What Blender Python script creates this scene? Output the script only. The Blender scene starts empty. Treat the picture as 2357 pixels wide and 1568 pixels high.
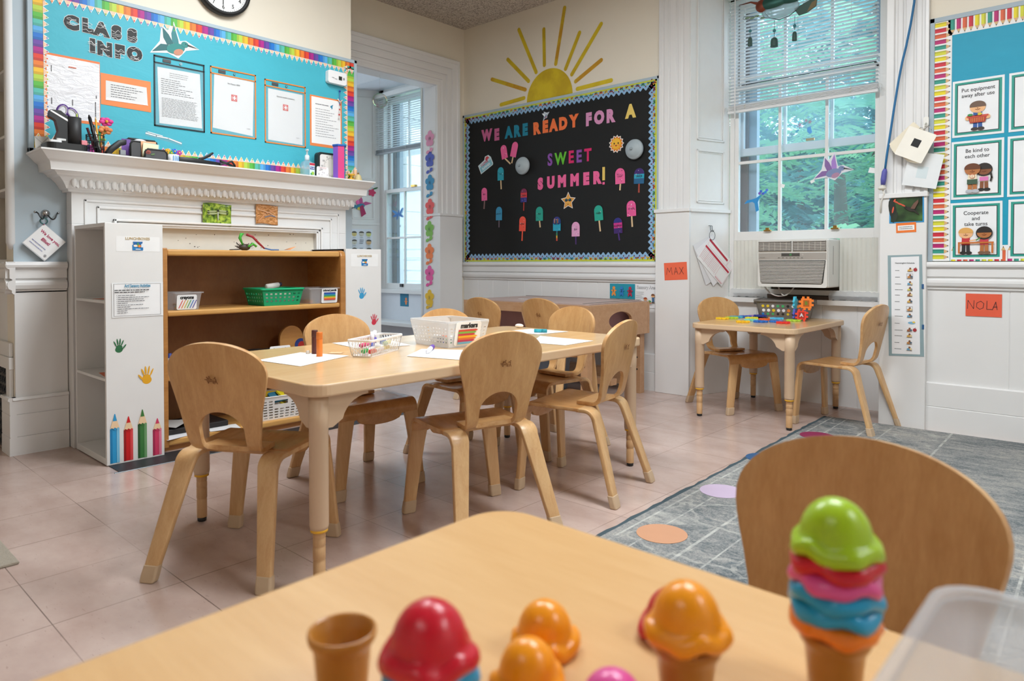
import bpy, bmesh, math, random
from mathutils import Vector, Matrix
random.seed(11)
SC = bpy.context.scene
COL = SC.collection
PI = math.pi
R = math.radians

# ---------------------------------------------------------------- camera
cd = bpy.data.cameras.new('camera')
cd.sensor_width = 36.0
cd.lens = 1600.0 / 2357.0 * 36.0
cd.shift_y = -(784.0 - (605.0 + 1600.0 * math.tan(R(1.0)))) / 2357.0
cd.clip_start = 0.02
cd.dof.use_dof = True
cd.dof.focus_distance = 3.5
cd.dof.aperture_fstop = 5.0
cam = bpy.data.objects.new('camera', cd)
COL.objects.link(cam)
cam.location = (0, 0, 0.87)
cam.rotation_euler = (R(89.0), 0, R(42.4))
SC.camera = cam

# ---------------------------------------------------------------- light
SC.view_settings.view_transform = 'Standard'
SC.view_settings.look = 'None'
SC.view_settings.gamma = 1.0
SC.view_settings.use_curve_mapping = False
SC.view_settings.exposure = 0.0
w = bpy.data.worlds.new('overcast_sky')
SC.world = w
w.use_nodes = True
w.node_tree.nodes['Background'].inputs[0].default_value = (0.72, 0.87, 1.0, 1)
w.node_tree.nodes['Background'].inputs[1].default_value = 4.8

def area(name, loc, sx, sy, power, color, rot=(0, 0, 0), portal=False, spread=180):
    l = bpy.data.lights.new(name, 'AREA')
    l.shape = 'RECTANGLE'
    l.size = sx
    l.size_y = sy
    l.energy = power
    l.color = color
    l.spread = R(spread)
    if portal:
        l.cycles.is_portal = True
    o = bpy.data.objects.new(name, l)
    o.location = loc
    o.rotation_euler = rot
    COL.objects.link(o)
    return o

# daylight entering by the two sash windows (sampling portals for the sky)
area('sky_portal', (-1.6, 4.62, 1.8), 0.95, 1.7, 1, (1, 1, 1), (R(-90), 0, 0), True)
area('sky_portal', (-5.45, 4.62, 1.6), 0.95, 2.0, 1, (1, 1, 1), (R(-90), 0, 0), True)
area('sky_portal', (-6.95, 2.9, 1.6), 1.3, 2.0, 1, (1, 1, 1), (0, R(-90), 0), True)   # unseen opening added in the bay's west wall to brighten the bay
# the tubes of the ceiling troffers, the last an added fill (the fixtures themselves are built below)
TUBE = (0.88, 0.95, 1.0)
TROFFERS_AND_FILL = [(-2.35, 1.65, 43), (-0.75, 2.05, 60), (1.6, 1.65, 30), (-0.35, -1.3, 6)]  # last entry is a weak fill added behind the camera
for tx, ty, tp in TROFFERS_AND_FILL:
    area('troffer_and_fill_tubes', (tx, ty, 2.80), 1.1, 0.5, tp, TUBE)

# ---------------------------------------------------------------- materials
def lin(h):
    h = h.lstrip('#')
    v = [int(h[i:i + 2], 16) / 255.0 for i in (0, 2, 4)]
    return tuple(c / 12.92 if c <= 0.04045 else ((c + 0.055) / 1.055) ** 2.4 for c in v) + (1.0,)

class NT:
    def __init__(s, name):
        s.m = bpy.data.materials.new(name)
        s.m.use_nodes = True
        s.t = s.m.node_tree
        s.b = s.t.nodes['Principled BSDF']
        s.out = s.t.nodes['Material Output']
    def n(s, typ, **kw):
        nd = s.t.nodes.new('ShaderNode' + typ)
        for k, v in kw.items():
            if k.startswith('i_'):
                key = k[2:]
                key = int(key) if key.isdigit() else key.replace('_', ' ')
                nd.inputs[key].default_value = v
            else:
                setattr(nd, k, v)
        return nd
    def l(s, a, b):
        s.t.links.new(a, b)
    def math(s, op, a, b=None):
        nd = s.n('Math', operation=op)
        for i, x in enumerate((a, b)):
            if x is None:
                continue
            if isinstance(x, (int, float)):
                nd.inputs[i].default_value = x
            else:
                s.l(x, nd.inputs[i])
        return nd.outputs[0]
    def mix(s, fac, a, b, blend='MIX'):
        nd = s.n('Mix', data_type='RGBA', blend_type=blend)
        for x, key in ((fac, 0), (a, 6), (b, 7)):
            if isinstance(x, (int, float)):
                nd.inputs[key].default_value = x
            elif isinstance(x, tuple):
                nd.inputs[key].default_value = x
            else:
                s.l(x, nd.inputs[key])
        return nd.outputs[2]
    def ramp(s, fac, stops):
        nd = s.n('ValToRGB')
        cr = nd.color_ramp
        while len(cr.elements) < len(stops):
            cr.elements.new(0.5)
        for e, (p, c) in zip(cr.elements, stops):
            e.position = p
            e.color = c if isinstance(c, tuple) else (c, c, c, 1)
        s.l(fac, nd.inputs[0])
        return nd.outputs[0]
    def coord(s, kind='Object', scale=(1, 1, 1), rot=(0, 0, 0)):
        if kind == 'World':
            src = s.n('NewGeometry').outputs['Position']
        else:
            src = s.n('TexCoord').outputs[kind]
        mp = s.n('Mapping')
        mp.inputs['Scale'].default_value = scale
        mp.inputs['Rotation'].default_value = rot
        s.l(src, mp.inputs[0])
        return mp.outputs[0]
    def noise(s, vec, scale=5, detail=3, rough=0.55, dist=0.0):
        nd = s.n('TexNoise')
        nd.inputs['Scale'].default_value = scale
        nd.inputs['Detail'].default_value = detail
        nd.inputs['Roughness'].default_value = rough
        nd.inputs['Distortion'].default_value = dist
        s.l(vec, nd.inputs['Vector'])
        return nd.outputs[0]
    def bump(s, h, strength=0.2, dist=0.002):
        nd = s.n('Bump')
        nd.inputs['Strength'].default_value = strength
        nd.inputs['Distance'].default_value = dist
        s.l(h, nd.inputs['Height'])
        s.l(nd.outputs[0], s.b.inputs['Normal'])
    def color(s, c):
        if isinstance(c, tuple):
            s.b.inputs['Base Color'].default_value = c
        else:
            s.l(c, s.b.inputs['Base Color'])
    def set(s, rough=0.5, spec=0.5, metal=0.0, trans=0.0, coat=0.0, alpha=None, ior=None):
        s.b.inputs['Roughness'].default_value = rough
        s.b.inputs['Specular IOR Level'].default_value = spec
        s.b.inputs['Metallic'].default_value = metal
        s.b.inputs['Transmission Weight'].default_value = trans
        s.b.inputs['Coat Weight'].default_value = coat
        if ior:
            s.b.inputs['IOR'].default_value = ior
        return s

def sc_(c, k):
    return tuple(min(1, x * k) for x in c[:3]) + (1.0,)

_pm = {}
def pm(h, rough=0.55, var=0.05, metal=0.0, spec=0.5, scale=14.0):
    """a plain paint, paper or plastic: its colour with a faint mottling"""
    key = (h, rough, var, metal, spec)
    if key in _pm:
        return _pm[key]
    t = NT('paint_' + h.lstrip('#'))
    c = lin(h)
    v = t.coord('Object')
    f = t.noise(v, scale, 2)
    t.color(t.mix(f, sc_(c, 1 - var), sc_(c, 1 + var)))
    t.set(rough, spec, metal)
    _pm[key] = t.m
    return t.m

def wood_mat(name, c1, c2, rough=0.35, grain=(1, 1, 1), scale=6.0, kind='Object', coat=0.15, spec=0.5):
    t = NT(name)
    v = t.coord(kind, grain)
    a = t.noise(v, scale, 5, 0.6, 0.6)
    v2 = t.coord(kind, tuple(g * 4 for g in grain))
    b = t.noise(v2, scale * 2.2, 3, 0.6)
    f = t.math('ADD', t.math('MULTIPLY', a, 0.7), t.math('MULTIPLY', b, 0.3))
    t.color(t.ramp(f, [(0.36, lin(c1)), (0.64, lin(c2))]))
    t.set(rough, spec, coat=coat)
    t.b.inputs['Coat Roughness'].default_value = 0.25
    return t.m

def ply_mat(name, c1, c2):
    t = NT(name)
    v = t.coord('Object', (3, 3, 3))
    a = t.noise(v, 9, 3)
    t.color(t.ramp(a, [(0.35, lin(c1)), (0.65, lin(c2))]))
    t.set(0.4, 0.4)
    return t.m

M = {}
M['chair_wood'] = wood_mat('maple_plywood', '#c08f58', '#d3a56e', 0.32, (6, 6, 0.8), 5.0)
M['chair_leg'] = wood_mat('maple_leg', '#c99b69', '#d9b280', 0.35, (8, 8, 0.8), 5.0)
M['chair_seat'] = wood_mat('maple_seat', '#b88450', '#ca985f', 0.25, (6, 0.9, 6), 5.0)
M['ply_edge'] = ply_mat('plywood_edge', '#c08d58', '#d8ae7c')
M['table_top'] = wood_mat('maple_laminate', '#dbb07a', '#e4be8b', 0.2, (6, 0.7, 3), 3.0, coat=0.35)
M['table_top_near'] = wood_mat('maple_laminate_across', '#d6a870', '#e0b57e', 0.3, (0.7, 6, 3), 3.0, coat=0.05)
M['table_edge'] = pm('#d9b995', 0.4)
M['table_leg'] = pm('#cfb294', 0.42, 0.04)
M['peg'] = wood_mat('beech_peg', '#bd9266', '#cda577', 0.45, (10, 10, 1.0), 6.0)
M['shelf'] = wood_mat('honey_maple', '#a8713a', '#bd8448', 0.33, (3, 0.7, 6), 4.0)
M['shelf_front'] = wood_mat('honey_maple_edge', '#c8924e', '#d7a562', 0.3, (6, 0.6, 6), 4.0)
M['shelf_back'] = wood_mat('brown_hardboard', '#8a5c34', '#98683c', 0.5, (6, 2, 1), 5.0)
M['sensory'] = wood_mat('pale_birch', '#b98d66', '#c79d78', 0.4, (1.0, 5, 6), 5.0)
M['white'] = pm('#e9e8e6', 0.38, 0.03)
M['trim_white'] = pm('#e6e5e4', 0.33, 0.03, scale=5)
M['stand_white'] = pm('#e6e5e3', 0.4, 0.035, scale=6)
M['cream'] = pm('#ece3d2', 0.6, 0.03, scale=3)
M['paper'] = pm('#f4f4f4', 0.6, 0.015)
M['paper_gray'] = pm('#e3e3e3', 0.6, 0.02)
M['black'] = pm('#17181a', 0.4)
M['ink'] = pm('#2a2a2c', 0.7)
M['ink_gray'] = pm('#6d6d70', 0.7)
M['ink_pale'] = pm('#a2a2a6', 0.7)
M['rubber'] = pm('#c4aa8c', 0.6, 0.06)
M['yellow_ring'] = pm('#e8b02a', 0.4)
M['metal'] = pm('#b8b8b8', 0.25, 0.03, 1.0)
M['dark_metal'] = pm('#55585a', 0.35, 0.05, 1.0)
M['brass'] = pm('#b08b4a', 0.3, 0.05, 1.0)
M['pale_blue'] = pm('#b7c6d0', 0.6, 0.05, scale=4)

def glass_mat(name, tint=(1, 1, 1, 1), refl=0.08):
    t = NT(name)
    tr = t.n('BsdfTransparent'); tr.inputs[0].default_value = tint
    gl = t.n('BsdfGlossy'); gl.inputs['Roughness'].default_value = 0.02
    lw = t.n('LayerWeight'); lw.inputs[0].default_value = 0.25
    nz = t.noise(t.coord('Object'), 3.0, 2)
    f = t.math('MULTIPLY', lw.outputs['Fresnel'], t.math('ADD', t.math('MULTIPLY', nz, 0.1), refl * 4))
    mx = t.n('MixShader')
    t.l(f, mx.inputs[0]); t.l(tr.outputs[0], mx.inputs[1]); t.l(gl.outputs[0], mx.inputs[2])
    # milky bluish layer put into the panes to imitate haze outside
    haze_veil = t.n('BsdfTranslucent'); haze_veil.inputs[0].default_value = (.80, .90, 1.0, 1)
    m2 = t.n('MixShader')
    t.l(t.math('ADD', t.math('MULTIPLY', t.noise(t.coord('World'), 5, 4), .05), .055), m2.inputs[0])
    t.l(mx.outputs[0], m2.inputs[1]); t.l(haze_veil.outputs[0], m2.inputs[2])
    t.l(m2.outputs[0], t.out.inputs[0])
    return t.m
M['glass'] = glass_mat('window_glass', (0.93, 0.97, 1.0, 1), 0.06)

def frosted(name, col, opacity, rough=0.3):
    """translucent moulded plastic: part see-through, part milky"""
    t = NT(name)
    t.color(lin(col)); t.set(rough, 0.4)
    tl = t.n('BsdfTranslucent'); tl.inputs[0].default_value = lin(col)
    tr = t.n('BsdfTransparent'); tr.inputs[0].default_value = (0.97, 0.97, 0.97, 1)
    nz = t.noise(t.coord('Object'), 4, 2)
    m1 = t.n('MixShader'); m1.inputs[0].default_value = 0.4
    t.l(t.b.outputs[0], m1.inputs[1]); t.l(tl.outputs[0], m1.inputs[2])
    m2 = t.n('MixShader')
    t.l(t.math('ADD', t.math('MULTIPLY', nz, 0.08), opacity - 0.04), m2.inputs[0])
    t.l(tr.outputs[0], m2.inputs[1]); t.l(m1.outputs[0], m2.inputs[2])
    t.l(m2.outputs[0], t.out.inputs[0])
    return t.m
M['tub'] = frosted('milky_tub_plastic', '#e2e6ec', 0.46, 0.22)
M['clear_box'] = frosted('clear_box_plastic', '#e8e8ea', 0.32, 0.15)
M['marker_bin'] = frosted('frosted_bin_plastic', '#f2f2f2', 0.6, 0.3)
M['sleeve'] = frosted('clear_sleeve', '#eef3f6', 0.12, 0.08)

def floor_mat():
    t = NT('vinyl_floor_tile')
    pos = t.n('NewGeometry').outputs['Position']
    sp = t.n('SeparateXYZ'); t.l(pos, sp.inputs[0])
    wob = t.noise(t.coord('World'), 0.6, 1)
    ux = t.math('DIVIDE', t.math('ADD', sp.outputs[0], 1.932 + 30.5), 0.305)
    uy = t.math('DIVIDE', t.math('ADD', sp.outputs[1], -0.478 + 30.5), 0.305)
    def edge(u, k):
        f = t.math('FRACT', u)
        d = t.math('MINIMUM', f, t.math('SUBTRACT', 1.0, f))
        return t.math('LESS_THAN', d, k)
    cx_ = t.n('CombineXYZ')
    t.l(t.math('FLOOR', ux), cx_.inputs[0]); t.l(t.math('FLOOR', uy), cx_.inputs[1])
    wn = t.n('TexWhiteNoise', noise_dimensions='3D'); t.l(cx_.outputs[0], wn.inputs[0])
    mott = t.noise(t.coord('World', (1.0, 1.6, 1)), 5, 4, 0.6)
    base = t.ramp(mott, [(0.3, lin('#b59c92')), (0.7, lin('#c6b0a6'))])
    tone = t.math('ADD', t.math('MULTIPLY', wn.outputs[0], 0.10), 0.95)
    tc = t.n('CombineXYZ')
    for i in range(3):
        t.l(tone, tc.inputs[i])
    base = t.mix(1.0, base, tc.outputs[0], 'MULTIPLY')
    fl = t.noise(t.coord('World', (1, 4.5, 1)), 38, 2)
    base = t.mix(t.math('MULTIPLY', t.math('GREATER_THAN', fl, 0.69), 0.35), base, lin('#8d7268'))
    e = t.math('MAXIMUM', edge(ux, 0.0042), edge(uy, 0.0042))
    en = t.ramp(t.noise(t.coord('World'), 1.7, 2), [(0.38, 0.2), (0.62, 0.9)])
    base = t.mix(t.math('MULTIPLY', e, en), base, lin('#5e4c46'))
    t.color(base)
    t.set(0.26, 0.45)
    rr = t.noise(t.coord('World'), 2.2, 3)
    t.l(t.math('ADD', t.math('MULTIPLY', rr, 0.14), 0.15), t.b.inputs['Roughness'])
    bp = t.noise(t.coord('World'), 3.0, 2)
    t.bump(t.math('SUBTRACT', t.math('MULTIPLY', bp, 0.5), t.math('MULTIPLY', e, 0.3)), 0.08, 0.003)
    return t.m
M['floor'] = floor_mat()

def ceiling_mat():
    t = NT('speckled_ceiling_tile')
    pos = t.n('NewGeometry').outputs['Position']
    sp = t.n('SeparateXYZ'); t.l(pos, sp.inputs[0])
    a = t.noise(t.coord('World'), 90, 3, 0.7)
    c = t.ramp(a, [(0.38, lin('#8f857b')), (0.52, lin('#cfc6bb')), (0.7, lin('#d8d0c6'))])
    ux = t.math('DIVIDE', t.math('ADD', sp.outputs[0], 4.05 + 24.4), 1.22)
    uy = t.math('DIVIDE', t.math('ADD', sp.outputs[1], 24.4 - 4.14), 0.61)
    def edge(u, k):
        f = t.math('FRACT', u)
        d = t.math('MINIMUM', f, t.math('SUBTRACT', 1.0, f))
        return t.math('LESS_THAN', d, k)
    e = t.math('MAXIMUM', edge(ux, 0.006), edge(uy, 0.009))
    t.color(t.mix(t.math('MULTIPLY', e, 0.6), c, lin('#b5aa9d')))
    t.set(0.9, 0.1)
    t.bump(a, 0.5, 0.004)
    return t.m
M['ceiling'] = ceiling_mat()

def rug_mat():
    t = NT('distressed_grey_rug')
    pos = t.coord('Object')
    sp = t.n('SeparateXYZ'); t.l(pos, sp.inputs[0])
    X = sp.outputs[0]
    streak = t.noise(t.coord('Object', (1.2, 5, 1)), 5.0, 6, 0.75, 0.8)
    blot = t.noise(t.coord('Object'), 2.0, 4, 0.6, 0.3)
    scr = t.noise(t.coord('Object'), 26, 4, 0.8, 2.5)
    fib = t.noise(t.coord('Object'), 190, 2, 0.8)
    f = t.math('ADD', t.math('ADD', t.math('MULTIPLY', streak, 0.30), t.math('MULTIPLY', blot, 0.28)), t.math('ADD', t.math('MULTIPLY', fib, 0.22), t.math('MULTIPLY', scr, 0.22)))
    c = t.ramp(f, [(0.42, lin('#596064')), (0.51, lin('#8a8b8a')), (0.62, lin('#b5afa6'))])
    def line(u, at, wdt):
        return t.math('LESS_THAN', t.math('ABSOLUTE', t.math('SUBTRACT', u, at)), wdt)
    m = None
    for at, wd in ((0.05, 0.004), (0.125, 0.003), (0.27, 0.005), (0.36, 0.003), (0.62, 0.005), (1.05, 0.004)):
        k = line(X, at, wd)
        m = k if m is None else t.math('MAXIMUM', m, k)
    wear = t.ramp(t.noise(t.coord('Object'), 16, 4), [(0.35, 0.1), (0.62, 0.75)])
    c = t.mix(t.math('MULTIPLY', m, wear), c, lin('#c2c1bb'))
    # worn diamonds and leaves between the rules
    w1 = t.n('TexVoronoi', feature='DISTANCE_TO_EDGE', distance='MANHATTAN') if False else t.n('TexVoronoi', feature='DISTANCE_TO_EDGE')
    w1.inputs['Scale'].default_value = 6.0; w1.inputs['Randomness'].default_value = 0.75
    nd = t.n('TexNoise'); nd.inputs['Scale'].default_value = 7.0; t.l(pos, nd.inputs['Vector'])
    va = t.n('VectorMath', operation='MULTIPLY_ADD'); va.inputs[1].default_value = (.16, .16, 0); t.l(nd.outputs['Color'], va.inputs[0]); t.l(pos, va.inputs[2])
    t.l(va.outputs[0], w1.inputs['Vector'])
    vor = t.math('LESS_THAN', w1.outputs[0], 0.035)
    band = t.math('MULTIPLY', t.math('LESS_THAN', X, 0.62), t.math('GREATER_THAN', X, 0.05))
    c = t.mix(t.math('MULTIPLY', t.math('MULTIPLY', vor, band), t.math('MULTIPLY', wear, 0.5)), c, lin('#c4c2ba'))
    dark = t.ramp(t.noise(t.coord('Object'), 9, 5, 0.7, 1.5), [(0.55, 0.0), (0.68, 0.55)])
    c = t.mix(t.math('MULTIPLY', dark, band), c, lin('#4b5a63'))
    edge = t.math('LESS_THAN', X, 0.018)
    c = t.mix(edge, c, lin('#4a575d'))
    t.color(c)
    t.set(0.95, 0.05)
    t.bump(fib, 0.6, 0.003)
    return t.m
M['rug'] = rug_mat()

def crumple_mat(name, col, rough=0.45, strength=0.35, scale=6.0):
    t = NT(name)
    n1 = t.noise(t.coord('World', (1, 1, 2.2)), scale, 4, 0.6, 0.8)
    c = lin(col)
    t.color(t.mix(n1, sc_(c, 0.94), sc_(c, 1.06)))
    t.set(rough, 0.35)
    t.bump(n1, strength, 0.006)
    return t.m
M['teal_paper'] = crumple_mat('teal_backing_paper', '#4ab5c8', 0.5, 0.35, 5.0)
M['blue_paper'] = crumple_mat('blue_backing_paper', '#1f9dbd', 0.5, 0.2, 5.0)
M['black_paper'] = crumple_mat('black_backing_paper', '#151515', 0.65, 0.2, 6.0)
M['wrinkled'] = crumple_mat('wrinkled_sleeve_sheet', '#e6e6ea', 0.18, 0.9, 14.0)

def leaf_mat(name, c1, c2):
    t = NT(name)
    v = t.noise(t.coord('World'), 1.1, 3)
    c = t.ramp(v, [(0.35, lin(c1)), (0.68, lin(c2))])
    t.color(c); t.set(0.5, 0.3)
    tl = t.n('BsdfTranslucent'); t.l(c, tl.inputs[0])
    mx = t.n('MixShader'); mx.inputs[0].default_value = 0.45
    t.l(t.b.outputs[0], mx.inputs[1]); t.l(tl.outputs[0], mx.inputs[2])
    t.l(mx.outputs[0], t.out.inputs[0])
    return t.m
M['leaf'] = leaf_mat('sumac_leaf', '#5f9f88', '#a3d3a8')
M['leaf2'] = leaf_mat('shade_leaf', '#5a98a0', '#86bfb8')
M['bark'] = pm('#5b4b40', 0.9, 0.2, scale=20)

# ---------------------------------------------------------------- mesh builder
FN = lambda y: Matrix(((1, 0, 0, 0), (0, 0, -1, y), (0, 1, 0, 0), (0, 0, 0, 1)))      # faces south: u = x, v = z
FW = lambda x: Matrix(((0, 0, 1, x), (1, 0, 0, 0), (0, 1, 0, 0), (0, 0, 0, 1)))       # faces east: u = y, v = z
FT = lambda z: Matrix.Translation((0, 0, z))                                          # faces up: u = x, v = y
def at(fr, u, v, d=0.0, rot=0.0, s=1.0, sy=None):
    return fr @ Matrix.Translation((u, v, d)) @ Matrix.Rotation(R(rot), 4, 'Z') @ Matrix.Diagonal((s, s if sy is None else sy, 1, 1))
I4 = Matrix.Identity(4)

class MB:
    def __init__(s):
        s.v = []; s.f = []; s.mi = []; s.sm = []; s.mats = []
        s.d = 0.0
    def slot(s, m):
        if isinstance(m, str):
            m = M[m] if m in M else pm(m)
        if m not in s.mats:
            s.mats.append(m)
        return s.mats.index(m)
    def add(s, vs, fs, m, X=None, smooth=False):
        b = len(s.v); k = s.slot(m)
        for p in vs:
            p = Vector(p)
            s.v.append(X @ p if X is not None else p)
        for f in fs:
            s.f.append([b + i for i in f]); s.mi.append(k); s.sm.append(smooth)
    def box(s, x0, x1, y0, y1, z0, z1, m, X=None):
        s.add([(x0, y0, z0), (x1, y0, z0), (x1, y1, z0), (x0, y1, z0), (x0, y0, z1), (x1, y0, z1), (x1, y1, z1), (x0, y1, z1)],
              [(0, 3, 2, 1), (4, 5, 6, 7), (0, 1, 5, 4), (1, 2, 6, 5), (2, 3, 7, 6), (3, 0, 4, 7)], m, X)
    def prism(s, pts, d0, d1, m, X=None, smooth=False, m_top=None):
        n = len(pts)
        a = sum(pts[i][0] * pts[(i + 1) % n][1] - pts[(i + 1) % n][0] * pts[i][1] for i in range(n))
        if a < 0:
            pts = pts[::-1]
        vs = [(p[0], p[1], d0) for p in pts] + [(p[0], p[1], d1) for p in pts]
        s.add(vs, [tuple(range(n - 1, -1, -1))] + [(i, (i + 1) % n, n + (i + 1) % n, n + i) for i in range(n)], m, X, smooth)
        s.add([(p[0], p[1], d1) for p in pts], [tuple(range(n))], m_top or m, X)
    def tube(s, path, r, m, n=8, X=None, cap=True):
        path = [Vector(p) for p in path]
        rs = r if isinstance(r, (list, tuple)) else [r] * len(path)
        vs, fs = [], []
        up = Vector((0.013, 0.027, 1)).normalized()
        T0 = None
        for i, p in enumerate(path):
            t = (path[min(i + 1, len(path) - 1)] - path[max(i - 1, 0)]).normalized()
            if T0 is None:
                a = t.cross(up)
                if a.length < 0.05:
                    a = t.cross(Vector((1, 0, 0)))
                a.normalize()
            else:
                a = (a - t * a.dot(t)).normalized()
            T0 = t
            b = t.cross(a)
            for k in range(n):
                q = 2 * PI * k / n
                vs.append(p + (a * math.cos(q) + b * math.sin(q)) * rs[i])
        for i in range(len(path) - 1):
            for k in range(n):
                fs.append((i * n + k, i * n + (k + 1) % n, (i + 1) * n + (k + 1) % n, (i + 1) * n + k))
        if cap:
            fs.append(tuple(range(n - 1, -1, -1)))
            fs.append(tuple((len(path) - 1) * n + k for k in range(n)))
        s.add(vs, fs, m, X, True)
    def lathe(s, prof, m, n=24, X=None, cap=True, fn=None):
        vs, fs = [], []
        for i, (r, z) in enumerate(prof):
            for k in range(n):
                q = 2 * PI * k / n
                rr, zz = (r, z) if fn is None else fn(r, z, q, i)
                vs.append((rr * math.cos(q), rr * math.sin(q), zz))
        for i in range(len(prof) - 1):
            for k in range(n):
                fs.append((i * n + k, i * n + (k + 1) % n, (i + 1) * n + (k + 1) % n, (i + 1) * n + k))
        if cap:
            fs.append(tuple(range(n - 1, -1, -1)))
            fs.append(tuple((len(prof) - 1) * n + k for k in range(n)))
        s.add(vs, fs, m, X, True)
    def sphere(s, c, r, m, n=16, X=None, sc=(1, 1, 1)):
        prof = [(max(1e-4, r * math.sin(PI * i / n)), -r * math.cos(PI * i / n)) for i in range(n + 1)]
        Y = Matrix.Translation(c) @ Matrix.Diagonal((sc[0], sc[1], sc[2], 1))
        s.lathe(prof, m, n + 4, (X @ Y) if X is not None else Y)
    def strip(s, path, wv, tv, m, X=None, smooth=True):
        """rectangular section swept along a path; wv and tv are half vectors per point"""
        vs, fs = [], []
        for p, a, b in zip(path, wv, tv):
            p, a, b = Vector(p), Vector(a), Vector(b)
            vs += [p - a - b, p + a - b, p + a + b, p - a + b]
        n = len(path)
        for i in range(n - 1):
            for k in range(4):
                fs.append((i * 4 + k, i * 4 + (k + 1) % 4, i * 4 + 4 + (k + 1) % 4, i * 4 + 4 + k))
        fs.append((3, 2, 1, 0)); fs.append(tuple(n * 4 - 4 + k for k in range(4)))
        s.add(vs, fs, m, X, smooth)
    # flat shapes stacked on a plane, each a hair above the last
    def lay(s, step=0.0005):
        s.d += step
        return s.d
    def poly(s, pts, m, X, th=0.0004):
        d = s.lay(); s.prism(pts, d - th, d, m, X)
    def rect(s, u0, u1, v0, v1, m, X, th=0.0004):
        s.poly([(u0, v0), (u1, v0), (u1, v1), (u0, v1)], m, X, th)
    def ell(s, cu, cv, ru, rv, m, X, n=20, rot=0, a0=0, a1=360, th=0.0004):
        c, q = math.cos(R(rot)), math.sin(R(rot))
        full = abs(a1 - a0) >= 360
        pts = []
        for i in range(n if full else n + 1):
            a = R(a0 + (a1 - a0) * i / n)
            x, y = ru * math.cos(a), rv * math.sin(a)
            pts.append((cu + x * c - y * q, cv + x * q + y * c))
        s.poly(pts, m, X, th)
    def line(s, pts, wd, m, X, th=0.0004):
        d = s.lay()
        for (a, b) in zip(pts[:-1], pts[1:]):
            a, b = Vector(a), Vector(b)
            t = b - a
            if t.length < 1e-6:
                continue
            t.normalize()
            nrm = Vector((-t.y, t.x)) * wd / 2
            e = t * wd * 0.3
            s.prism([tuple(a - nrm - e), tuple(b - nrm + e), tuple(b + nrm + e), tuple(a + nrm - e)], d - th, d, m, X)
    def text(s, body, size, m, X, bold=0.0, align='CENTER', th=0.0005, spacing=1.0, puff=0.0, line=1.0):
        cu = bpy.data.curves.new('t', 'FONT')
        cu.body = body; cu.size = size; cu.align_x = align; cu.align_y = 'CENTER'
        cu.space_character = spacing; cu.space_line = line
        cu.resolution_u = 3
        if bold:
            cu.bevel_depth = bold; cu.bevel_resolution = 1
        cu.extrude = max(th, 0.0002)
        o = bpy.data.objects.new('t', cu)
        me = bpy.data.meshes.new_from_object(o)
        d = s.lay()
        top = max((v.co.z for v in me.vertices), default=1) or 1
        vs = [(v.co.x, v.co.y, d + (v.co.z / top) * th * 0.5) for v in me.vertices]
        fs = [tuple(p.vertices) for p in me.polygons]
        s.add(vs, fs, m, X)
        bpy.data.objects.remove(o); bpy.data.curves.remove(cu); bpy.data.meshes.remove(me)
        s.d += th
    def para(s, u0, u1, v0, v1, rows, m, X, seed=1, ragged=0.35, wd=0.5):
        """rows of print too small to read: broken thin dashes"""
        rg = random.Random(seed)
        d = s.lay()
        h = (v1 - v0) / rows
        for i in range(rows):
            v = v1 - (i + 0.5) * h
            end = u1 - (u1 - u0) * ragged * rg.random()
            u = u0
            while u < end:
                e = min(end, u + (u1 - u0) * rg.uniform(0.04, 0.12))
                s.prism([(u, v - h * wd / 2), (e, v - h * wd / 2), (e, v + h * wd / 2), (u, v + h * wd / 2)], d - 0.0003, d, m, X)
                u = e + (u1 - u0) * 0.018
    def build(s, name, parent=None, world=False, fix=True, bevel=0.0, solid=0.0, rim=None, merge=False, origin=None, bseg=2, soff=0.0):
        me = bpy.data.meshes.new(name)
        off = Vector((0, 0, 0))
        if parent is not None and world:
            inv = parent.matrix_basis.inverted()
            if parent.parent is not None:
                inv = (parent.parent.matrix_basis @ parent.matrix_basis).inverted()
            vs = [inv @ v for v in s.v]
        elif parent is None:
            if origin is None:
                xs = [v.x for v in s.v]; ys = [v.y for v in s.v]; zs = [v.z for v in s.v]
                origin = Vector(((min(xs) + max(xs)) / 2, (min(ys) + max(ys)) / 2, min(zs)))
            off = Vector(origin)
            vs = [v - off for v in s.v]
        else:
            vs = s.v
        me.from_pydata([tuple(v) for v in vs], [], s.f)
        for m in s.mats:
            me.materials.append(m)
        me.polygons.foreach_set('material_index', s.mi)
        me.polygons.foreach_set('use_smooth', s.sm)
        if fix or merge:
            bm = bmesh.new(); bm.from_mesh(me)
            if merge:
                bmesh.ops.remove_doubles(bm, verts=bm.verts, dist=1e-5)
            if fix:
                bmesh.ops.recalc_face_normals(bm, faces=bm.faces)
            bm.to_mesh(me); bm.free()
        me.update()
        o = bpy.data.objects.new(name, me)
        COL.objects.link(o)
        if parent is not None:
            o.parent = parent
        else:
            o.location = off
        if solid:
            md = o.modifiers.new('Solidify', 'SOLIDIFY')
            md.thickness = solid; md.offset = soff
            if rim is not None:
                md.material_offset_rim = rim
        if bevel:
            md = o.modifiers.new('Bevel', 'BEVEL')
            md.width = bevel; md.segments = bseg; md.limit_method = 'ANGLE'; md.angle_limit = R(40)
        return o

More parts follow.
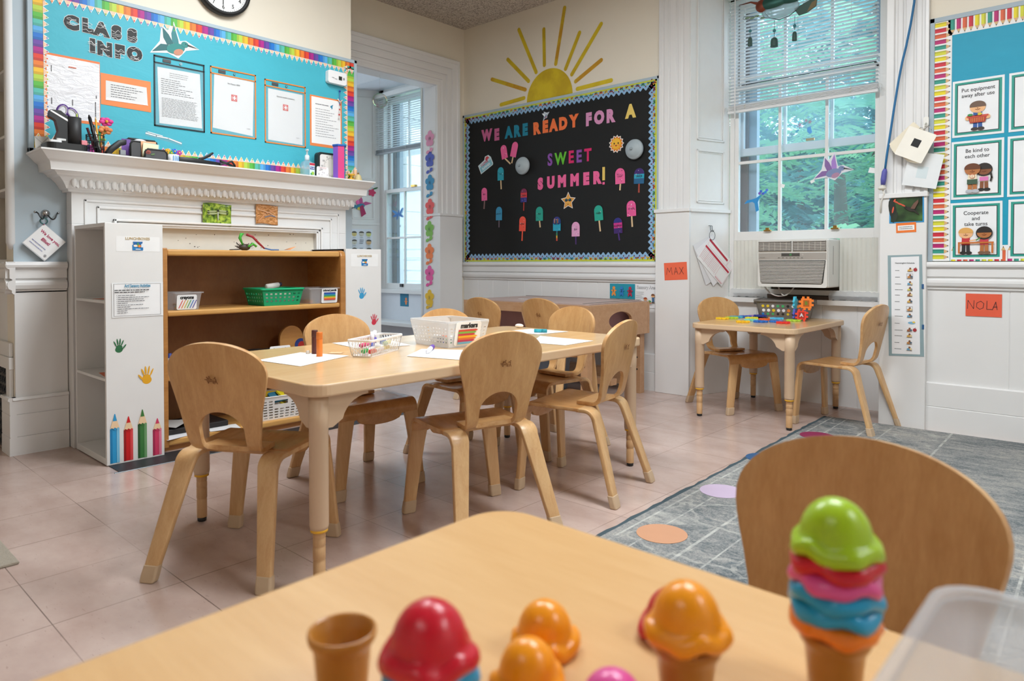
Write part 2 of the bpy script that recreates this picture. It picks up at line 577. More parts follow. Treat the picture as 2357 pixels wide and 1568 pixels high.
def tag(o, label=None, cat=None, group=None, kind=None):
    if label: o['label'] = label
    if cat: o['category'] = cat
    if group: o['group'] = group
    if kind: o['kind'] = kind
    return o
def thing(name, label, cat, loc=(0, 0, 0), rz=0.0, group=None):
    o = bpy.data.objects.new(name, None)
    o.empty_display_size = 0.05
    COL.objects.link(o)
    o.location = loc; o.rotation_euler = (0, 0, R(rz))
    o.matrix_basis = Matrix.Translation(loc) @ Matrix.Rotation(R(rz), 4, 'Z')
    return tag(o, label, cat, group)
def struct(mb, name, parent=None, **k):
    o = mb.build(name, parent, **k)
    if parent is None:
        o['kind'] = 'structure'
    return o
def copy_tree(o, parent=None):
    c = o.copy(); COL.objects.link(c)
    if parent is not None:
        c.parent = parent
    for ch in list(o.children):
        copy_tree(ch, c)
    return c
def rrect(u0, u1, v0, v1, r, n=5):
    pts = []
    for cu, cv, a in ((u1 - r, v0 + r, -90), (u1 - r, v1 - r, 0), (u0 + r, v1 - r, 90), (u0 + r, v0 + r, 180)):
        for i in range(n + 1):
            q = R(a + 90 * i / n)
            pts.append((cu + r * math.cos(q), cv + r * math.sin(q)))
    return pts
def lerp(a, b, t):
    return a + (b - a) * t
def interp(tab, x):
    for (x0, y0), (x1, y1) in zip(tab[:-1], tab[1:]):
        if x <= x1:
            t = max(0, (x - x0) / (x1 - x0))
            return lerp(y0, y1, t)
    return tab[-1][1]

# ---------------------------------------------------------------- the room
ALONG_X = lambda Y: Matrix(((0, 0, 1, 0), (-1, 0, 0, Y), (0, 1, 0, 0), (0, 0, 0, 1)))   # section (d, z) run along x on a south-facing plane
ALONG_Y = lambda X: Matrix(((1, 0, 0, X), (0, 0, 1, 0), (0, 1, 0, 0), (0, 0, 0, 1)))    # section (d, z) run along y on an east-facing plane

b = MB(); b.box(-7.0, 2.6, -2.4, 4.62, -0.12, 0, 'floor'); struct(b, 'floor')
b = MB(); b.box(-7.0, 2.6, -2.4, 4.62, 2.86, 3.0, 'ceiling'); struct(b, 'ceiling')

NY = 4.14
b = MB()
b.box(-4.338, -2.20, NY, 4.62, 0, 2.86, 'cream')
b.box(-1.035, 2.6, NY, 4.62, 0, 2.86, 'cream')
b.box(-2.20, -1.035, NY, 4.62, 2.70, 2.86, 'cream')
struct(b, 'wall_north')
b = MB(); b.box(2.5, 2.62, -2.4, NY, 0, 2.86, 'cream'); struct(b, 'wall_east')
b = MB(); b.box(-4.5, 2.5, -2.5, -2.38, 0, 2.86, 'cream'); struct(b, 'wall_south')

# the chimney breast, cream above the board and grey-blue beside the mantel
b = MB()
b.box(-3.90, -3.78, 0.80, 2.61, 0, 2.86, 'cream')
b.box(-4.338, -3.90, 2.55, 2.61, 0, 2.86, 'cream')
struct(b, 'wall_west')
b = MB(); b.box(-3.78, -3.777, 0.80, 2.61, 0.87, 1.385, 'pale_blue'); b.box(-3.78, -3.777, 0.80, 0.857, 1.385, 2.86, 'pale_blue'); struct(b, 'trim_1')
# the nook left of the chimney breast
b = MB()
b.box(-4.6, -3.90, 0.80, 1.35, 0, 0.885, 'trim_white')
b.box(-4.6, -3.90, 1.30, 1.36, 0.885, 2.86, 'cream')
b.box(-4.66, -4.55, -2.4, 1.36, 0, 2.86, 'cream')
b.box(-4.6, -3.90, 0.80, 1.30, 2.4, 2.86, 'cream')
struct(b, 'wall_southwest')

# the alcove wall with the doorway to the bay
AX = -4.338
b = MB()
b.box(AX - 0.142, AX, 2.50, 2.75, 0, 2.86, 'cream')
b.box(AX - 0.142, AX, 3.82, NY, 0, 2.86, 'cream')
b.box(AX - 0.142, AX, 2.75, 3.82, 2.33, 2.86, 'cream')
struct(b, 'wall_northwest')
b = MB()
BW = pm('#dfe3ea', 0.5, 0.03)
b.box(-7.0, -6.9, 1.4, 2.25, 0, 2.86, BW); b.box(-7.0, -6.9, 3.55, 4.62, 0, 2.86, BW)
b.box(-7.0, -6.9, 2.25, 3.55, 0, 0.6, BW); b.box(-7.0, -6.9, 2.25, 3.55, 2.6, 2.86, BW)  # west wall left open here, an added gap that lets sky light in
b.box(-6.9, -4.48, 1.3, 1.4, 0, 2.86, BW)
b.box(-6.9, -6.07, NY, 4.62, 0, 2.86, BW)
b.box(-4.90, -4.48, NY, 4.62, 0, 2.86, BW)
b.box(-6.07, -4.90, NY, 4.62, 2.66, 2.86, BW)
b.box(-6.07, -4.90, 4.44, 4.62, 0, 0.56, BW)
struct(b, 'wall_bay')

# ---- rails, baseboards and wainscot
RAIL = [(0, .875), (.028, .875), (.036, .868), (.038, .860), (.036, .85), (.028, .843), (.022, .84), (.022, .80), (.012, .795), (.012, .79),
        (.022, .788), (.03, .78), (.031, .768), (.026, .752), (.014, .746), (.014, .735), (.006, .728), (0, .728)]
BASE = [(0, .25), (.012, .25), (.02, .245), (.02, .128), (.017, .126), (.022, .122), (.024, 0), (0, 0)]
def beads(x0, x1, z0, z1, y, pitch, m, mb, skip=()):
    """painted matchboards: shallow v-grooves along the run"""
    pts = [(x0, y + 0.012)]
    x = x0
    while x < x1 - 1e-4:
        e = min(x1, x + pitch)
        pts += [(x + 0.0, y + 0.003), (x + 0.003, y), (e - 0.003, y), (e, y + 0.003)]
        x = e
    pts.append((x1, y + 0.012))
    mb.prism(pts, z0, z1, m)
b = MB()
beads(AX, -2.43, 0.24, 0.74, NY - 0.004, 0.175, 'trim_white', b)
b.prism(RAIL, AX, -2.43, 'trim_white', ALONG_X(NY))
beads(-0.85, 2.5, 0.24, 0.74, NY - 0.004, 0.36, 'trim_white', b)
b.prism(RAIL, -0.845, 2.5, 'trim_white', ALONG_X(NY))
struct(b, 'trim_2')
b = MB()
b.prism(BASE, AX, -2.43, 'trim_white', ALONG_X(NY))
b.prism(BASE, -0.845, 2.5, 'trim_white', ALONG_X(NY))
struct(b, 'baseboard_north')
# left of the mantel: rail, boarding and tall base with two scribed lines
b = MB()
b.prism(RAIL, 0.765, 1.005, 'trim_white', ALONG_Y(-3.78))
b.box(-3.78, -3.766, 0.80, 1.006, 0.24, 0.74, 'trim_white')
b.prism([(d, z) for d, z in RAIL], -4.5, -3.745, 'trim_white', ALONG_X(0.80))
struct(b, 'trim_3')
b = MB()
BASE_W = [(0, .262), (.03, .262), (.034, .25), (.026, .245), (.026, .186), (.023, .184), (.026, .182), (.026, .085), (.023, .083), (.027, .081), (.028, 0), (0, 0)]
b.prism(BASE_W, 0.785, 1.006, 'trim_white', ALONG_Y(-3.78))
b.prism(BASE_W, -3.90, -3.752, 'trim_white', ALONG_X(0.80))
struct(b, 'baseboard_west')
b = MB()   # rounded corner bead on the chimney breast's left arris, stopping above the rail
b.tube([(-3.792, 0.795, 0.93), (-3.792, 0.795, 0.96), (-3.792, 0.795, 2.86)], [0.008, 0.020, 0.020], 'paper_gray', 12)
struct(b, 'trim_4')

# ---- fluted casings either side of the window, on plain plinths
FL = [(0, 0), (0, .03), (.02, .032), (.024, .022), (.036, .022), (.04, .028), (.066, .028), (.070, .019), (.079, .019), (.083, .028), (.125, .028), (.129, .019),
      (.138, .019), (.142, .028), (.168, .028), (.172, .022), (.184, .022), (.188, .034), (.23, .036), (.23, 0)]
def casing(mb, x0, x1, z0, z1, flip=False):
    k = (x1 - x0) / 0.23
    pts = [((x1 - u * k) if flip else (x0 + u * k), NY - d) for u, d in FL]
    mb.prism(pts, z0, z1, 'trim_white')
b = MB()
casing(b, -2.425, -2.195, 1.215, 2.86)
b.box(-2.437, -2.188, NY - 0.045, NY, 0, 1.205, 'trim_white')
b.box(-2.445, -2.182, NY - 0.055, NY, 1.203, 1.226, 'trim_white')
struct(b, 'trim_5', bevel=0.003)
b = MB()
casing(b, -1.04, -0.842, 1.225, 2.86, True)
b.box(-1.062, -0.842, NY - 0.045, NY, 0, 1.215, 'trim_white')
b.box(-1.068, -0.836, NY - 0.055, NY, 1.213, 1.238, 'trim_white')
struct(b, 'trim_6', bevel=0.003)

# ---- splayed window reveals with moulded shutter panels
def reveal(x0, y0, x1, y1, z1, name, bl, panels=True, low=1.21, paint='white'):
    u = Vector((x1 - x0, y1 - y0, 0)); L = u.length; u.normalize()
    X = Matrix(((u.x, 0, u.y, x0), (u.y, 0, -u.x, y0), (0, 1, 0, 0), (0, 0, 0, 1)))
    mb = MB()
    mb.box(0, L, 0, z1, -0.02, 0, paint, X)
    if panels:
        mb.box(0, L, low - 0.008, low + 0.014, 0, 0.014, paint, X)
        for v0, v1 in ((low + 0.05, low + 0.40), (low + 0.46, z1 - 0.08)):
            for r0, r1, dd in ((0.055, 0.067, 0.007), (0.070, 0.076, 0.004)):
                a0, a1, c0, c1 = r0, L - r0, v0 + r0 - 0.055, v1 - r0 + 0.055
                t = r1 - r0
                mb.box(a0, a0 + t, c0, c1, 0, dd, paint, X); mb.box(a1 - t, a1, c0, c1, 0, dd, paint, X)
                mb.box(a0, a1, c0, c0 + t, 0, dd, paint, X); mb.box(a0, a1, c1 - t, c1, 0, dd, paint, X)
    struct(mb, name, bevel=0.002)
    return X
RV = reveal(-2.190, 4.11, -2.078, 4.445, 2.72, 'trim_7', True)
reveal(-1.078, 4.445, -1.035, 4.12, 2.72, 'trim_8', False, False)
RB = reveal(-6.065, 4.13, -5.942, 4.445, 2.68, 'trim_9', True, True, 1.27)
reveal(-4.972, 4.445, -4.90, 4.13, 2.68, 'trim_10', False, False)

# ---- the boarded apron, sill and soffit under and over the window
b = MB()
beads(-2.09, -1.06, 0, 0.63, 4.445, 0.205, 'trim_white', b)
b.box(-2.09, -1.06, 4.455, 4.62, 0, 0.63, 'trim_white')
b.box(-2.09, -1.06, 4.405, 4.62, 0.612, 0.642, 'trim_white')
b.box(-2.20, -1.035, NY, 4.62, 2.66, 2.72, 'trim_white')
struct(b, 'trim_11', bevel=0.002)
b = MB()
b.box(-6.03, -4.93, 4.21, 4.62, 0.255, 0.29, 'trim_white')
b.box(-6.03, -4.93, 4.40, 4.62, 0.56, 0.60, 'trim_white')
struct(b, 'trim_12', bevel=0.002)

# ---- the moulded architrave round the doorway to the bay
AR = [(0, 0), (0, .02), (.03, .022), (.034, .016), (.05, .016), (.054, .024), (.085, .024), (.089, .018), (.098, .018), (.102, .03), (.142, .032), (.146, .024),
      (.156, .024), (.16, .036), (.2, .04), (.205, .048), (.228, .05), (.235, .04), (.235, 0)]
b = MB()
y0, y1, z0, zt = 2.75, 3.82, 1.27, 2.33
vs, fs = [], []
for (wd, d) in AR:
    vs += [(AX + d, y1 + wd, z0), (AX + d, y1 + wd, zt + wd), (AX + d, y0 - wd, zt + wd), (AX + d, y0 - wd, z0)]
for i in range(len(AR) - 1):
    for k in range(3):
        fs.append((i * 4 + k, i * 4 + k + 1, i * 4 + 5 + k, i * 4 + 4 + k))
b.add(vs, fs, 'trim_white')
b.box(AX - 0.145, AX + 0.055, y1 - 0.004, y1 + 0.245, 0, 1.26, 'trim_white')
b.box(AX - 0.150, AX + 0.062, y1 - 0.010, y1 + 0.252, 1.258, 1.276, 'trim_white')
b.box(AX - 0.142, AX + 0.002, y1 - 0.002, y1 + 0.01, 1.27, zt, 'trim_white')
b.box(AX - 0.142, AX + 0.002, y0, y1, zt - 0.002, zt + 0.01, 'trim_white')
struct(b, 'trim_13')

# ---- the two double-hung sash windows
def sash(mb, cols, z0, z1, y, bot, top, hz, side=0.03, th=0.03, mun=0.019):
    xa, xb = cols[0] - side, cols[-1] + side
    mb.box(xa, cols[0], y, y + th, z0, z1, 'white'); mb.box(cols[-1], xb, y, y + th, z0, z1, 'white')
    mb.box(cols[0], cols[-1], y, y + th, z0, z0 + bot, 'white'); mb.box(cols[0], cols[-1], y, y + th, z1 - top, z1, 'white')
    for c in cols[1:-1]:
        mb.box(c - mun / 2, c + mun / 2, y + 0.004, y + th - 0.004, z0 + bot, z1 - top, 'white')
    for h in hz:
        mb.box(cols[0], cols[-1], y + 0.006, y + th - 0.006, h - mun / 2, h + mun / 2, 'white')
def window(name, cols, low, up, y, jamb, zs):
    w_ = thing(name, None, None, ((cols[0] + cols[-1]) / 2, y, zs)); w_['kind'] = 'structure'
    mb = MB()
    xa, xb = jamb
    mb.box(xa, cols[0] - 0.026, y, y + 0.15, zs, 2.66, 'white'); mb.box(cols[-1] + 0.026, xb, y, y + 0.15, zs, 2.66, 'white')
    mb.box(xa, xb, y, y + 0.15, 2.60, 2.66, 'white')
    mb.build('window_frame', w_, world=True, bevel=0.002)
    mb = MB()     # weathered brown brick mould and grey storm track outside the sashes
    mb.box(cols[0] - 0.03, cols[0] + 0.022, y + 0.105, y + 0.175, zs, 2.62, '#6f4a34')
    mb.box(cols[0] + 0.022, cols[0] + 0.075, y + 0.13, y + 0.175, zs, 2.62, '#9aa3ad')
    mb.box(cols[-1] - 0.02, cols[-1] + 0.03, y + 0.105, y + 0.175, zs, 2.62, '#9aa3ad')
    mb.build('storm_track', w_, world=True)
    mb = MB(); sash(mb, cols, low[0], low[1], y + 0.012, low[2], 0.035, low[3]); mb.build('lower_sash', w_, world=True, bevel=0.002)
    c2 = [c + 0.012 for c in cols]
    mb = MB(); sash(mb, c2, up[0], up[1], y + 0.062, 0.05, 0.05, up[2]); mb.build('upper_sash', w_, world=True, bevel=0.002)
    mb = MB(); mb.box(cols[0], cols[-1], y + 0.026, y + 0.0275, low[0] + low[2], low[1] - 0.03, 'glass'); mb.build('glass_pane', w_, world=True)
    mb = MB(); mb.box(c2[0], c2[-1], y + 0.076, y + 0.0775, up[0] + 0.05, up[1] - 0.05, 'glass'); mb.build('glass_pane', w_, world=True)
    return w_
W1 = window('window_1', [-2.022, -1.749, -1.460, -1.187], (1.018, 2.045, 0.058, [1.535]), (1.585, 2.60, [2.10]), 4.445, (-2.078, -1.075), 0.642)
mb = MB()
for x, z in ((-1.819, 1.079), (-1.402, 1.079)):
    mb.box(x - 0.022, x + 0.022, 4.438, 4.462, z - 0.005, z + 0.004, 'brass'); mb.box(x - 0.01, x + 0.012, 4.44, 4.452, z + 0.003, z + 0.018, 'brass')
mb.box(-1.60, -1.55, 4.505, 4.52, 1.64, 1.655, 'brass')
mb.build('sash_lock', W1, world=True)
mb = MB()
mb.box(-2.0, -1.19, 4.448, 4.456, 2.046, 2.056, 'black'); mb.tube([(-1.19, 4.452, 2.05), (-1.17, 4.445, 2.02)], 0.006, 'black', 6)
mb.build('weather_strip', W1, world=True)
W2 = window('window_2', [-5.835, -5.545, -5.255, -4.985], (0.60, 1.625, 0.06, [1.125]), (1.585, 2.57, []), 4.445, (-5.942, -4.93), 0.60)
mb = MB(); mb.box(-5.60, -5.56, 4.44, 4.455, 0.625, 0.655, 'black'); mb.box(-5.42, -5.36, 4.44, 4.475, 1.625, 1.645, 'brass'); mb.build('sash_lock', W2, world=True)

# ---------------------------------------------------------------- bentwood chairs
def back_path():
    pts = [(-0.012, 0.3425), (-0.045, 0.342), (-0.075, 0.342)]
    for i in range(1, 7):
        q = R(-90 - 79 * i / 6)
        pts.append((-0.075 + 0.042 * math.cos(q), 0.384 + 0.042 * math.sin(q)))
    y0, z0 = pts[-1]
    pts += [(lerp(y0, -0.172, t), lerp(z0, 0.655, t)) for t in (0.15, 0.3, 0.45, 0.6, 0.75, 0.9, 1.0)]
    return pts
def make_back():
    pts = back_path()
    S = [0]
    for a, c in zip(pts[:-1], pts[1:]):
        S.append(S[-1] + math.hypot(c[0] - a[0], c[1] - a[1]))
    ty = list(zip(S, [p[0] for p in pts])); tz = list(zip(S, [p[1] for p in pts]))
    L = S[-1]
    s_cut0 = 0.070; s_arch = L - 0.198
    rows = [0, 0.02, 0.04, 0.055, s_cut0 - 0.006, s_cut0 - 0.002, s_cut0, s_cut0 + 0.003, s_cut0 + 0.008, s_cut0 + 0.016]
    s = s_cut0 + 0.028
    while s < s_arch - 0.07:
        rows.append(s); s += 0.013
    for t in (0.0, 0.2, 0.38, 0.54, 0.68, 0.8, 0.89, 0.95, 0.985, 1.0):
        rows.append(s_arch - 0.062 * (1 - t))
    s = s_arch + 0.004
    while s < L - 0.055:
        rows.append(s); s += 0.016
    for t in (0.0, .2, .38, .54, .67, .78, .87, .93, .97, .99, 1.0):
        rows.append(L - 0.055 * (1 - t))
    W = [(0.342, .098), (0.355, .106), (.38, .112), (.42, .118), (.46, .125), (.50, .135), (.53, .1435), (.55, .148), (.565, .15)]
    def wid(s_, z):
        if s_ < 0.075:
            return lerp(0.092, 0.099, s_ / 0.075)
        if z <= 0.565:
            return interp(W, z)
        t = min(1, (z - 0.565) / 0.090)
        return max(0.012, 0.15 * max(0.0, 1 - t ** 2.3) ** 0.5)
    def cut(s_, z):
        if s_ <= s_cut0 or s_ >= s_arch:
            return 0.0
        lo = min(1, (s_ - s_cut0) / 0.022)
        c = 0.070 * (1 - (1 - lo) ** 2) ** 0.5
        if s_ > s_arch - 0.062:
            t = (s_ - (s_arch - 0.062)) / 0.062
            c = min(c, 0.071 * max(0, 1 - t * t) ** 0.5)
        return c
    N = 7
    vs, fs = [], []
    for s_ in rows:
        y, z = interp(ty, s_), interp(tz, s_)
        wd, c = wid(s_, z), cut(s_, z)
        g = max(0, min(1, (z - 0.37) / 0.15))
        for side in (-1, 1):
            for k in range(N + 1):
                x = side * lerp(c, wd, k / N)
                vs.append((x, y + g * (0.008 - 0.02 * (1 - (x / 0.15) ** 2)), z))
    r = 2 * (N + 1)
    for i in range(len(rows) - 1):
        for side in (0, 1):
            o = side * (N + 1)
            for k in range(N):
                q = (i * r + o + k, i * r + o + k + 1, (i + 1) * r + o + k + 1, (i + 1) * r + o + k)
                fs.append(q if side else q[::-1])
    mb = MB(); mb.slot('chair_wood'); mb.slot('ply_edge')
    mb.add(vs, fs, 'chair_wood', None, True)
    return mb
def make_seat():
    xs = [-.168, -.138, -.108, -.098, -.085, -.06, -.03, 0, .03, .06, .085, .098, .108, .138, .168]
    zend = [.283, .283, .284, .288, .271, .263, .259, .258, .259, .263, .271, .288, .284, .283, .283]
    prof = []
    for t in (0, .12, .25, .4, .55, .7, .85, 1.0):
        prof.append(('f', t))
    for i in range(1, 7):
        prof.append(('a', i / 6))
    for t in (.33, .66, 1.0):
        prof.append(('d', t))
    vs, fs = [], []
    for kind, t in prof:
        for x, ze in zip(xs, zend):
            if kind == 'f':
                y = lerp(-0.052, 0.150, t); z = 0.328 + 0.004 * t
                wx = x * lerp(0.955, 1.0, t)
                z -= 0.006 * (1 - (x / 0.168) ** 2) * math.sin(PI * min(1, t * 1.1))
            elif kind == 'a':
                q = R(90 - 90 * t)
                y = 0.150 + 0.032 * math.cos(q); z = 0.300 + 0.032 * math.sin(q); wx = x
            else:
                y = 0.182 + 0.001 * t; z = lerp(0.300, ze, t); wx = x
            vs.append((wx, y, z))
    n = len(xs)
    for i in range(len(prof) - 1):
        for k in range(n - 1):
            fs.append((i * n + k, i * n + k + 1, (i + 1) * n + k + 1, (i + 1) * n + k))
    mb = MB(); mb.slot('chair_seat'); mb.slot('ply_edge')
    mb.add(vs, fs, 'chair_seat', None, True)
    return mb
def make_leg(sx, front):
    path, wv, tv = [], [], []
    if front:
        for t in (0, .12, .3, .5, .75, 1.0):
            z = lerp(.290, .010, t)
            path.append((sx * lerp(.138, .174, t ** 0.9), .183 + .008 * t, z))
            wv.append((lerp(.030, .020, t ** 0.8), 0, 0)); tv.append((0, lerp(.0075, .0095, t), 0))
    else:
        path = [(sx * .128, -.040, .3265), (sx * .128, -.072, .3265)]
        nr = [(0, 1), (0, 1)]
        for i in range(1, 7):
            q = R(90 + 74 * i / 6)
            path.append((sx * (.128 + .002 * i / 6), -.074 + .040 * math.cos(q), .2865 + .040 * math.sin(q)))
            nr.append((math.cos(q), math.sin(q)))
        y0, z0, x0 = path[-1][1], path[-1][2], .130
        dn = Vector((-.205 - y0, .010 - z0)).normalized()
        for t in (.2, .4, .6, .8, 1.0):
            path.append((sx * lerp(x0, .174, t), lerp(y0, -.205, t), lerp(z0, .010, t)))
            nr.append((dn.y, -dn.x) if dn.y * 1 < 0 else (-dn.y, dn.x))
        for i in range(len(path)):
            t = max(0, (i - 6) / (len(path) - 7))
            wv.append((lerp(.031, .020, t), 0, 0))
            k = lerp(.0075, .0095, t)
            tv.append((0, nr[i][0] * k, nr[i][1] * k))
    mb = MB(); mb.strip(path, wv, tv, 'chair_leg')
    return mb
def make_foot(sx, front):
    x, y = sx * .1745, (.1915 if front else -.207)
    lean = 0 if front else 0.10
    mb = MB()
    prof = [(0.0, .85), (.004, .97), (.02, 1.0), (.044, .96)]
    vs, fs = [], []
    for z, k in prof:
        pts = rrect(-.0235 * k, .0235 * k, -.0135 * k, .0135 * k, .006, 2)
        cx = x - sx * .005 * z / .044
        cy = y + lean * z * 3.1
        vs += [(cx + p[0], cy + p[1], z) for p in pts]
    n = len(pts)
    for i in range(len(prof) - 1):
        for k in range(n):
            fs.append((i * n + k, i * n + (k + 1) % n, (i + 1) * n + (k + 1) % n, (i + 1) * n + k))
    fs.append(tuple(range(n - 1, -1, -1))); fs.append(tuple((len(prof) - 1) * n + k for k in range(n)))
    mb.add(vs, fs, 'rubber')
    return mb
def make_logo():
    """the maker's burned mark: three figures playing on a little cart"""
    X = Matrix(((1, 0, 0, 0.0), (0, -.171, -.985, -.1735), (0, .985, -.171, .552), (0, 0, 0, 1))) @ Matrix.Diagonal((.72, .72, 1, 1))
    mb = MB(); k = '#7d4a1e'
    mb.line([(-.020, -.004), (.012, -.004)], .003, k, X)
    for u in (-.014, .008):
        mb.poly([(u - .005, -.007), (u + .005, -.007), (u, -.015)], k, X)
    for pts in ([(-.027, .002), (-.018, .001), (-.014, .008), (-.009, .002)], [(-.014, .006), (-.006, .011), (-.002, .003), (.004, .003)],
                [(.011, .007), (.018, .009), (.021, -.002), (.026, -.013)], [(.020, -.002), (.015, -.013)], [(.018, .008), (.023, .003)]):
        mb.line(pts, .003, k, X)
    for u, v in ((-.015, .012), (-.005, .016), (.020, .013)):
        mb.ell(u, v, .003, .003, k, X, 10)
    return mb
def make_chair():
    c = thing('bentwood_chair', 'x', 'chair', group='bentwood classroom chairs')
    make_back().build('backrest', c, solid=.0135, rim=1, merge=True, bevel=.0022)
    make_seat().build('seat', c, solid=.0135, rim=1, bevel=.002)
    for fr in (True, False):
        for sx in (-1, 1):
            l = make_leg(sx, fr).build('leg', c, bevel=.003)
            make_foot(sx, fr).build('rubber_foot', l, bevel=.002)
    g = make_logo().build('burned_mark', c); g['label'] = 'small dark burned-in mark of figures on a cart'
    return c
CH = make_chair()
CHAIRS = [
    (-1.955, .987, 120.6, 'maple bentwood chair, back to us, at the near left end of the long table'),
    (-1.655, 1.648, 164.1, 'maple bentwood chair, back to us, midway along the right side of the long table'),
    (-1.616, 2.19, 190.5, 'maple bentwood chair seen from its side at the far right of the long table'),
    (-2.33, 1.625, -6.1, 'maple bentwood chair facing us across the long table, in front of the wooden shelf'),
    (-2.265, 2.17, -6.0, 'maple bentwood chair facing us, its top just above the frosted markers bin'),
    (-2.092, 2.556, 264.3, 'maple bentwood chair facing us at the far end of the long table'),
    (-3.075, 3.235, 92, 'maple bentwood chair at the sensory table, nearer the doorway'),
    (-2.735, 3.40, 92, 'maple bentwood chair at the sensory table, nearer the window'),
    (-1.838, 3.999, -27.4, 'maple bentwood chair left of the small square table below the window'),
    (-1.187, 3.955, 173, 'maple bentwood chair right of the small square table below the window'),
    (-.25, .735, 270, 'large blurred maple chair back behind the toy ice cream table'),
]
for i, (x, y, a, lab) in enumerate(CHAIRS):
    c = CH if i == 0 else copy_tree(CH)
    c.matrix_basis = Matrix.Translation((x, y, 0)) @ Matrix.Rotation(R(a - 90), 4, 'Z')
    c['label'] = lab

# ---------------------------------------------------------------- tables on adjustable legs
def make_table(name, label, x0, x1, y0, y1, zt, top, th=.034, ring_z=.157, near=False):
    cx, cy = (x0 + x1) / 2, (y0 + y1) / 2
    t = thing(name, label, 'table', (cx, cy, 0))
    hx, hy = (x1 - x0) / 2, (y1 - y0) / 2
    mb = MB()
    mb.prism(rrect(-hx, hx, -hy, hy, .055, 7), zt - th, zt, 'table_edge', m_top=top)
    mb.build('tabletop', t, bevel=.006, bseg=3, merge=True)
    ix, iy = hx - .044, hy - .044
    for sx in (-1, 1):
        for sy in (-1, 1):
            X = Matrix.Translation((sx * ix, sy * iy, 0))
            mb = MB()
            mb.lathe([(.0235, ring_z + .003), (.0255, ring_z + .012), (.0255, zt - th - .088), (.0265, zt - th - .086), (.0265, zt - th)], 'table_leg', 20, X)
            l = mb.build('leg', t)
            mb = MB(); mb.lathe([(.018, ring_z - .006), (.0232, ring_z - .004), (.0232, ring_z + .003), (.018, ring_z + .005)], 'yellow_ring', 20, X)
            mb.build('yellow_ring', l)
            mb = MB(); pr = [(.0162, .014)]
            for z0_, z1_, r_ in ((.014, .075, .0162), (.079, .112, .0168), (.115, .134, .0168), (.137, ring_z, .0168)):
                pr += [(r_, z0_ + .001), (r_, z1_ - .001), (r_ - .0016, z1_ + .0005)]
            mb.lathe(pr, 'peg', 18, X); mb.build('wooden_peg', l)
            mb = MB(); mb.lathe([(.012, 0), (.0145, .003), (.0145, .014)], 'black', 16, X); mb.build('black_foot', l)
            # curved gusset plates from the leg along both edges
            mb = MB()
            for ax in (0, 1):
                n = 8; pts = [(0.0, zt - th), (.135, zt - th), (.135, zt - th - .012)]
                for i in range(1, n):
                    q = R(90 * i / n)
                    pts.append((.135 - .085 * math.sin(q), zt - th - .012 - .072 * (1 - math.cos(q))))
                pts.append((.02, zt - th - .088)); pts.append((0, zt - th - .088))
                if ax == 0:
                    F_ = Matrix(((-sx, 0, 0, sx * (ix - .012)), (0, 0, 1, sy * (iy + .004)), (0, 1, 0, 0), (0, 0, 0, 1)))
                else:
                    F_ = Matrix(((0, 0, 1, sx * (ix + .004)), (-sy, 0, 0, sy * (iy - .012)), (0, 1, 0, 0), (0, 0, 0, 1)))
                mb.prism(pts, -.014, .014, 'table_leg', F_)
            mb.build('corner_bracket', l)
    return t
LT = make_table('activity_table', 'long maple activity table with papers, marker bins and chairs drawn up all round', -2.388, -1.582, .972, 2.575, .552, 'table_top', .035)
ST = make_table('activity_table', 'small maple table with bright puzzle tiles, standing under the air conditioner', -1.912, -1.318, 3.582, 4.40, .530, 'table_top', .030)
FTb = make_table('activity_table', 'blurred maple table in the foreground carrying the toy ice creams', -.630, .95, -.135, .668, .550, 'table_top_near', .034)

# ---------------------------------------------------------------- sensory table
SX0, SX1, SY0, SY1 = -3.53, -2.455, 3.365, 4.055
s = thing('sensory_table', 'birch sensory table with a clear lidded sunken tub, against the wainscot', 'table', ((SX0 + SX1) / 2, (SY0 + SY1) / 2, 0))
def holed(u0, u1, v0, v1, cu, cv, ru, rv, mb, m, X, t0, t1, n=24):
    """a board with an oval hand hole"""
    outer, inner = [], []
    for i in range(n):
        q = 2 * PI * i / n
        c, sn = math.cos(q), math.sin(q)
        inner.append((cu + ru * c, cv + rv * sn))
        k = min((u1 - cu) / c if c > 1e-6 else (u0 - cu) / c if c < -1e-6 else 1e9, (v1 - cv) / sn if sn > 1e-6 else (v0 - cv) / sn if sn < -1e-6 else 1e9)
        outer.append((cu + k * c, cv + k * sn))
    for c_ in ((u0, v0), (u1, v0), (u1, v1), (u0, v1)):
        j = min(range(n), key=lambda i: (outer[i][0] - c_[0]) ** 2 + (outer[i][1] - c_[1]) ** 2)
        outer[j] = c_
    vs = [(p[0], p[1], t) for t in (t0, t1) for p in outer] + [(p[0], p[1], t) for t in (t0, t1) for p in inner]
    fs = []
    for i in range(n):
        j = (i + 1) % n
        fs += [(i, j, n + j, n + i), (2 * n + i, 3 * n + i, 3 * n + j, 2 * n + j), (i, 2 * n + i, 2 * n + j, j), (n + i, n + j, 3 * n + j, 3 * n + i)]
    mb.add(vs, fs, m, X)
for yy in (SY0, SY1 - .022):   # long aprons: scooped along the lower edge
    mb = MB()
    pts = [(SX0, .44), (SX0, .612), (SX1, .612), (SX1, .40), (SX1 - .16, .40), (SX1 - .2, .47), (SX1 - .26, .535), (SX1 - .34, .552), (SX0 + .34, .552), (SX0 + .26, .535), (SX0 + .2, .47), (SX0 + .16, .40), (SX0, .40)]
    mb.prism(pts, -.022, 0, 'sensory', FN(yy))
    mb.build('apron', s, world=True, bevel=.002)
for xx in (SX0, SX1 - .022):
    mb = MB()
    holed(SY0 + .022, SY1 - .022, .40, .612, (SY0 + SY1) / 2, .505, .13, .055, mb, 'sensory', FW(xx), 0, .022)
    mb.build('end_panel', s, world=True, bevel=.002)
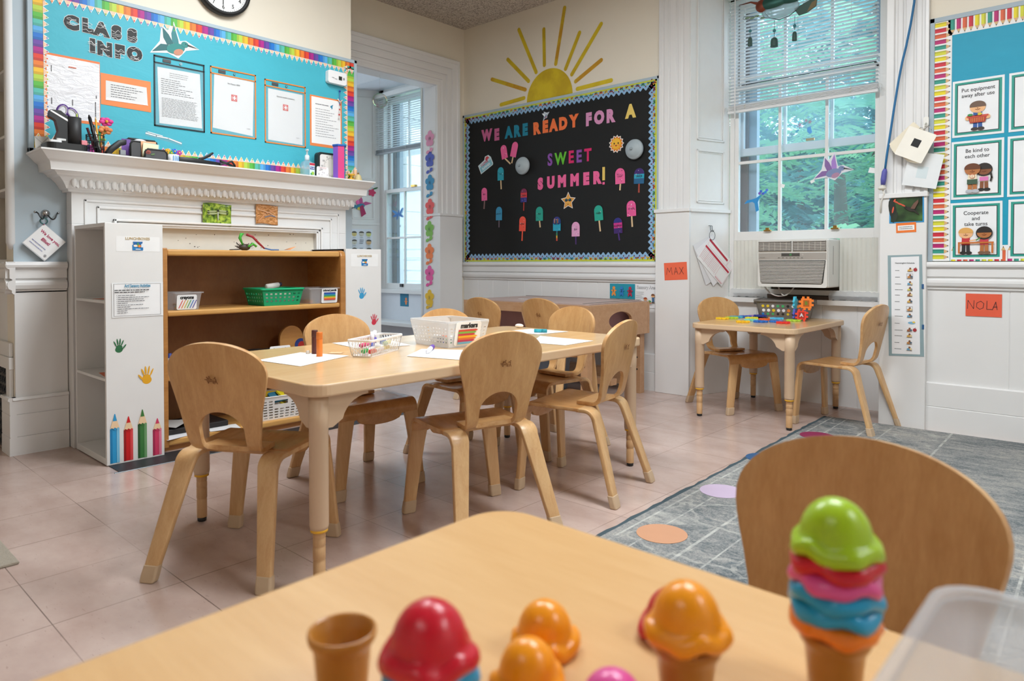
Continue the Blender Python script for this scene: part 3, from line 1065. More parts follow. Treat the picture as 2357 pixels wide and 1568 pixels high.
for xx in (SX0 + .024, SX1 - .075):
    for yy in (SY0 + .024, SY1 - .075):
        mb = MB(); mb.box(xx, xx + .05, yy, yy + .05, 0, .40, 'sensory')
        for z in (.16, .24, .32):
            mb.ell(0, 0, .006, .006, 'black', FN(yy) @ Matrix.Translation((xx + .025, z, .0)))
        mb.build('leg', s, world=True, bevel=.002)
mb = MB(); mb.box(SX0 + .07, SX1 - .07, SY1 - .09, SY1 - .03, .05, .15, 'sensory'); mb.box(SX0 + .04, SX1 - .04, SY0 + .30, SY0 + .36, .09, .13, 'sensory'); mb.build('stretcher', s, world=True)
mb = MB()   # the sunken tub, dusty pink
vs = []
for z, k in ((.585, 0), (.42, .05)):
    vs += [(SX0 + .06 + k, SY0 + .06 + k, z), (SX1 - .06 - k, SY0 + .06 + k, z), (SX1 - .06 - k, SY1 - .06 - k, z), (SX0 + .06 + k, SY1 - .06 - k, z)]
mb.add(vs, [(0, 1, 5, 4), (1, 2, 6, 5), (2, 3, 7, 6), (3, 0, 4, 7), (4, 5, 6, 7)], '#a8848a')
mb.build('tub', s, world=True, solid=.006)
mb = MB(); mb.prism(rrect(SX0 + .03, SX1 - .03, SY0 + .03, SY1 - .03, .03), .600, .618, '#b7a19a'); mb.ell(-3.2, 3.62, .045, .02, 'paper', FT(.6185)); mb.box(-3.5, -2.5, 3.99, 4.0, .618, .622, '#8f8580'); mb.box(-2.54, -2.53, 3.42, 4.0, .618, .622, '#8f8580')
mb.build('lid', s, world=True, bevel=.004)
mb = MB(); X = FN(SY0 + .055)
mb.rect(-2.99, -2.90, .508, .545, 'paper', X); mb.rect(-2.985, -2.905, .528, .541, '#a8452c', X); mb.para(-2.983, -2.907, .511, .526, 2, 'ink_gray', X, 4)
mb.build('warning_sticker', s, world=True)
# bucket and ball stored below
b1 = thing('storage_bucket', 'pale blue bucket stored beneath the sensory table', 'bucket', (-3.05, 3.76, 0))
mb = MB(); mb.lathe([(.10, 0), (.105, .01), (.13, .26), (.137, .262), (.137, .275), (.128, .275), (.10, .02)], '#9fb3cc', 24); mb.build('bucket_body', b1)
mb = MB(); mb.tube([(.135 * math.cos(q), .135 * math.sin(q), .265 + .0 * q) for q in [R(a) for a in range(0, 190, 15)]], .004, 'metal', 6); mb.build('handle', b1)
b2 = MB(); b2.sphere((-3.33, 3.62, .135), .135, '#23307a', 20); tag(b2.build('play_ball'), 'dark blue ball on the floor under the sensory table', 'ball')

# ---------------------------------------------------------------- white lunchbox cubbies flanking the shelf
def pencil(mb, X, u, v0, v1, wd, cols, tipz=.22):
    c0, c1, c2 = cols
    wv = v0 + (v1 - v0) * (1 - tipz)
    mb.rect(u - wd / 2, u + wd / 2, v0, wv, c1, X)
    mb.rect(u - wd / 2, u - wd / 4, v0, wv, c0, X)
    mb.rect(u + wd / 5, u + wd / 2, v0, wv, c2, X)
    for k in (-1, 0, 1):
        mb.ell(u + k * wd / 3, wv, wd / 6, wd / 6, c1 if k == 0 else (c0 if k < 0 else c2), X, 10)
    mb.poly([(u - wd / 2, wv), (u - wd / 3, wv + wd * .12), (u - wd / 6, wv), (u, wv + wd * .14), (u + wd / 6, wv), (u + wd / 3, wv + wd * .12), (u + wd / 2, wv), (u + wd * .1, v1 - (v1 - wv) * .15), (u - wd * .1, v1 - (v1 - wv) * .15)], '#f0cfa6', X)
    k = .48
    mb.poly([(u - wd * .22, v1 - (v1 - wv) * k), (u + wd * .22, v1 - (v1 - wv) * k), (u + wd * .04, v1), (u - wd * .04, v1)], c1, X)
def hand(mb, X, u, v, sz, m, flip=1, rot=0):
    Y = at(X, u, v, 0, rot, 1) @ Matrix.Diagonal((flip * sz, sz, 1, 1))
    mb.ell(0, -.28, .27, .24, m, Y, 18)
    mb.ell(.02, -.10, .23, .16, m, Y, 14)
    for (a, x, y, L_) in ((24, -.27, .17, .24), (9, -.10, .30, .27), (-5, .07, .31, .27), (-22, .23, .22, .24)):
        mb.ell(x, y, .048, L_, m, Y, 12, rot=a)
    mb.ell(.36, -.08, .055, .23, m, Y, 12, rot=-38)
def lunchbox_pic(mb, X, u, v, k):
    mb.poly(rrect(u - .022 * k, u + .022 * k, v - .019 * k, v + .006 * k, .003), '#1b7fc4', X)
    mb.poly([(u - .017 * k, v + .006 * k), (u - .02 * k, v + .019 * k), (u + .02 * k, v + .019 * k), (u + .017 * k, v + .006 * k)], '#1565a8', X)
    mb.ell(u - .009 * k, v + .001 * k, .009 * k, .005 * k, '#f3e7d6', X, 12); mb.ell(u + .006 * k, v, .007 * k, .006 * k, '#ef8a2e', X, 12)
    mb.ell(u, v + .008 * k, .003 * k, .008 * k, '#4a9e58', X, 10); mb.rect(u + .013 * k, u + .021 * k, v - .006 * k, v + .010 * k, '#e4eef6', X); mb.rect(u - .01 * k, u + .01 * k, v - .016 * k, v - .012 * k, '#d9e6ee', X)
def cubby(label, x0, x1, y0, y1, H, face_south, shelves):
    t = thing('lunchbox_cubby', label, 'cubby shelf', ((x0 + x1) / 2, (y0 + y1) / 2, 0))
    mb = MB(); th = .016
    mb.box(x1 - th, x1, y0, y1, 0.003, H, 'stand_white')
    mb.box(x0, x0 + th, y0, y1, 0.003, H, 'stand_white')
    yb = (y1 - .008, y1) if face_south else (y0, y0 + .008)
    mb.box(x0 + th, x1 - th, yb[0], yb[1], .003, H, 'stand_white')
    mb.box(x0 + th, x1 - th, y0, y1, H - th, H, 'stand_white'); mb.box(x0 + th, x1 - th, y0, y1, .004, .004 + th + .012, 'stand_white')
    mb.build('carcass', t, world=True, bevel=.0015)
    for z in shelves:
        mb = MB(); ya, yc = (y0 + .001, y1 - .008) if face_south else (y0 + .008, y1 - .001)
        mb.box(x0 + th, x1 - th, ya, yc, z - .012, z, 'stand_white'); mb.build('shelf_board', t, world=True, bevel=.001)
    return t
C1 = cubby('tall white cubby left of the wooden shelf with four pencils and two handprints', -3.674, -3.262, 1.013, 1.248, 1.041, True, (.374, .708))
mb = MB(); X = FW(-3.262)
for u, v1, cols in ((1.044, .222, ('#1a7fb5', '#2b9bd3', '#7cc3e6')), (1.098, .203, ('#9c0d12', '#cf1219', '#e0474b')), (1.155, .224, ('#27562a', '#3a7a3b', '#6d9f69')), (1.217, .175, ('#a8284f', '#d23a62', '#e57d97'))):
    mb = MB(); pencil(mb, X, u, .010, v1, .037, cols, .30); mb.build('pencil_sticker', C1, world=True)
for a in ((1.064, .512, .056, '#2f7046', 1), (1.176, .372, .073, '#e7a91f', -1)):
    mb = MB(); hand(mb, X, *a); mb.build('handprint_sticker', C1, world=True)
mb = MB(); mb.poly(rrect(1.056, 1.235, .919, .984, .004), '#efefee', X); mb.text('LUNCHBOXES', .0155, '#c0a673', at(X, 1.143, .975, mb.d), bold=.0003); lunchbox_pic(mb, X, 1.143, .943, 1.0)
mb.build('lunchbox_label', C1, world=True)
C2 = cubby('white cubby right of the wooden shelf with blue and red handprints on its side', -3.674, -3.312, 2.246, 2.490, .948, False, (.33, .62))
mb = MB(); X = FW(-3.312)
for a in ((2.352, .695, .060, '#3aa0d2', 1), (2.437, .540, .060, '#d6384f', 1)):
    mb = MB(); hand(mb, X, *a); mb.build('handprint_sticker', C2, world=True)
for u, v1, cols in ((2.29, .2, ('#1a7fb5', '#2b9bd3', '#7cc3e6')), (2.345, .18, ('#9c0d12', '#cf1219', '#e0474b')), (2.41, .2, ('#c99a1b', '#e8b52c', '#f2d273'))):
    mb = MB(); pencil(mb, X, u, .012, v1, .036, cols, .30); mb.build('pencil_sticker', C2, world=True)
mb = MB(); mb.poly(rrect(2.281, 2.468, .848, .921, .004), '#efefee', X); mb.text('LUNCHBOXES', .0155, '#c0a673', at(X, 2.373, .908, mb.d), bold=.0003); lunchbox_pic(mb, X, 2.373, .872, 1.0)
mb.build('lunchbox_label', C2, world=True)
# art sensory notice taped to the left cubby
n = MB(); X = FW(-3.2605)
n.rect(1.037, 1.247, .634, .784, '#eceded', X); n.rect(1.045, 1.236, .640, .780, 'paper', X)
for r in ((1.045, 1.236, .6405, .6415), (1.045, 1.236, .7785, .7795), (1.045, 1.046, .6405, .7795), (1.235, 1.236, .6405, .7795)):
    n.rect(*r, 'ink_pale', X)
n.text('Art/ Sensory Activities', .0185, '#2e86ab', at(X, 1.139, .7695, n.d, 0, .62, 1.0), bold=.0006)
n.para(1.047, 1.205, .738, .756, 2, 'ink', X, 3, .5, .35); n.para(1.060, 1.19, .650, .733, 10, 'ink_gray', X, 5, .75, .3)
for i in range(10):
    n.ell(1.055, .733 - (i + .5) * .0083, .0012, .0012, 'ink', X, 8)
tag(n.build('activity_notice'), 'printed art and sensory activities notice taped to the left white cubby', 'notice')
for z, sh, lab in ((.708, 0, 'orange paper lying on the upper shelf of the left white cubby'), (.374, 1, 'orange paper lying on the middle shelf of the left white cubby')):
    n = MB(); X = at(FT(z + .0006), -3.42 + sh * .02, 1.10, 0, 12 - 20 * sh)
    n.rect(-.07, .09, -.06, .06, '#e5794f', X, .0006)
    tag(n.build('orange_paper'), lab, 'paper', 'orange papers in the cubby')

# ---------------------------------------------------------------- the wooden shelf unit
t = thing('wooden_shelf', 'honey maple open shelf unit with bins, standing against the mantelpiece', 'shelf', (-3.47, 1.75, 0))
sx0, sx1, sy0, sy1, H = -3.655, -3.302, 1.262, 2.238, .938
mb = MB(); mb.prism([(sx0, .02), (sx1, .02), (sx1, H - .03), (sx1 - .008, H - .01), (sx1 - .03, H), (sx0, H)], sy1 - .030, sy1, 'shelf', Matrix(((1, 0, 0, 0), (0, 0, 1, 0), (0, 1, 0, 0), (0, 0, 0, 1))), m_top='shelf_front')
mb.build('side_panel', t, world=True, bevel=.006)
mb = MB(); mb.box(sx0, sx1, sy0, sy0 + .022, .02, H, 'shelf'); mb.build('side_panel', t, world=True, bevel=.004)
mb = MB(); mb.box(sx0, sx0 + .010, sy0 + .022, sy1 - .03, .02, H, 'shelf_back'); mb.build('back_panel', t, world=True)
for z, th in ((H - .006, .030), (.648, .026), (.350, .026), (.056, .030)):
    mb = MB(); mb.box(sx0 + .01, sx1 - .008, sy0 + .022, sy1 - .03, z - th, z, 'shelf_front'); mb.build('shelf_board', t, world=True, bevel=.008, bseg=3)
mb = MB(); mb.box(sx0 + .02, sx1 - .035, sy0 + .01, sy1 - .012, 0, .026, 'shelf'); mb.build('plinth', t, world=True)

# ---------------------------------------------------------------- mantelpiece
m_ = thing('mantelpiece', 'white painted mantelpiece with egg-and-dart moulding under its shelf', 'mantelpiece', (-3.72, 1.77, 0))
BX, BY0, BY1 = -3.70, 1.010, 2.512
def around(prof, mb, mat_, kl=.93, kr=.60, smooth=False):
    vs, fs = [], []
    for d, z in prof:
        vs += [(-3.776, BY0 - d * kl, z), (BX + d, BY0 - d * kl, z), (BX + d, BY1 + d * kr, z), (-3.776, BY1 + d * kr, z)]
    for i in range(len(prof) - 1):
        for k in range(3):
            fs.append((i * 4 + k, i * 4 + k + 1, i * 4 + 5 + k, i * 4 + 4 + k))
    mb.add(vs, fs, mat_)
    return vs
mb = MB()
P1 = [(0, 1.285), (.118, 1.285), (.118, 1.290), (.122, 1.318), (.124, 1.322), (.135, 1.330), (.150, 1.346), (.164, 1.360), (.170, 1.364), (.170, 1.371), (0, 1.371)]
around(P1, mb, 'trim_white')
mb.build('mantel_shelf', m_, world=True)
mb = MB()
around([(0, 1.200), (.018, 1.200), (.020, 1.210), (.030, 1.214), (.036, 1.226), (.05, 1.245), (.068, 1.262), (.082, 1.268), (.086, 1.275), (.1, 1.286), (0, 1.286)], mb, 'trim_white')
ne = 46
for i in range(ne):
    y = lerp(BY0 - .02, BY1 + .02, (i + .5) / ne)
    mb.sphere((BX + .055, y, 1.240), .016, 'trim_white', 6, None, (.75, .78, 1.45))
    yd = y + (BY1 - BY0 + .04) / ne / 2
    mb.poly([(yd - .004, 1.268), (yd + .004, 1.268), (yd + .007, 1.222), (yd, 1.215), (yd - .007, 1.222)], 'trim_white', FW(BX + .052) , .02)
    mb.d = 0
mb.build('egg_and_dart_moulding', m_, world=True)
mb = MB()    # frieze and legs of the surround with the opening left clear
ox0, ox1, oz = 1.215, 2.305, 1.052
mb.box(-3.776, BX, BY0, BY1, oz, 1.205, 'trim_white')
mb.box(-3.776, BX, BY0, ox0, 0, oz, 'trim_white'); mb.box(-3.776, BX, ox1, BY1, 0, oz, 'trim_white')
mb.build('surround', m_, world=True, bevel=.002)
mb = MB(); X = FW(BX)     # raised panel border on the frieze
for a, dd in ((.052, .006), (.105, .010)):
    u0, u1, v1 = BY0 + a, BY1 - a, 1.198 - a * .55
    for r in ((u0, u1, v1 - .012, v1), (u0, u0 + .012, .60, v1), (u1 - .012, u1, .60, v1)):
        mb.box(r[0], r[1], r[2], r[3], 0, dd, 'trim_white', X)
mb.build('frieze_moulding', m_, world=True, bevel=.003)
mb = MB()
for a, dd in ((0, .022), (.014, .014), (.024, .008)):
    u0, u1, v1 = ox0 - .03 + a, ox1 + .03 - a, oz + .030 - a
    for r in ((u0, u1, v1 - .012, v1), (u0, u0 + .012, .0, v1), (u1 - .012, u1, .0, v1)):
        mb.box(r[0], r[1], r[2], r[3], 0, dd, 'trim_white', X)
mb.build('opening_moulding', m_, world=True, bevel=.003)
mb = MB(); mb.box(-3.775, -3.735, ox0, ox1, 0, oz, '#efe7d8')
rg = random.Random(3)
for _ in range(26):
    u, v = rg.uniform(ox0 + .1, ox1 - .02), rg.uniform(.95, 1.04)
    mb.ell(u, v, rg.uniform(.001, .004), rg.uniform(.001, .003), '#5a4a3c', FW(-3.735), 7)
    mb.d = 0
mb.build('fireboard', m_, world=True)

# ---------------------------------------------------------------- class info board on the chimney breast
RB12 = ['#e5432f', '#ef8231', '#f4c22f', '#b9d64a', '#5dbb46', '#58bfae', '#5aaee8', '#1f76cf', '#6d47a6', '#b3238a']
def tooth_border(mb, X, L, pitch, body, tip, m0=0, seed=0):
    """printed coloured-pencil trim: u along the edge, v from the edge inwards; one body and tip per pencil"""
    n = int(round(L / pitch))
    for i in range(n):
        u = i * pitch
        c = RB12[(i + m0) % len(RB12)]
        mb.d = .0006
        mb.rect(u, u + pitch, 0, body, c, X)
        mb.rect(u + pitch * .62, u + pitch, 0, body, sc_hex(c, .88), X)
        mb.poly([(u, body), (u + pitch, body), (u + pitch * .5, tip)], '#f5f2ee', X)
        mb.poly([(u + pitch * .10, body - .001), (u + pitch * .90, body - .001), (u + pitch * .5, tip - .004)], '#f0c9ac', X)
        k = .36
        h = tip - .004 - body
        mb.poly([(u + pitch * (.5 - .4 * k), tip - .004 - h * k), (u + pitch * (.5 + .4 * k), tip - .004 - h * k), (u + pitch * .5, tip - .004)], c, X)
def sc_hex(h, k):
    h = h.lstrip('#')
    return '#' + ''.join('%02x' % max(0, min(255, int(int(h[i:i + 2], 16) * k))) for i in (0, 2, 4))

bd = thing('bulletin_board', 'teal class info bulletin board with rainbow pencil border above the mantelpiece', 'bulletin board', (-3.78, 1.745, 1.375))
y0, y1, z0, z1 = .858, 2.636, 1.375, 2.164
mb = MB()
for r in ((y0, y1, z1 - .020, z1), (y0, y1, z0, z0 + .02), (y0, y0 + .020, z0, z1), (y1 - .020, y1, z0, z1)):
    mb.box(-3.78, -3.752, r[0], r[1], r[2], r[3], '#aebfca')
mb.build('frame', bd, world=True, bevel=.002)
mb = MB(); mb.box(-3.778, -3.757, y0 + .02, y1 - .02, z0 + .02, z1 - .02, 'teal_paper'); mb.build('backing_paper', bd, world=True)
XB = -3.757
def side(X, L, pitch, body, tip, m0, nm):
    mb = MB(); tooth_border(mb, X, L, pitch, body, tip, m0); o = mb.build(nm, bd, world=True); return o
Fw = FW(XB)
ROT = lambda a, u, v: Fw @ Matrix.Translation((u, v, 0)) @ Matrix.Rotation(R(a), 4, 'Z')
side(ROT(180, y1 - .022, z1 - .022), y1 - y0 - .044, .0322, .042, .073, 0, 'pencil_border')
side(ROT(0, y0 + .022, z0 + .02), y1 - y0 - .044, .0322, .042, .070, 2, 'pencil_border')
side(ROT(-90, y0 + .022, z1 - .022), .715, .0315, .040, .063, 0, 'pencil_border')
side(ROT(90, y1 - .022, z0 + .02), z1 - z0 - .05, .0315, .050, .078, 3, 'pencil_border')

# cut-out letters CLASS INFO, black with a white scribble
def zebra_letter(ch, u, v, rot, seed):
    mb = MB(); X = at(Fw, u, v, 0, rot)
    mb.d = .001
    mb.text(ch, .078, '#f2f2f2', X, bold=.0098, th=.0006)
    mb.text(ch, .078, '#101010', X, bold=.0078, th=.0006)
    rg = random.Random(seed)
    for _ in range(4):
        v_ = rg.uniform(-.028, .028); a = rg.uniform(-.008, .008)
        mb.line([(-.020, v_), (-.006, v_ + a), (.006, v_ - a), (.020, v_ + a * .5)], .0013, '#f4f4f4', X)
    return mb
words = [('C', 1.034, 1.999, 'letter C'), ('L', 1.101, 2.001, 'letter L'), ('A', 1.161, 1.999, 'letter A'), ('S', 1.228, 2.0, 'first letter S'), ('S', 1.300, 2.002, 'second letter S')]
words2 = [('I', 1.122, 1.911, 'letter I'), ('N', 1.175, 1.907, 'letter N'), ('F', 1.241, 1.909, 'letter F'), ('O', 1.310, 1.913, 'letter O')]
for k, (ch, u, v, nm) in enumerate(words + words2):
    wd = 'CLASS' if k < 5 else 'INFO'
    o = zebra_letter(ch, u, v, 0, k).build('cutout_letter')
    tag(o, 'black and white zebra-striped %s of the word %s' % (nm, wd), 'letter', 'class info letters')

# birds cut from card
def hummingbird(mb, X, pal, flip=1):
    body, wing, throat, edge = pal
    P = lambda pts: [(x * flip, y) for x, y in pts]
    if edge:
        mb.poly(P([(-.52, -.30), (-.30, .02), (-.26, .42), (-.12, .30), (.02, .55), (.16, .12), (.30, .16), (.62, .02), (.30, -.08), (.12, -.30), (-.12, -.22)]), edge, X)
    mb.poly(P([(-.48, -.26), (-.28, -.04), (-.10, -.02), (-.12, -.16)]), wing, X)
    mb.poly(P([(-.24, .36), (-.10, .22), (.04, -.02), (-.14, -.02), (-.22, .12)]), wing, X)
    mb.poly(P([(.02, .47), (.12, .14), (.14, -.02), (-.02, .06), (-.04, .26)]), sc_hex(wing, 1.25), X)
    mb.ell(.06 * flip, -.08, .22, .12, body, X, 18, rot=18 * flip)
    mb.ell(.12 * flip, -.15, .12, .07, throat, X, 14, rot=25 * flip)
    mb.ell(.27 * flip, .06, .085, .07, body, X, 14)
    mb.poly(P([(.33, .08), (.60, .025), (.33, .04)]), '#2c2c2c', X)
    mb.ell(.29 * flip, .075, .012, .012, '#101010', X, 8)
mb = MB(); mb.d = .001
hummingbird(mb, at(Fw, 1.497, 2.005, 0, 0, .22), ('#2f8a86', '#2e6a6e', '#c98a70', '#edf3f3'))
tag(mb.build('paper_bird'), 'paper hummingbird with a white outline above the black document pocket', 'bird cutout')

# documents
def page(mb, X, u0, u1, v0, v1, m='paper'):
    mb.poly([(u0, v0), (u1, v0 + .002), (u1, v1), (u0, v1)], m, X)
mb = MB(); mb.d = .0005; mb.rect(.925, 1.153, 1.535, 1.841, '#ec8044', Fw)
mb.poly([(.934, 1.545), (1.150, 1.55), (1.151, 1.831), (.931, 1.831)], 'wrinkled', Fw)
for u, v, h in ((.950, 1.77, .03), (.95, 1.62, .03), (1.035, 1.625, .03), (1.132, 1.60, .09), (1.136, 1.67, .015)):
    mb.para(-h / 2, h / 2, -.004, .004, 1, 'ink_gray', at(Fw, u, v, 0, -90), int(u * 1000), .1, .5)
mb.para(1.02, 1.055, 1.786, 1.796, 1, '#d4623a', Fw, 2, .1)
tag(mb.build('class_list'), 'large wrinkled white sheet in a clear sleeve on orange card', 'notice')
mb = MB(); mb.d = .0009; mb.poly([(1.156, 1.640), (1.386, 1.636), (1.385, 1.791), (1.155, 1.792)], '#f0894a', Fw)
mb.poly([(1.177, 1.668), (1.370, 1.670), (1.365, 1.758), (1.178, 1.759)], 'paper_gray', Fw)
mb.para(1.20, 1.35, 1.680, 1.748, 6, 'ink_gray', Fw, 9, .5, .28)
mb.poly([(1.176, 1.664), (1.372, 1.668), (1.368, 1.674), (1.18, 1.677)], 'paper', Fw)
tag(mb.build('reminder_card'), 'small white reminder card on wide orange card', 'notice')
def pocket(name, label, u0, u1, v0, v1, colr, paper, lines, cross=None, seed=1):
    t = thing(name, label, 'document pocket', (XB, (u0 + u1) / 2, v0))
    mb = MB(); e = .0065; X = Fw; mb.d = .002
    for r in ((u0, u1, v1 - e, v1), (u0, u1, v0, v0 + e), (u0, u0 + e, v0, v1), (u1 - e, u1, v0, v1), (u0, u1, v1 - .040, v1 - .034)):
        mb.box(r[0], r[1], r[2], r[3], 0.0005, .004, colr, X)
    mb.build('binding', t, world=True)
    mb = MB(); mb.d = .0003; mb.poly(paper, 'paper', X)
    us = [p[0] for p in paper]; vs_ = [p[1] for p in paper]
    a, c, lo, hi = min(us), max(us), min(vs_), max(vs_)
    if cross:
        cu, cv = cross
        mb.rect(cu - .017, cu + .017, cv - .018, cv + .018, '#e2524a', X)
        mb.ell(cu, cv, .0145, .0145, '#f6d4d0', X, 18); mb.ell(cu, cv, .0128, .0128, '#e2524a', X, 18)
        mb.rect(cu - .010, cu + .010, cv - .0035, cv + .0035, 'paper', X); mb.rect(cu - .0035, cu + .0035, cv - .010, cv + .010, 'paper', X)
        mb.text(lines, .0105, 'ink', at(X, (a + c) / 2, hi - .038, 0), th=.0002)
        mb.para(c - .045, c - .012, lo + .035, lo + .040, 1, 'ink_pale', X, 2)
    else:
        mb.para(a + .06, c - .05, hi - .05, hi - .02, 3, 'ink_gray', X, seed, .3, .22)
        mb.para(a + .018, c - .03, hi - .14, hi - .055, 8, 'ink_gray', X, seed + 1, .6, .25)
        mb.para(a + .02, c - .02, lo + .035, hi - .155, 15, 'ink_gray', X, seed + 2, .12, .25)
    mb.build('printed_page', t, world=True)
    mb = MB(); mb.box(u0 + .004, u1 - .004, v0 + .004, v1 - .038, .0030, .0034, 'sleeve', X); mb.build('clear_sleeve', t, world=True)
    mb = MB(); mb.d = .0035; mb.rect(u0 + .045, u0 + .085, v1 - .028, v1 - .012, '#4a4a4c', X, .001); mb.ell((u0 + u1) / 2 + .005, v1 - .02, .007, .007, 'metal', X, 14); mb.ell((u0 + u1) / 2 + .005, v1 - .02, .004, .004, 'teal_paper', X, 12)
    mb.build('magnet', t, world=True)
    return t
pocket('document_pocket', 'black-bound clear pocket with a densely printed page', 1.400, 1.659, 1.571, 1.933, '#11222a', [(1.426, 1.588), (1.645, 1.591), (1.635, 1.879), (1.418, 1.875)], None, None, 5)
pocket('document_pocket', 'orange-bound clear pocket beside the black one, its page marked with a red cross', 1.690, 1.951, 1.573, 1.937, '#e8883c', [(1.703, 1.605), (1.931, 1.588), (1.939, 1.896), (1.713, 1.897)], 'No Peanut 2024', (1.824, 1.785))
pocket('document_pocket', 'orange-bound clear pocket in the middle right, its red-cross page below a longer title', 2.004, 2.267, 1.563, 1.928, '#e8883c', [(2.025, 1.582), (2.246, 1.577), (2.247, 1.877), (2.026, 1.878)], 'Chronic Health Conditions', (2.136, 1.783))
mb = MB(); mb.d = .0005; mb.rect(2.297, 2.523, 1.583, 1.891, '#f08a4c', Fw); mb.rect(2.308, 2.514, 1.600, 1.882, 'paper', Fw)
mb.para(2.335, 2.43, 1.836, 1.846, 1, 'ink_gray', Fw, 3, .1, .5); mb.para(2.335, 2.50, 1.64, 1.82, 12, 'ink_pale', Fw, 6, .5, .22)
mb.ell(2.447, 1.840, .009, .006, '#2a88ad', Fw, 12, 30); mb.ell(2.45, 1.834, .004, .010, '#2a88ad', Fw, 10); mb.ell(2.452, 1.846, .008, .003, '#2a88ad', Fw, 10, 50)
tag(mb.build('information_sheet'), 'white information sheet on orange card at the right of the teal board', 'notice')
mb = MB(); mb.d = .0006
mb.poly([(1.356, 1.517), (1.537, 1.485), (1.540, 1.506), (1.360, 1.540)], M['sleeve'], Fw); mb.line([(1.36, 1.528), (1.41, 1.520), (1.47, 1.515), (1.535, 1.497)], .006, 'paper', Fw); mb.line([(1.37, 1.535), (1.44, 1.524)], .004, 'paper', Fw)
tag(mb.build('tape_strip'), 'strip of clear tape left on the teal board below the black pocket', 'tape')

# carbon monoxide alarm and the lanyard pinned under it
t = thing('carbon_monoxide_alarm', 'white carbon monoxide alarm in the upper right of the teal board', 'alarm', (XB, 2.47, 1.98))
mb = MB(); X = at(Fw, 2.470, 2.018, 0, -1)
mb.prism(rrect(-.066, .066, -.039, .039, .014), 0, .036, 'paper', X); mb.build('alarm_body', t, world=True, bevel=.006, bseg=3)
mb = MB(); mb.d = .0366; mb.rect(.008, .032, -.012, .012, '#3a4038', X); mb.text('88', .012, '#11150f', at(X, .02, 0)); mb.ell(.045, 0, .006, .008, '#8c8c8c', X, 10); mb.line([(-.04, -.005), (-.025, -.005)], .003, 'ink_pale', X); mb.line([(-.02, -.01), (-.005, -.01)], .003, 'ink_pale', X)
mb.build('display', t, world=True)
t = thing('lanyard', 'red and white beaded lanyard hanging over the right-hand sheet', 'lanyard', (XB, 2.5, 1.77))
mb = MB(); mb.sphere((XB + .012, 2.502, 1.945), .007, '#2850a8', 8); mb.tube([(XB + .010, 2.502, 1.945), (XB + .012, 2.500, 1.90), (XB + .012, 2.503, 1.84)], .0028, '#4e7fb8', 6)
mb.tube([(XB + .012, 2.487, 1.895), (XB + .014, 2.502, 1.875), (XB + .012, 2.522, 1.893)], .003, '#f3e9df', 6); mb.build('cord', t, world=True)
mb = MB()
for i in range(9):
    mb.sphere((XB + .012, 2.503 - .001 * i, 1.86 - .0105 * i), .0045 if i % 2 else .0055, '#c8423f' if i % 3 == 0 else '#ece4de', 7)
mb.build('beads', t, world=True)

# ---------------------------------------------------------------- wall clock
t = thing('wall_clock', 'round black-rimmed white wall clock above the teal board', 'clock', (-3.78, 1.765, 2.225))
X = at(FW(-3.78), 1.765, 2.380, 0)
mb = MB(); mb.lathe([(.120, 0), (.150, 0), (.155, .012), (.155, .034), (.150, .042), (.139, .045), (.134, .040), (.134, .030)], '#161616', 64, X, cap=False); mb.build('rim', t, world=True)
mb = MB(); mb.lathe([(.0005, .026), (.137, .026)], '#f1f1f0', 48, X, cap=False)
mb.d = .0266
for h in range(1, 13):
    a = R(90 - 30 * h)
    mb.text(str(h), .030, '#1c1c1c', at(X, .108 * math.cos(a), .108 * math.sin(a)), th=.0003, bold=.0003)
    mb.d = .0266
for k in range(60):
    a = R(6 * k); r0 = .127 if k % 5 else .123
    mb.line([(r0 * math.cos(a), r0 * math.sin(a)), (.131 * math.cos(a), .131 * math.sin(a))], .0012, '#1c1c1c', X)
    mb.d = .0266
mb.build('dial', t, world=True)
for nm, a, L, wd in (('hour_hand', 60, .06, .006), ('minute_hand', -91, .095, .004)):
    mb = MB(); mb.d = .029; q = R(a); mb.line([(0, 0), (L * math.cos(q), L * math.sin(q))], wd, '#1a1a1a', X, .001); mb.ell(0, 0, .008, .008, '#1a1a1a', X, 14); mb.build(nm, t, world=True)

# ---------------------------------------------------------------- we love you card on its hook
t = thing('coat_hook', 'nickel double coat hook on the pale blue wall left of the mantel', 'hook', (-3.777, .925, 1.06))
mb = MB(); mb.lathe([(.0, 0), (.016, .001), (.018, .006), (.012, .014), (.0, .016)], 'metal', 18, at(FW(-3.777), .925, 1.098), cap=False); mb.build('rose', t, world=True)
for s_ in (-1, 1):
    mb = MB(); pth = []
    for i in range(9):
        q = i / 8
        pth.append((-3.765 + .030 * math.sin(PI * q * .9), .925 + s_ * (.006 + .040 * q), 1.092 - .026 * math.sin(PI * min(1, q * 1.25)) + .010 * q))
    mb.tube(pth, .0032, 'dark_metal', 8); mb.sphere(pth[-1], .006, 'metal', 8); mb.build('prong', t, world=True)
t = thing('greeting_card', 'white diamond-hung card reading We love you, Elliot, on the coat hook', 'card', (-3.76, .912, .868))
X = at(FW(-3.752), .911, .962, 0, -44)
mb = MB(); mb.d = .0006; mb.rect(-.060, .060, -.060, .066, '#c9ced2', X, .0012); mb.rect(-.058, .060, -.056, .064, 'paper', X)
mb.text('We love you,', .0185, '#b3285a', at(X, .004, .034, 0), bold=.0006); mb.text('Elliot!', .0185, '#b3285a', at(X, .002, .008, 0), bold=.0006)
mb.para(-.045, .03, -.040, -.012, 2, '#6a74b4', X, 8, .2, .16); mb.ell(.044, -.040, .006, .005, 'ink_pale', X, 8)
mb.build('card_sheet', t, world=True)
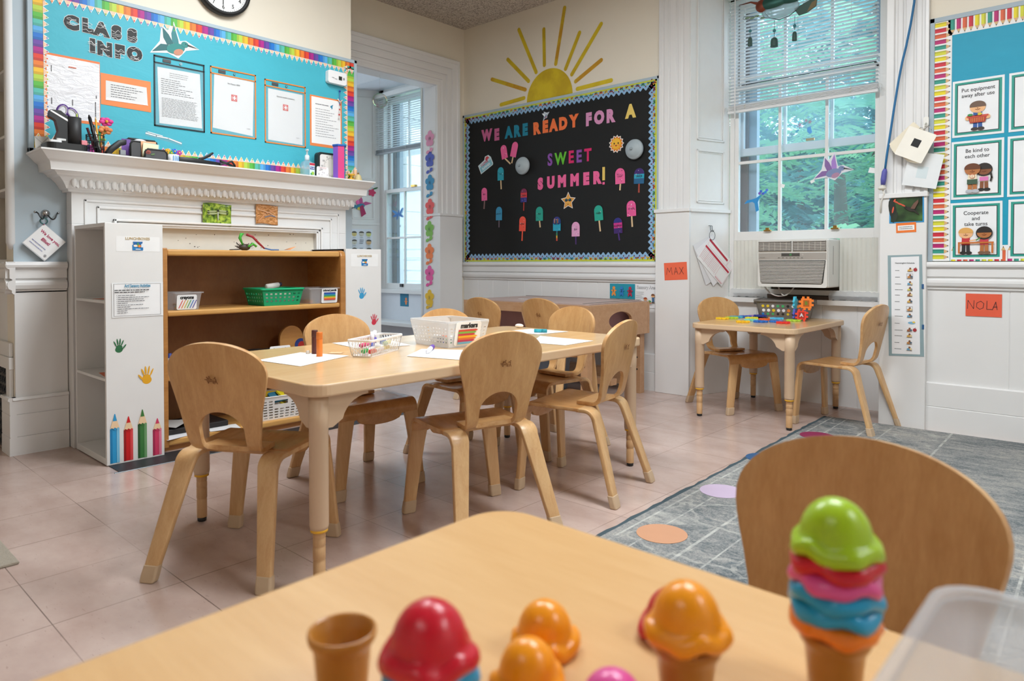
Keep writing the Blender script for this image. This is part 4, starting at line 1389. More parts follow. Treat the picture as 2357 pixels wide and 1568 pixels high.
mb = MB(); mb.tube([(-3.750 + .003 * math.cos(3 * q), .912 + .014 * math.cos(q), 1.062 + .014 * math.sin(q)) for q in [R(a) for a in range(0, 370, 20)]], .0028, '#3b6f70', 7); mb.tube([(-3.750, .912, 1.05), (-3.7505, .911, 1.045)], .004, '#c05a8a', 6); mb.build('hair_elastic', t, world=True)

# pictures stuck to the frieze
def curled(name, label, y0_, y1_, z0_, z1_, fn, curl=.018):
    mb = MB(); n = 10
    def pt(u, v, d):
        s_ = u
        return (BX + .011 + curl * (2 * abs(s_ - .45)) ** 2.2 * (.4 + .6 * abs(v - .4)) + d, lerp(y0_, y1_, u), lerp(z0_, z1_, v) + .004 * math.sin(s_ * 5))
    vs = [pt(i / n, j / n, 0) for j in range(n + 1) for i in range(n + 1)]
    for j in range(n):
        for i in range(n):
            a = j * (n + 1) + i
            mb.add([vs[a], vs[a + 1], vs[a + n + 2], vs[a + n + 1]], [(0, 1, 2, 3)], fn((i + .5) / n, (j + .5) / n), None, True)
    return tag(mb.build(name, merge=True, solid=.0006), label, 'picture')
rg = random.Random(5)
gm = NT('dragonfly_photo_green'); gv = gm.noise(gm.coord('Generated', (1, 3, 3)), 2.2, 2); gm.color(gm.ramp(gv, [(.35, lin('#3b5a17')), (.5, lin('#7fa02b')), (.65, lin('#b8cf4e'))])); gm.set(.35)
om = NT('dragonfly_photo_orange'); ov = om.noise(om.coord('Generated', (1, 2, 6), (0.7, 0, 0)), 3.0, 4, .6, 1.0); om.color(om.ramp(ov, [(.35, lin('#8a5a26')), (.5, lin('#c98a4c')), (.65, lin('#e0b083'))])); om.set(.35)
o = curled('dragonfly_picture', 'curled green photo of a dragonfly on a leaf, stuck on the mantel frieze', 1.613, 1.765, 1.072, 1.186, lambda u, v: gm.m, .014)
mb = MB(); mb.d = .0006; X = FW(BX + .0165)
mb.poly([(1.690, 1.08), (1.655, 1.10), (1.684, 1.085)], '#c6dd58', X); mb.poly([(1.694, 1.08), (1.73, 1.105), (1.70, 1.085)], '#d2e468', X); mb.poly([(1.692, 1.10), (1.697, 1.17), (1.687, 1.14)], '#c6dd58', X)
for s_ in (-1, 1):
    for v in (1.146, 1.134):
        mb.ell(1.692 + s_ * .028, v + s_ * .002, .030, .005, '#a9b583', X, 14, rot=s_ * -5); mb.ell(1.692 + s_ * .05, v, .006, .003, '#2a2a1c', X, 8)
mb.ell(1.692, 1.125, .0035, .030, '#b9bdb6', X, 12); mb.ell(1.692, 1.149, .006, .007, '#2b2a22', X, 10)
g = mb.build('dragonfly_print', o, world=True)
o = curled('dragonfly_picture', 'curled orange-brown photo of a blue damselfly, stuck on the mantel frieze', 1.910, 2.041, 1.088, 1.197, lambda u, v: om.m, .010)
mb = MB(); mb.d = .0006; X = FW(BX + .0155)
mb.line([(1.925, 1.105), (1.97, 1.15), (2.03, 1.172)], .006, '#d49a6e', X); mb.line([(1.92, 1.17), (1.99, 1.155), (2.035, 1.13)], .004, '#e3b68e', X)
mb.line([(1.962, 1.128), (1.995, 1.138), (2.025, 1.134)], .0035, '#3f78a8', X)
mb.build('damselfly_print', o, world=True)

# ---------------------------------------------------------------- sun painted over the black board
ym = NT('mustard_wall_paint'); yv = ym.noise(ym.coord('World'), 6, 4); ym.color(ym.ramp(yv, [(.4, lin('#c8a814')), (.6, lin('#dcc11e'))])); ym.set(.55)
yo = NT('orange_streaked_paint'); yv = yo.noise(yo.coord('World'), 9, 4); yo.color(yo.ramp(yv, [(.42, lin('#c79320')), (.6, lin('#d8bc22'))])); yo.set(.55)
t = thing('painted_sun', 'yellow half sun with ten rays painted on the wall over the black board', 'wall painting', (-3.4, NY, 2.13))
X = FN(NY)
mb = MB(); mb.d = .0008
pts = [(-3.395 + .226 * math.cos(R(a)), 2.128 + .228 * math.sin(R(a))) for a in range(0, 181, 5)]
mb.poly(pts, ym.m, X, .0006); mb.build('sun_disc', t, world=True)
for i, (a, b_) in enumerate([((-3.902, 2.158), (-3.652, 2.172)), ((-4.003, 2.382), (-3.638, 2.236)), ((-3.826, 2.510), (-3.603, 2.297)), ((-3.706, 2.722), (-3.525, 2.352)), ((-3.448, 2.667), (-3.442, 2.392)),
          ((-3.246, 2.782), (-3.330, 2.379)), ((-3.106, 2.565), (-3.236, 2.324)), ((-2.913, 2.585), (-3.177, 2.272)), ((-2.912, 2.326), (-3.141, 2.214)), ((-2.826, 2.166), (-3.125, 2.156))]):
    mb = MB(); mb.d = .0008
    a, b_ = Vector(a), Vector(b_); tv = (b_ - a).normalized(); nv = Vector((-tv.y, tv.x)); wd = .0155
    ang = math.degrees(math.atan2(tv.y, tv.x))
    pts = [tuple(a + wd * Vector((math.cos(R(ang + q)), math.sin(R(ang + q))))) for q in range(90, 271, 30)] + [tuple(b_ + wd * Vector((math.cos(R(ang + q)), math.sin(R(ang + q))))) for q in range(-90, 91, 30)]
    mb.poly(pts, yo.m if i in (1, 5, 8) else ym.m, X, .0006); mb.build('ray', t, world=True)

# ---------------------------------------------------------------- black summer board on the north wall
bd = thing('bulletin_board', 'black bulletin board with a light blue scalloped bug border, saying ready for a sweet summer', 'bulletin board', (-3.38, NY, .865))
u0, u1, v0, v1 = -4.333, -2.428, .868, 2.126
YB = NY - .016
mb = MB()
for r in ((u0, u1, v1 - .020, v1), (u0, u1, v0, v0 + .012), (u0, u0 + .020, v0, v1), (u1 - .016, u1, v0, v1)):
    mb.box(r[0], r[1], NY - .020, NY, r[2], r[3], '#aebfca')
mb.build('frame', bd, world=True, bevel=.002)
mb = MB(); mb.box(u0 + .015, u1 - .012, YB, NY, v0 + .01, v1 - .015, 'black_paper'); mb.build('backing_paper', bd, world=True)
FB = FN(YB)
BUG = ['#d8b02a', '#7a2240', '#3a8f5a', '#e07a2a', '#2a7d92', '#c8d23c', '#8e2b34']
def scallop(mb, X, L, seed):
    pitch = .0435; n = int(round(L / pitch)); pitch = L / n
    pts = [(0, 0), (L, 0)]
    m_ = n * 6
    for i in range(m_, -1, -1):
        u = L * i / m_
        pts.append((u, .056 + .010 * math.cos(2 * PI * u / pitch)))
    mb.d = .001
    mb.poly(pts, '#8fb8dc', X, .0008); mb.rect(0, L, 0, .014, '#c9cf45', X)
    rg = random.Random(seed); d0 = mb.d
    for i in range(n):
        mb.d = d0
        u = (i + .5) * pitch; c, c2 = rg.choice(BUG), rg.choice(BUG)
        a = rg.uniform(-40, 40)
        for s_ in (-1, 1):
            mb.ell(u + s_ * .008, .024 + rg.uniform(-.003, .003), .009, .0055, c, X, 9, rot=s_ * 35 + a)
            mb.ell(u + s_ * .006, .016, .006, .0045, c2, X, 8, rot=-s_ * 30 + a)
        mb.ell(u, .020, .002, .010, '#3a2a20', X, 8, rot=a)
        mb.rect(u + pitch * .42, u + pitch * .60, .034, .044, '#6b2039', X)
rect_ = (u0 + .018, u1 - .016, v0 + .012, v1 - .018)
T = lambda u, v, a: FB @ Matrix.Translation((u, v, 0)) @ Matrix.Rotation(R(a), 4, 'Z')
for X, L, sd in ((T(rect_[0], rect_[2], 0), rect_[1] - rect_[0], 1), (T(rect_[1], rect_[2], 90), rect_[3] - rect_[2], 2), (T(rect_[1], rect_[3], 180), rect_[1] - rect_[0], 3), (T(rect_[0], rect_[3], -90), rect_[3] - rect_[2], 4)):
    mb = MB(); scallop(mb, X, L, sd); mb.build('scalloped_border', bd, world=True)
LET = [('W', -4.047, 1.922, '#c4608e', 'WE', 'W', 0), ('E', -3.934, 1.913, '#c4608e', 'WE', 'E', 0), ('A', -3.800, 1.915, '#0f7f9a', 'ARE', 'A', 0), ('R', -3.712, 1.913, '#0f7f9a', 'ARE', 'R', 0), ('E', -3.626, 1.914, '#0f7f9a', 'ARE', 'E', 0),
       ('R', -3.508, 1.908, '#f4753a', 'READY', 'R', 2), ('E', -3.420, 1.910, '#f4753a', 'READY', 'E', 0), ('A', -3.338, 1.910, '#f4753a', 'READY', 'A', 0), ('D', -3.246, 1.911, '#f4753a', 'READY', 'D', 0), ('Y', -3.145, 1.916, '#f4753a', 'READY', 'Y', 0),
       ('F', -3.010, 1.909, '#d892bd', 'FOR', 'F', 0), ('O', -2.917, 1.910, '#d892bd', 'FOR', 'O', 0), ('R', -2.822, 1.907, '#d892bd', 'FOR', 'R', 0), ('A', -2.653, 1.916, '#eccd6a', 'A', 'lone A', 0)]
for ch, u, v, c, wd, nm, rot in LET:
    mb = MB(); mb.d = .001
    mb.text(ch, .118, c, at(FB, u, v, 0, rot, .86, 1.0), bold=.0088, th=.002)
    tag(mb.build('cutout_letter'), ('yellow letter A standing alone at the end of the top line' if nm == 'lone A' else 'bubble letter %s of the word %s on the black board' % (nm, wd)), 'letter', 'summer board letters')
for ch, u, v, c, nm in (('S', -3.372, 1.652, '#8a4aa8', 'S'), ('W', -3.270, 1.650, '#63bf2c', 'W'), ('E', -3.170, 1.652, '#d81b67', 'first E'), ('E', -3.097, 1.650, '#8a4aa8', 'second E'), ('T', -3.016, 1.651, '#d81b67', 'T')):
    mb = MB(); mb.d = .001
    mb.text(ch, .124, c, at(FB, u, v, 0, 0, .82, 1), bold=.0045, th=.002)
    tag(mb.build('cutout_letter'), 'letter %s of the word SWEET on the black board' % nm, 'letter', 'summer board letters')
for ch, u, v, nm in (('S', -3.468, 1.476, 'S'), ('U', -3.364, 1.479, 'U'), ('M', -3.256, 1.480, 'first M'), ('M', -3.137, 1.480, 'second M'), ('E', -3.032, 1.480, 'E'), ('R', -2.937, 1.480, 'R')):
    mb = MB(); mb.d = .001
    mb.text(ch, .112, '#f0659c', at(FB, u, v, 0, 0, .88, 1), bold=.0090, th=.002)
    tag(mb.build('cutout_letter'), 'bright pink letter %s of the word SUMMER on the black board' % nm, 'letter', 'summer board letters')
mb = MB(); mb.d = .001; mb.rect(-2.888, -2.866, 1.460, 1.555, '#e8c765', FB, .002); mb.rect(-2.886, -2.868, 1.430, 1.448, '#f0659c', FB, .002)
tag(mb.build('exclamation_mark'), 'yellow exclamation mark with a pink dot after SUMMER', 'letter', 'summer board letters')

# paper ice pops, one per child
def ice_pop(top, bot, stick_end, wd, base, stick, deco, label, seed, name=None):
    t = thing('paper_ice_pop', label, 'paper ice pop', (top[0], YB, stick_end[1]), 0, 'paper ice pops')
    top, bot = Vector(top), Vector(bot)
    ax = top - bot; L = ax.length; rot = math.degrees(math.atan2(ax.y, ax.x)) - 90
    X = at(FB, bot.x, bot.y, 0, rot)
    h = wd / 2
    rg = random.Random(seed)
    e = Vector(stick_end) - bot
    mb = MB(); mb.d = .001; q = math.degrees(math.atan2(-e.y, -e.x)) - 90
    Y = at(FB, bot.x, bot.y, 0, q)
    mb.rect(-.0058, .0058, -e.length, .01, stick[0], Y, .0015)
    for i, c in enumerate(stick[1:]):
        mb.rect(-.0058, .0058, -e.length + i * .02, -e.length + i * .02 + .02, c, Y)
    mb.build('stick', t, world=True)
    mb = MB(); mb.d = .003
    pts = [(-h, 0), (h, 0)] + [(h * math.cos(R(a)), L - h + h * math.sin(R(a))) for a in range(0, 181, 20)]
    mb.poly(pts, base, X, .001)
    if deco == 'drip':
        pts = [(h * math.cos(R(a)), L - h + h * math.sin(R(a))) for a in range(0, 181, 20)]
        mb.poly(pts + [(-h, L * .52), (-h * .4, L * .45), (0, L * .55), (h * .5, L * .44), (h, L * .52)], seed_cols[seed % 4], X)
        for i in range(5):
            mb.rect(-h * .7 + i * h * .3, -h * .55 + i * h * .3, L * .55, L * .85, BUG[i], X)
    elif deco == 'band':
        mb.rect(-h, h, 0, L * .34, seed_cols[seed % 4], X); pts = [(h * math.cos(R(a)), L - h + h * math.sin(R(a))) for a in range(0, 181, 20)]; mb.poly(pts, seed_cols[(seed + 1) % 4], X)
    d0 = mb.d
    for _ in range({'dots': 16, 'few': 6, 'plain': 0}.get(deco, 8)):
        mb.d = d0
        mb.ell(rg.uniform(-h * .75, h * .75), rg.uniform(L * .06, L * .86), rg.uniform(.0012, .0034), rg.uniform(.0012, .0034), rg.choice(['#f6eef2', '#2c2c48', '#f4f4f4', '#7a2240', '#3a2a6a']), X, 8)
    if name:
        mb.text(name, .0165, '#26242c', at(X, 0, L * .48, 0, 0, .9, 1.1), th=.0003)
    mb.build('pop', t, world=True)
seed_cols = ['#2a2a80', '#7a1f4a', '#1f5f8a', '#3b1f6a']
TAN = '#e6c79a'
POPS = [((-3.862, 1.822), (-3.840, 1.712), (-3.782, 1.664), .066, '#f0659c', [TAN], 'few', 'tilted hot pink ice pop, left of the crossed pair under WE ARE', None),
        ((-3.722, 1.833), (-3.754, 1.717), (-3.768, 1.668), .064, '#f0659c', [TAN], 'plain', 'tilted hot pink ice pop, right of the crossed pair under WE ARE', None),
        ((-3.888, 1.647), (-3.888, 1.540), (-3.884, 1.468), .068, '#2aa0b4', [TAN], 'few', 'turquoise ice pop below the crossed pink pair', 'TILL'),
        ((-4.076, 1.494), (-4.074, 1.387), (-4.081, 1.318), .064, '#ee6aa0', ['#8a6a66'], 'few', 'pink speckled ice pop nearest the left border', 'BEN'),
        ((-3.636, 1.456), (-3.638, 1.348), (-3.640, 1.281), .066, '#d43a40', ['#a53024'], 'band', 'red and purple ice pop left of the word SUMMER', 'OWEN'),
        ((-3.906, 1.327), (-3.908, 1.217), (-3.909, 1.159), .068, '#3a90b8', ['#6a5a66'], 'few', 'blue ice pop in the lower left of the black board', 'ELLIOT'),
        ((-3.648, 1.237), (-3.653, 1.120), (-3.658, 1.044), .068, '#f25540', ['#ee5a3c'], 'few', 'orange-red ice pop with a matching stick', 'HENRY'),
        ((-3.476, 1.304), (-3.476, 1.195), (-3.470, 1.144), .072, '#22a08c', [TAN], 'few', 'green ice pop left of the starfish', 'MAE'),
        ((-3.303, 1.219), (-3.304, 1.112), (-3.304, 1.036), .073, '#23a6c4', ['#2a6a8a', '#d8482e', '#e8b02a', '#3a8f5a'], 'drip', 'turquoise ice pop with a rainbow striped top', 'KNOX'),
        ((-3.125, 1.173), (-3.125, 1.065), (-3.124, 1.006), .073, '#eaa6cf', ['#4a2a6a'], 'dots', 'pale pink spotted ice pop in the bottom middle', 'ISLA'),
        ((-2.924, 1.284), (-2.915, 1.174), (-2.905, 1.096), .074, '#22a892', [TAN], 'few', 'green ice pop right of the starfish', 'MABEL'),
        ((-2.756, 1.187), (-2.750, 1.077), (-2.741, 1.028), .070, '#d0348e', ['#4a2a7a'], 'band', 'magenta and violet ice pop with a purple stick', 'ELEANOR'),
        ((-2.646, 1.301), (-2.641, 1.193), (-2.636, 1.119), .074, '#ea5a9a', [TAN], 'dots', 'pink sequinned ice pop nearest the right border', 'KAYLEE'),
        ((-2.738, 1.534), (-2.735, 1.424), (-2.739, 1.379), .080, '#f0669e', [TAN], 'dots', 'pink glitter ice pop below the cartoon sun', 'JULIA'),
        ((-2.579, 1.520), (-2.583, 1.413), (-2.584, 1.352), .080, '#2aa4c0', ['#a8483a'], 'band', 'blue and purple ice pop at the far right under the silver bell', 'GRACIE')]
for i, (a, b_, e, wd, c, st, deco, lab, nm) in enumerate(POPS):
    ice_pop(a, b_, e, wd, c, st, deco, lab, i, nm)

# two silver alarm bells through the board, and the stickers
for (u, v, r, lab) in ((-3.636, 1.633, .070, 'round silver alarm bell left of the word SWEET'), (-2.610, 1.650, .070, 'round silver alarm bell at the right edge of the black board')):
    t = thing('alarm_bell', lab, 'bell', (u, YB, v - r), 0, 'alarm bells on the black board')
    X = at(FB, u, v)
    mb = MB(); mb.lathe([(.018, 0), (r * .96, .010), (r, .016), (r * .98, .024), (r * .9, .034), (r * .84, .0345), (r * .78, .040), (r * .5, .052), (r * .22, .057), (.0005, .058)], '#a9b5bb', 40, X, cap=False); mb.build('gong', t, world=True)
    mb = MB(); mb.lathe([(.010, .056), (.010, .066), (.007, .072), (.0005, .073)], '#98a4aa', 18, X, cap=False); mb.build('cap_nut', t, world=True)
mb = MB(); mb.d = .001; X = at(FB, -2.769, 1.707)
def burst(n, r0, r1, a0=0):
    return [((r0 if i % 2 else r1) * math.cos(R(a0 + 180 * i / n)), (r0 if i % 2 else r1) * math.sin(R(a0 + 180 * i / n))) for i in range(2 * n)]
mb.poly(burst(13, .051, .064), '#f6eee6', X); mb.poly(burst(13, .043, .057), '#d8702a', X); mb.ell(0, 0, .042, .042, '#f0a824', X, 26); mb.ell(-.004, .006, .036, .034, '#f6bc34', X, 26)
for s_ in (-1, 1):
    mb.ell(s_ * .017, .004, .0055, .0065, '#3a2010', X, 10); mb.ell(s_ * .024, -.010, .006, .004, '#ee7a5a', X, 10)
mb.ell(0, -.008, .009, .009, '#c0392b', X, 14, a0=180, a1=360)
tag(mb.build('sun_sticker'), 'smiling cartoon sun cutout on the black board', 'cutout')
mb = MB(); mb.d = .001; X = at(FB, -3.196, 1.330)
st = [( (.073 if i % 2 == 0 else .036) * math.cos(R(90 + 36 * i)), (.070 if i % 2 == 0 else .036) * math.sin(R(90 + 36 * i))) for i in range(10)]
mb.poly(st, '#f3ede6', X); mb.poly([(x * .86, y * .86) for x, y in st], '#e59a35', X); mb.poly([(x * .62, y * .62) for x, y in st], '#efb252', X)
for s_ in (-1, 1):
    mb.ell(s_ * .017, .008, .015, .011, '#1d3340', X, 16); mb.ell(s_ * .017 - .003, .011, .006, .004, '#2f7f8f', X, 10)
mb.line([(-.006, .010), (.006, .010)], .004, '#1d3340', X); mb.line([(-.010, -.018), (0, -.024), (.010, -.018)], .0025, '#6a3a10', X)
tag(mb.build('starfish_sticker'), 'orange starfish in dark sunglasses on the black board', 'cutout')
mb = MB(); mb.d = .001; X = at(FB, -4.062, 1.690, 0, 26)
mb.poly([(-.082, -.050), (.070, -.050), (.078, -.040), (.078, .020), (.060, .050), (.020, .058), (.002, .036), (-.082, .030)], '#dfeaee', X); mb.rect(-.074, .070, -.044, .004, '#8cc4d4', X); mb.rect(-.074, .070, .004, .026, '#c3e2ea', X)
mb.ell(.036, .026, .022, .022, '#d24a52', X, 14, a0=-10, a1=190); mb.text('I LOVE', .030, '#c23a5a', at(X, -.006, .010), bold=.0012); mb.text('SUMMER', .026, '#eef4f6', at(X, 0, -.025), bold=.001)
tag(mb.build('summer_sticker'), 'pale blue tilted sticker with a watermelon, reading I LOVE SUMMER', 'cutout')
mb = MB(); mb.d = .003; hummingbird(mb, at(FB, -3.415, 1.998, 0, 60, .075), ('#8a9ab0', '#c2ccd6', '#b06a80', '#dfe6ee'), -1)
tag(mb.build('paper_bird'), 'tiny silver hummingbird sticker above the word READY', 'bird cutout')

# ---------------------------------------------------------------- things standing on the mantel shelf
MZ = 1.371
def mtube(mb, pts, r, m, n=8):
    mb.tube(pts, r, m, n)
# black desk caddy with tape dispenser, tray and mesh cups
t = thing('desk_caddy', 'black desk caddy crowded with pens and clips, at the left end of the mantel shelf', 'desk organizer', (-3.62, .965, MZ))
mb = MB(); mb.prism(rrect(-3.70, -3.555, .885, 1.045, .03), MZ + .0005, MZ + .032, 'black'); mb.build('base_tray', t, world=True, bevel=.004)
mb = MB(); mb.prism([(.915, 0), (.985, 0), (.985, .08), (.975, .125), (.945, .150), (.905, .150), (.900, .120), (.925, .105), (.935, .06)], -.02, .02, 'black', FW(-3.615) @ Matrix.Translation((0, MZ + .03, 0))); mb.build('tape_arm', t, world=True, bevel=.003)
mb = MB(); mb.d = .0215; X = FW(-3.615) @ Matrix.Translation((0, MZ + .03, 0)); mb.poly([(.903, .142), (.906, .148), (.975, .112), (.980, .122), (.985, .104), (.972, .104)], 'paper', X, .002); mb.build('tape_strip', t, world=True)
for (x, y, r, h, nm) in ((-3.60, .998, .028, .125, 'mesh_cup'),):
    mb = MB(); X = Matrix.Translation((x, y, MZ + .032)); mb.lathe([(r, 0), (r, h), (r - .002, h), (r - .002, .003)], '#2c2c2e', 20, X); mb.build(nm, t, world=True)
mb = MB(); mb.prism(rrect(-3.63, -3.58, .895, .945, .01), MZ + .032, MZ + .045, 'paper'); mb.prism(rrect(-3.625, -3.59, .925, .965, .01), MZ + .045, MZ + .055, '#e4e4e2'); mb.build('white_erasers', t, world=True, bevel=.003)
mb = MB(); mb.box(-3.60, -3.57, 1.018, 1.042, MZ + .033, MZ + .055, '#e58a94'); mb.build('pink_eraser', t, world=True, bevel=.003)
# scissors in the caddy
t = thing('scissors', 'purple-handled scissors standing handles-up in the desk caddy', 'scissors', (-3.61, .965, MZ + .09))
for (cy, cz, a, rr) in ((.953, MZ + .182, 68, .026), (.992, MZ + .175, 128, .024)):
    mb = MB(); pts = []
    for i in range(0, 361, 24):
        q = R(i); u, v = rr * 1.05 * math.cos(q), rr * .72 * math.sin(q); c, s_ = math.cos(R(a)), math.sin(R(a))
        pts.append((-3.606, cy + u * c - v * s_, cz + u * s_ + v * c))
    mb.tube(pts, .0058, '#5b3a86', 8); mb.tube([(p[0] + .002, lerp(p[1], cy, .16), lerp(p[2], cz, .16)) for p in pts], .004, '#b9b3bd', 6)
    mb.tube([(-3.606, lerp(cy, .974, .6), cz - .024), (-3.606, .974, MZ + .13)], .007, '#2a2233', 8)
    mb.build('handle', t, world=True)
mb = MB(); mb.strip([(-3.606, .972, MZ + .14), (-3.604, .978, MZ + .05)], [(0, .009, 0), (0, .004, 0)], [(.0015, 0, 0), (.001, 0, 0)], 'metal'); mb.build('blade', t, world=True)
# pencils in the caddy's cup
for i, (dy, dx, hh, c, lab) in enumerate(((-.010, .006, .100, '#c79a3c', 'gold patterned pencil in the caddy cup, left of its pair'), (.004, .010, .108, '#8e6a2c', 'bronze patterned pencil in the caddy cup, right of its pair'), (.008, -.006, .135, '#b9d25a', 'lime green pencil rising highest from the caddy cup'))):
    mb = MB(); p0 = Vector((-3.60 + dx, .998 + dy, MZ + .036)); p1 = p0 + Vector((.004, .004 * (i - 1), hh)); mb.tube([p0, p1, p1 + Vector((0, 0, .012))], [.0038, .0038, .0008], c, 7); tag(mb.build('pencil'), lab, 'pencil', 'pencils in the caddy cup')
# white envelope behind
mb = MB(); X = at(FW(-3.700), .895, MZ + .036, 0, 4); mb.d = .001; mb.rect(-.026, .03, -.034, .034, '#e9e7e0', X, .0012); mb.line([(-.024, .032), (.002, .004), (.028, .032)], .0015, 'ink_pale', X)
tag(mb.build('envelope'), 'pale envelope propped behind the desk caddy', 'envelope')
# wire pen cup with pens, pencil and paper flowers
t = thing('pen_cup', 'black wire pen cup holding pens, a pencil and paper flowers', 'pen cup', (-3.61, 1.085, MZ))
mb = MB(); X = Matrix.Translation((-3.61, 1.085, MZ))
mb.lathe([(.036, .001), (.036, .006), (.002, .006)], 'black', 20, X)
for z in (.03, .058, .088):
    mb.tube([(-3.61 + .037 * math.cos(R(a)), 1.085 + .037 * math.sin(R(a)), MZ + z) for a in range(0, 361, 18)], .0022, 'black', 5)
for a in range(0, 360, 20):
    mb.tube([(-3.61 + .037 * math.cos(R(a)), 1.085 + .037 * math.sin(R(a)), MZ + .003), (-3.61 + .037 * math.cos(R(a)), 1.085 + .037 * math.sin(R(a)), MZ + .09)], .0013, 'black', 4)
mb.build('wire_body', t, world=True)
def stick(name, label, p0, p1, r, c, tip=None, cat='pen', grp=None):
    mb = MB(); a, b_ = Vector(p0), Vector(p1); mb.tube([a, b_], r, c, 8)
    if tip:
        dv = (b_ - a).normalized(); mb.tube([b_, b_ + dv * .014], [r, r * .35], tip, 8)
    return tag(mb.build(name), label, cat, grp)
PX = -3.61
stick('pen', 'thick black marker leaning left in the wire pen cup', (PX + .01, 1.095, MZ + .008), (PX + .012, 1.060, MZ + .165), .0075, 'black', 'black', 'pen', 'pens in the wire cup')
stick('pen', 'silver ballpoint pen in the middle of the wire pen cup', (PX + .012, 1.105, MZ + .008), (PX + .014, 1.076, MZ + .125), .005, 'metal', 'black', 'pen', 'pens in the wire cup')
stick('pen', 'dark red pen at the far left of the wire pen cup', (PX + .002, 1.090, MZ + .008), (PX + .002, 1.052, MZ + .12), .006, '#4a1822', None, 'pen', 'pens in the wire cup')
stick('pen', 'green pen at the right of the wire pen cup', (PX - .004, 1.098, MZ + .008), (PX - .004, 1.106, MZ + .115), .005, '#2e8a4e', None, 'pen', 'pens in the wire cup')
stick('pen', 'orange pen beside the green one in the wire pen cup', (PX - .006, 1.105, MZ + .008), (PX - .006, 1.117, MZ + .112), .005, '#e88a34', None, 'pen', 'pens in the wire cup')
stick('pencil', 'yellow pencil standing tall in the wire pen cup', (PX + .005, 1.100, MZ + .008), (PX + .005, 1.087, MZ + .16), .0042, '#e0a52c', '#e3c08a', 'pencil')
mb = MB(); mb.sphere((PX - .012, 1.081, MZ + .115), .013, '#b9a2d6', 9, None, (1, .8, 1)); mb.tube([(PX - .012, 1.084, MZ + .10), (PX - .008, 1.092, MZ + .01)], .003, '#9a86b8', 6); tag(mb.build('pom_pom_pen'), 'lilac topped pen in the wire pen cup', 'pen')
for (y, z, c, c2, lab) in ((1.132, MZ + .160, '#d83b8e', '#e8a23a', 'magenta paper flower above the wire pen cup'), (1.128, MZ + .120, '#d6854e', '#c96a3a', 'orange paper flower lower in the wire pen cup')):
    t = thing('paper_flower', lab, 'paper flower', (PX, y, z - .09))
    mb = MB()
    for i in range(6):
        a = R(60 * i + 12)
        mb.sphere((PX + .004 * math.cos(a * 2), y + .019 * math.cos(a), z + .012 * math.sin(a)), .013, c, 7, None, (.45, 1, .75))
    mb.build('petals', t, world=True)
    mb = MB(); mb.sphere((PX + .008, y, z), .007, c2, 7); mb.build('flower_center', t, world=True)
    mb = MB(); mb.tube([(PX, y, z), (PX - .006, y - .01, z - .06), (PX - .01, 1.100, MZ + .012)], .002, '#5f8f45', 6); mb.sphere((PX, y - .008, z - .045), .012, '#8fae4a', 6, None, (.3, 1, .6)); mb.build('stem', t, world=True)
# stapler
t = thing('stapler', 'black stapler with a grey base, lying open to the left of the card holder', 'stapler', (-3.60, 1.17, MZ))
mb = MB(); mb.strip([(-3.60, 1.130, MZ + .006), (-3.60, 1.150, MZ + .034), (-3.60, 1.185, MZ + .066), (-3.60, 1.212, MZ + .072)], [(.016, 0, 0)] * 4, [(0, -.008, .008), (0, -.009, .010), (0, -.006, .012), (0, 0, .012)], 'black'); mb.build('arm', t, world=True, bevel=.004)
mb = MB(); mb.box(-3.618, -3.582, 1.125, 1.222, MZ + .0005, MZ + .010, 'black'); mb.box(-3.61, -3.59, 1.185, 1.210, MZ + .010, MZ + .034, '#8d8f94'); mb.build('base', t, world=True, bevel=.002)
# mesh letter holder with cards
t = thing('letter_holder', 'black mesh letter holder with note cards on the mantel shelf', 'letter holder', (-3.62, 1.31, MZ))
for (x, ya, yb, h, nm) in ((-3.575, 1.290, 1.392, .050, 'front_rail'), (-3.605, 1.235, 1.300, .085, 'end_pocket'), (-3.665, 1.235, 1.380, .105, 'back_rail')):
    mb = MB(); pts = [(x, ya, MZ + .004), (x, ya, MZ + h - .014), (x, ya + .012, MZ + h), (x, yb - .012, MZ + h), (x, yb, MZ + h - .014), (x, yb, MZ + .004)]; mb.tube(pts, .0042, 'black', 8)
    mb.box(x - .0008, x + .0008, ya, yb, MZ + .003, MZ + h - .003, '#4a4a4c'); mb.build(nm, t, world=True)
mb = MB(); mb.box(-3.67, -3.573, 1.235, 1.392, MZ + .0005, MZ + .008, 'black'); mb.build('floor_plate', t, world=True)
for (x, ya, yb, za, zb, c, rot, lab) in ((-3.592, 1.285, 1.355, .012, .078, '#f0ecc8', -4, 'cream note card at the front of the letter holder'), (-3.597, 1.290, 1.362, .012, .081, '#a9d8d6', -2, 'pale turquoise note card behind the cream one'), (-3.602, 1.282, 1.352, .012, .090, '#f0b489', 3, 'peach note card second from the back in the letter holder'), (-3.655, 1.212, 1.252, .010, .098, '#7a56a6', 0, 'purple card standing between stapler and letter holder')):
    mb = MB(); X = at(FW(x), (ya + yb) / 2, MZ + (za + zb) / 2, 0, rot); mb.d = .001; mb.rect(-(yb - ya) / 2, (yb - ya) / 2, -(zb - za) / 2, (zb - za) / 2, c, X, .001); tag(mb.build('note_card'), lab, 'card', 'cards in the letter holder')
mb = MB(); mb.lathe([(.0005, 0), (.05, 0), (.05, .0014), (.0005, .0014)], '#e9e9ec', 30, at(FW(-3.648), 1.295, MZ + .055, 0)); mb.ell(0, .012, .016, .008, '#e8845a', at(FW(-3.648), 1.295, MZ + .055, .002)); tag(mb.build('round_card'), 'round white card with an orange print at the back of the letter holder', 'card')
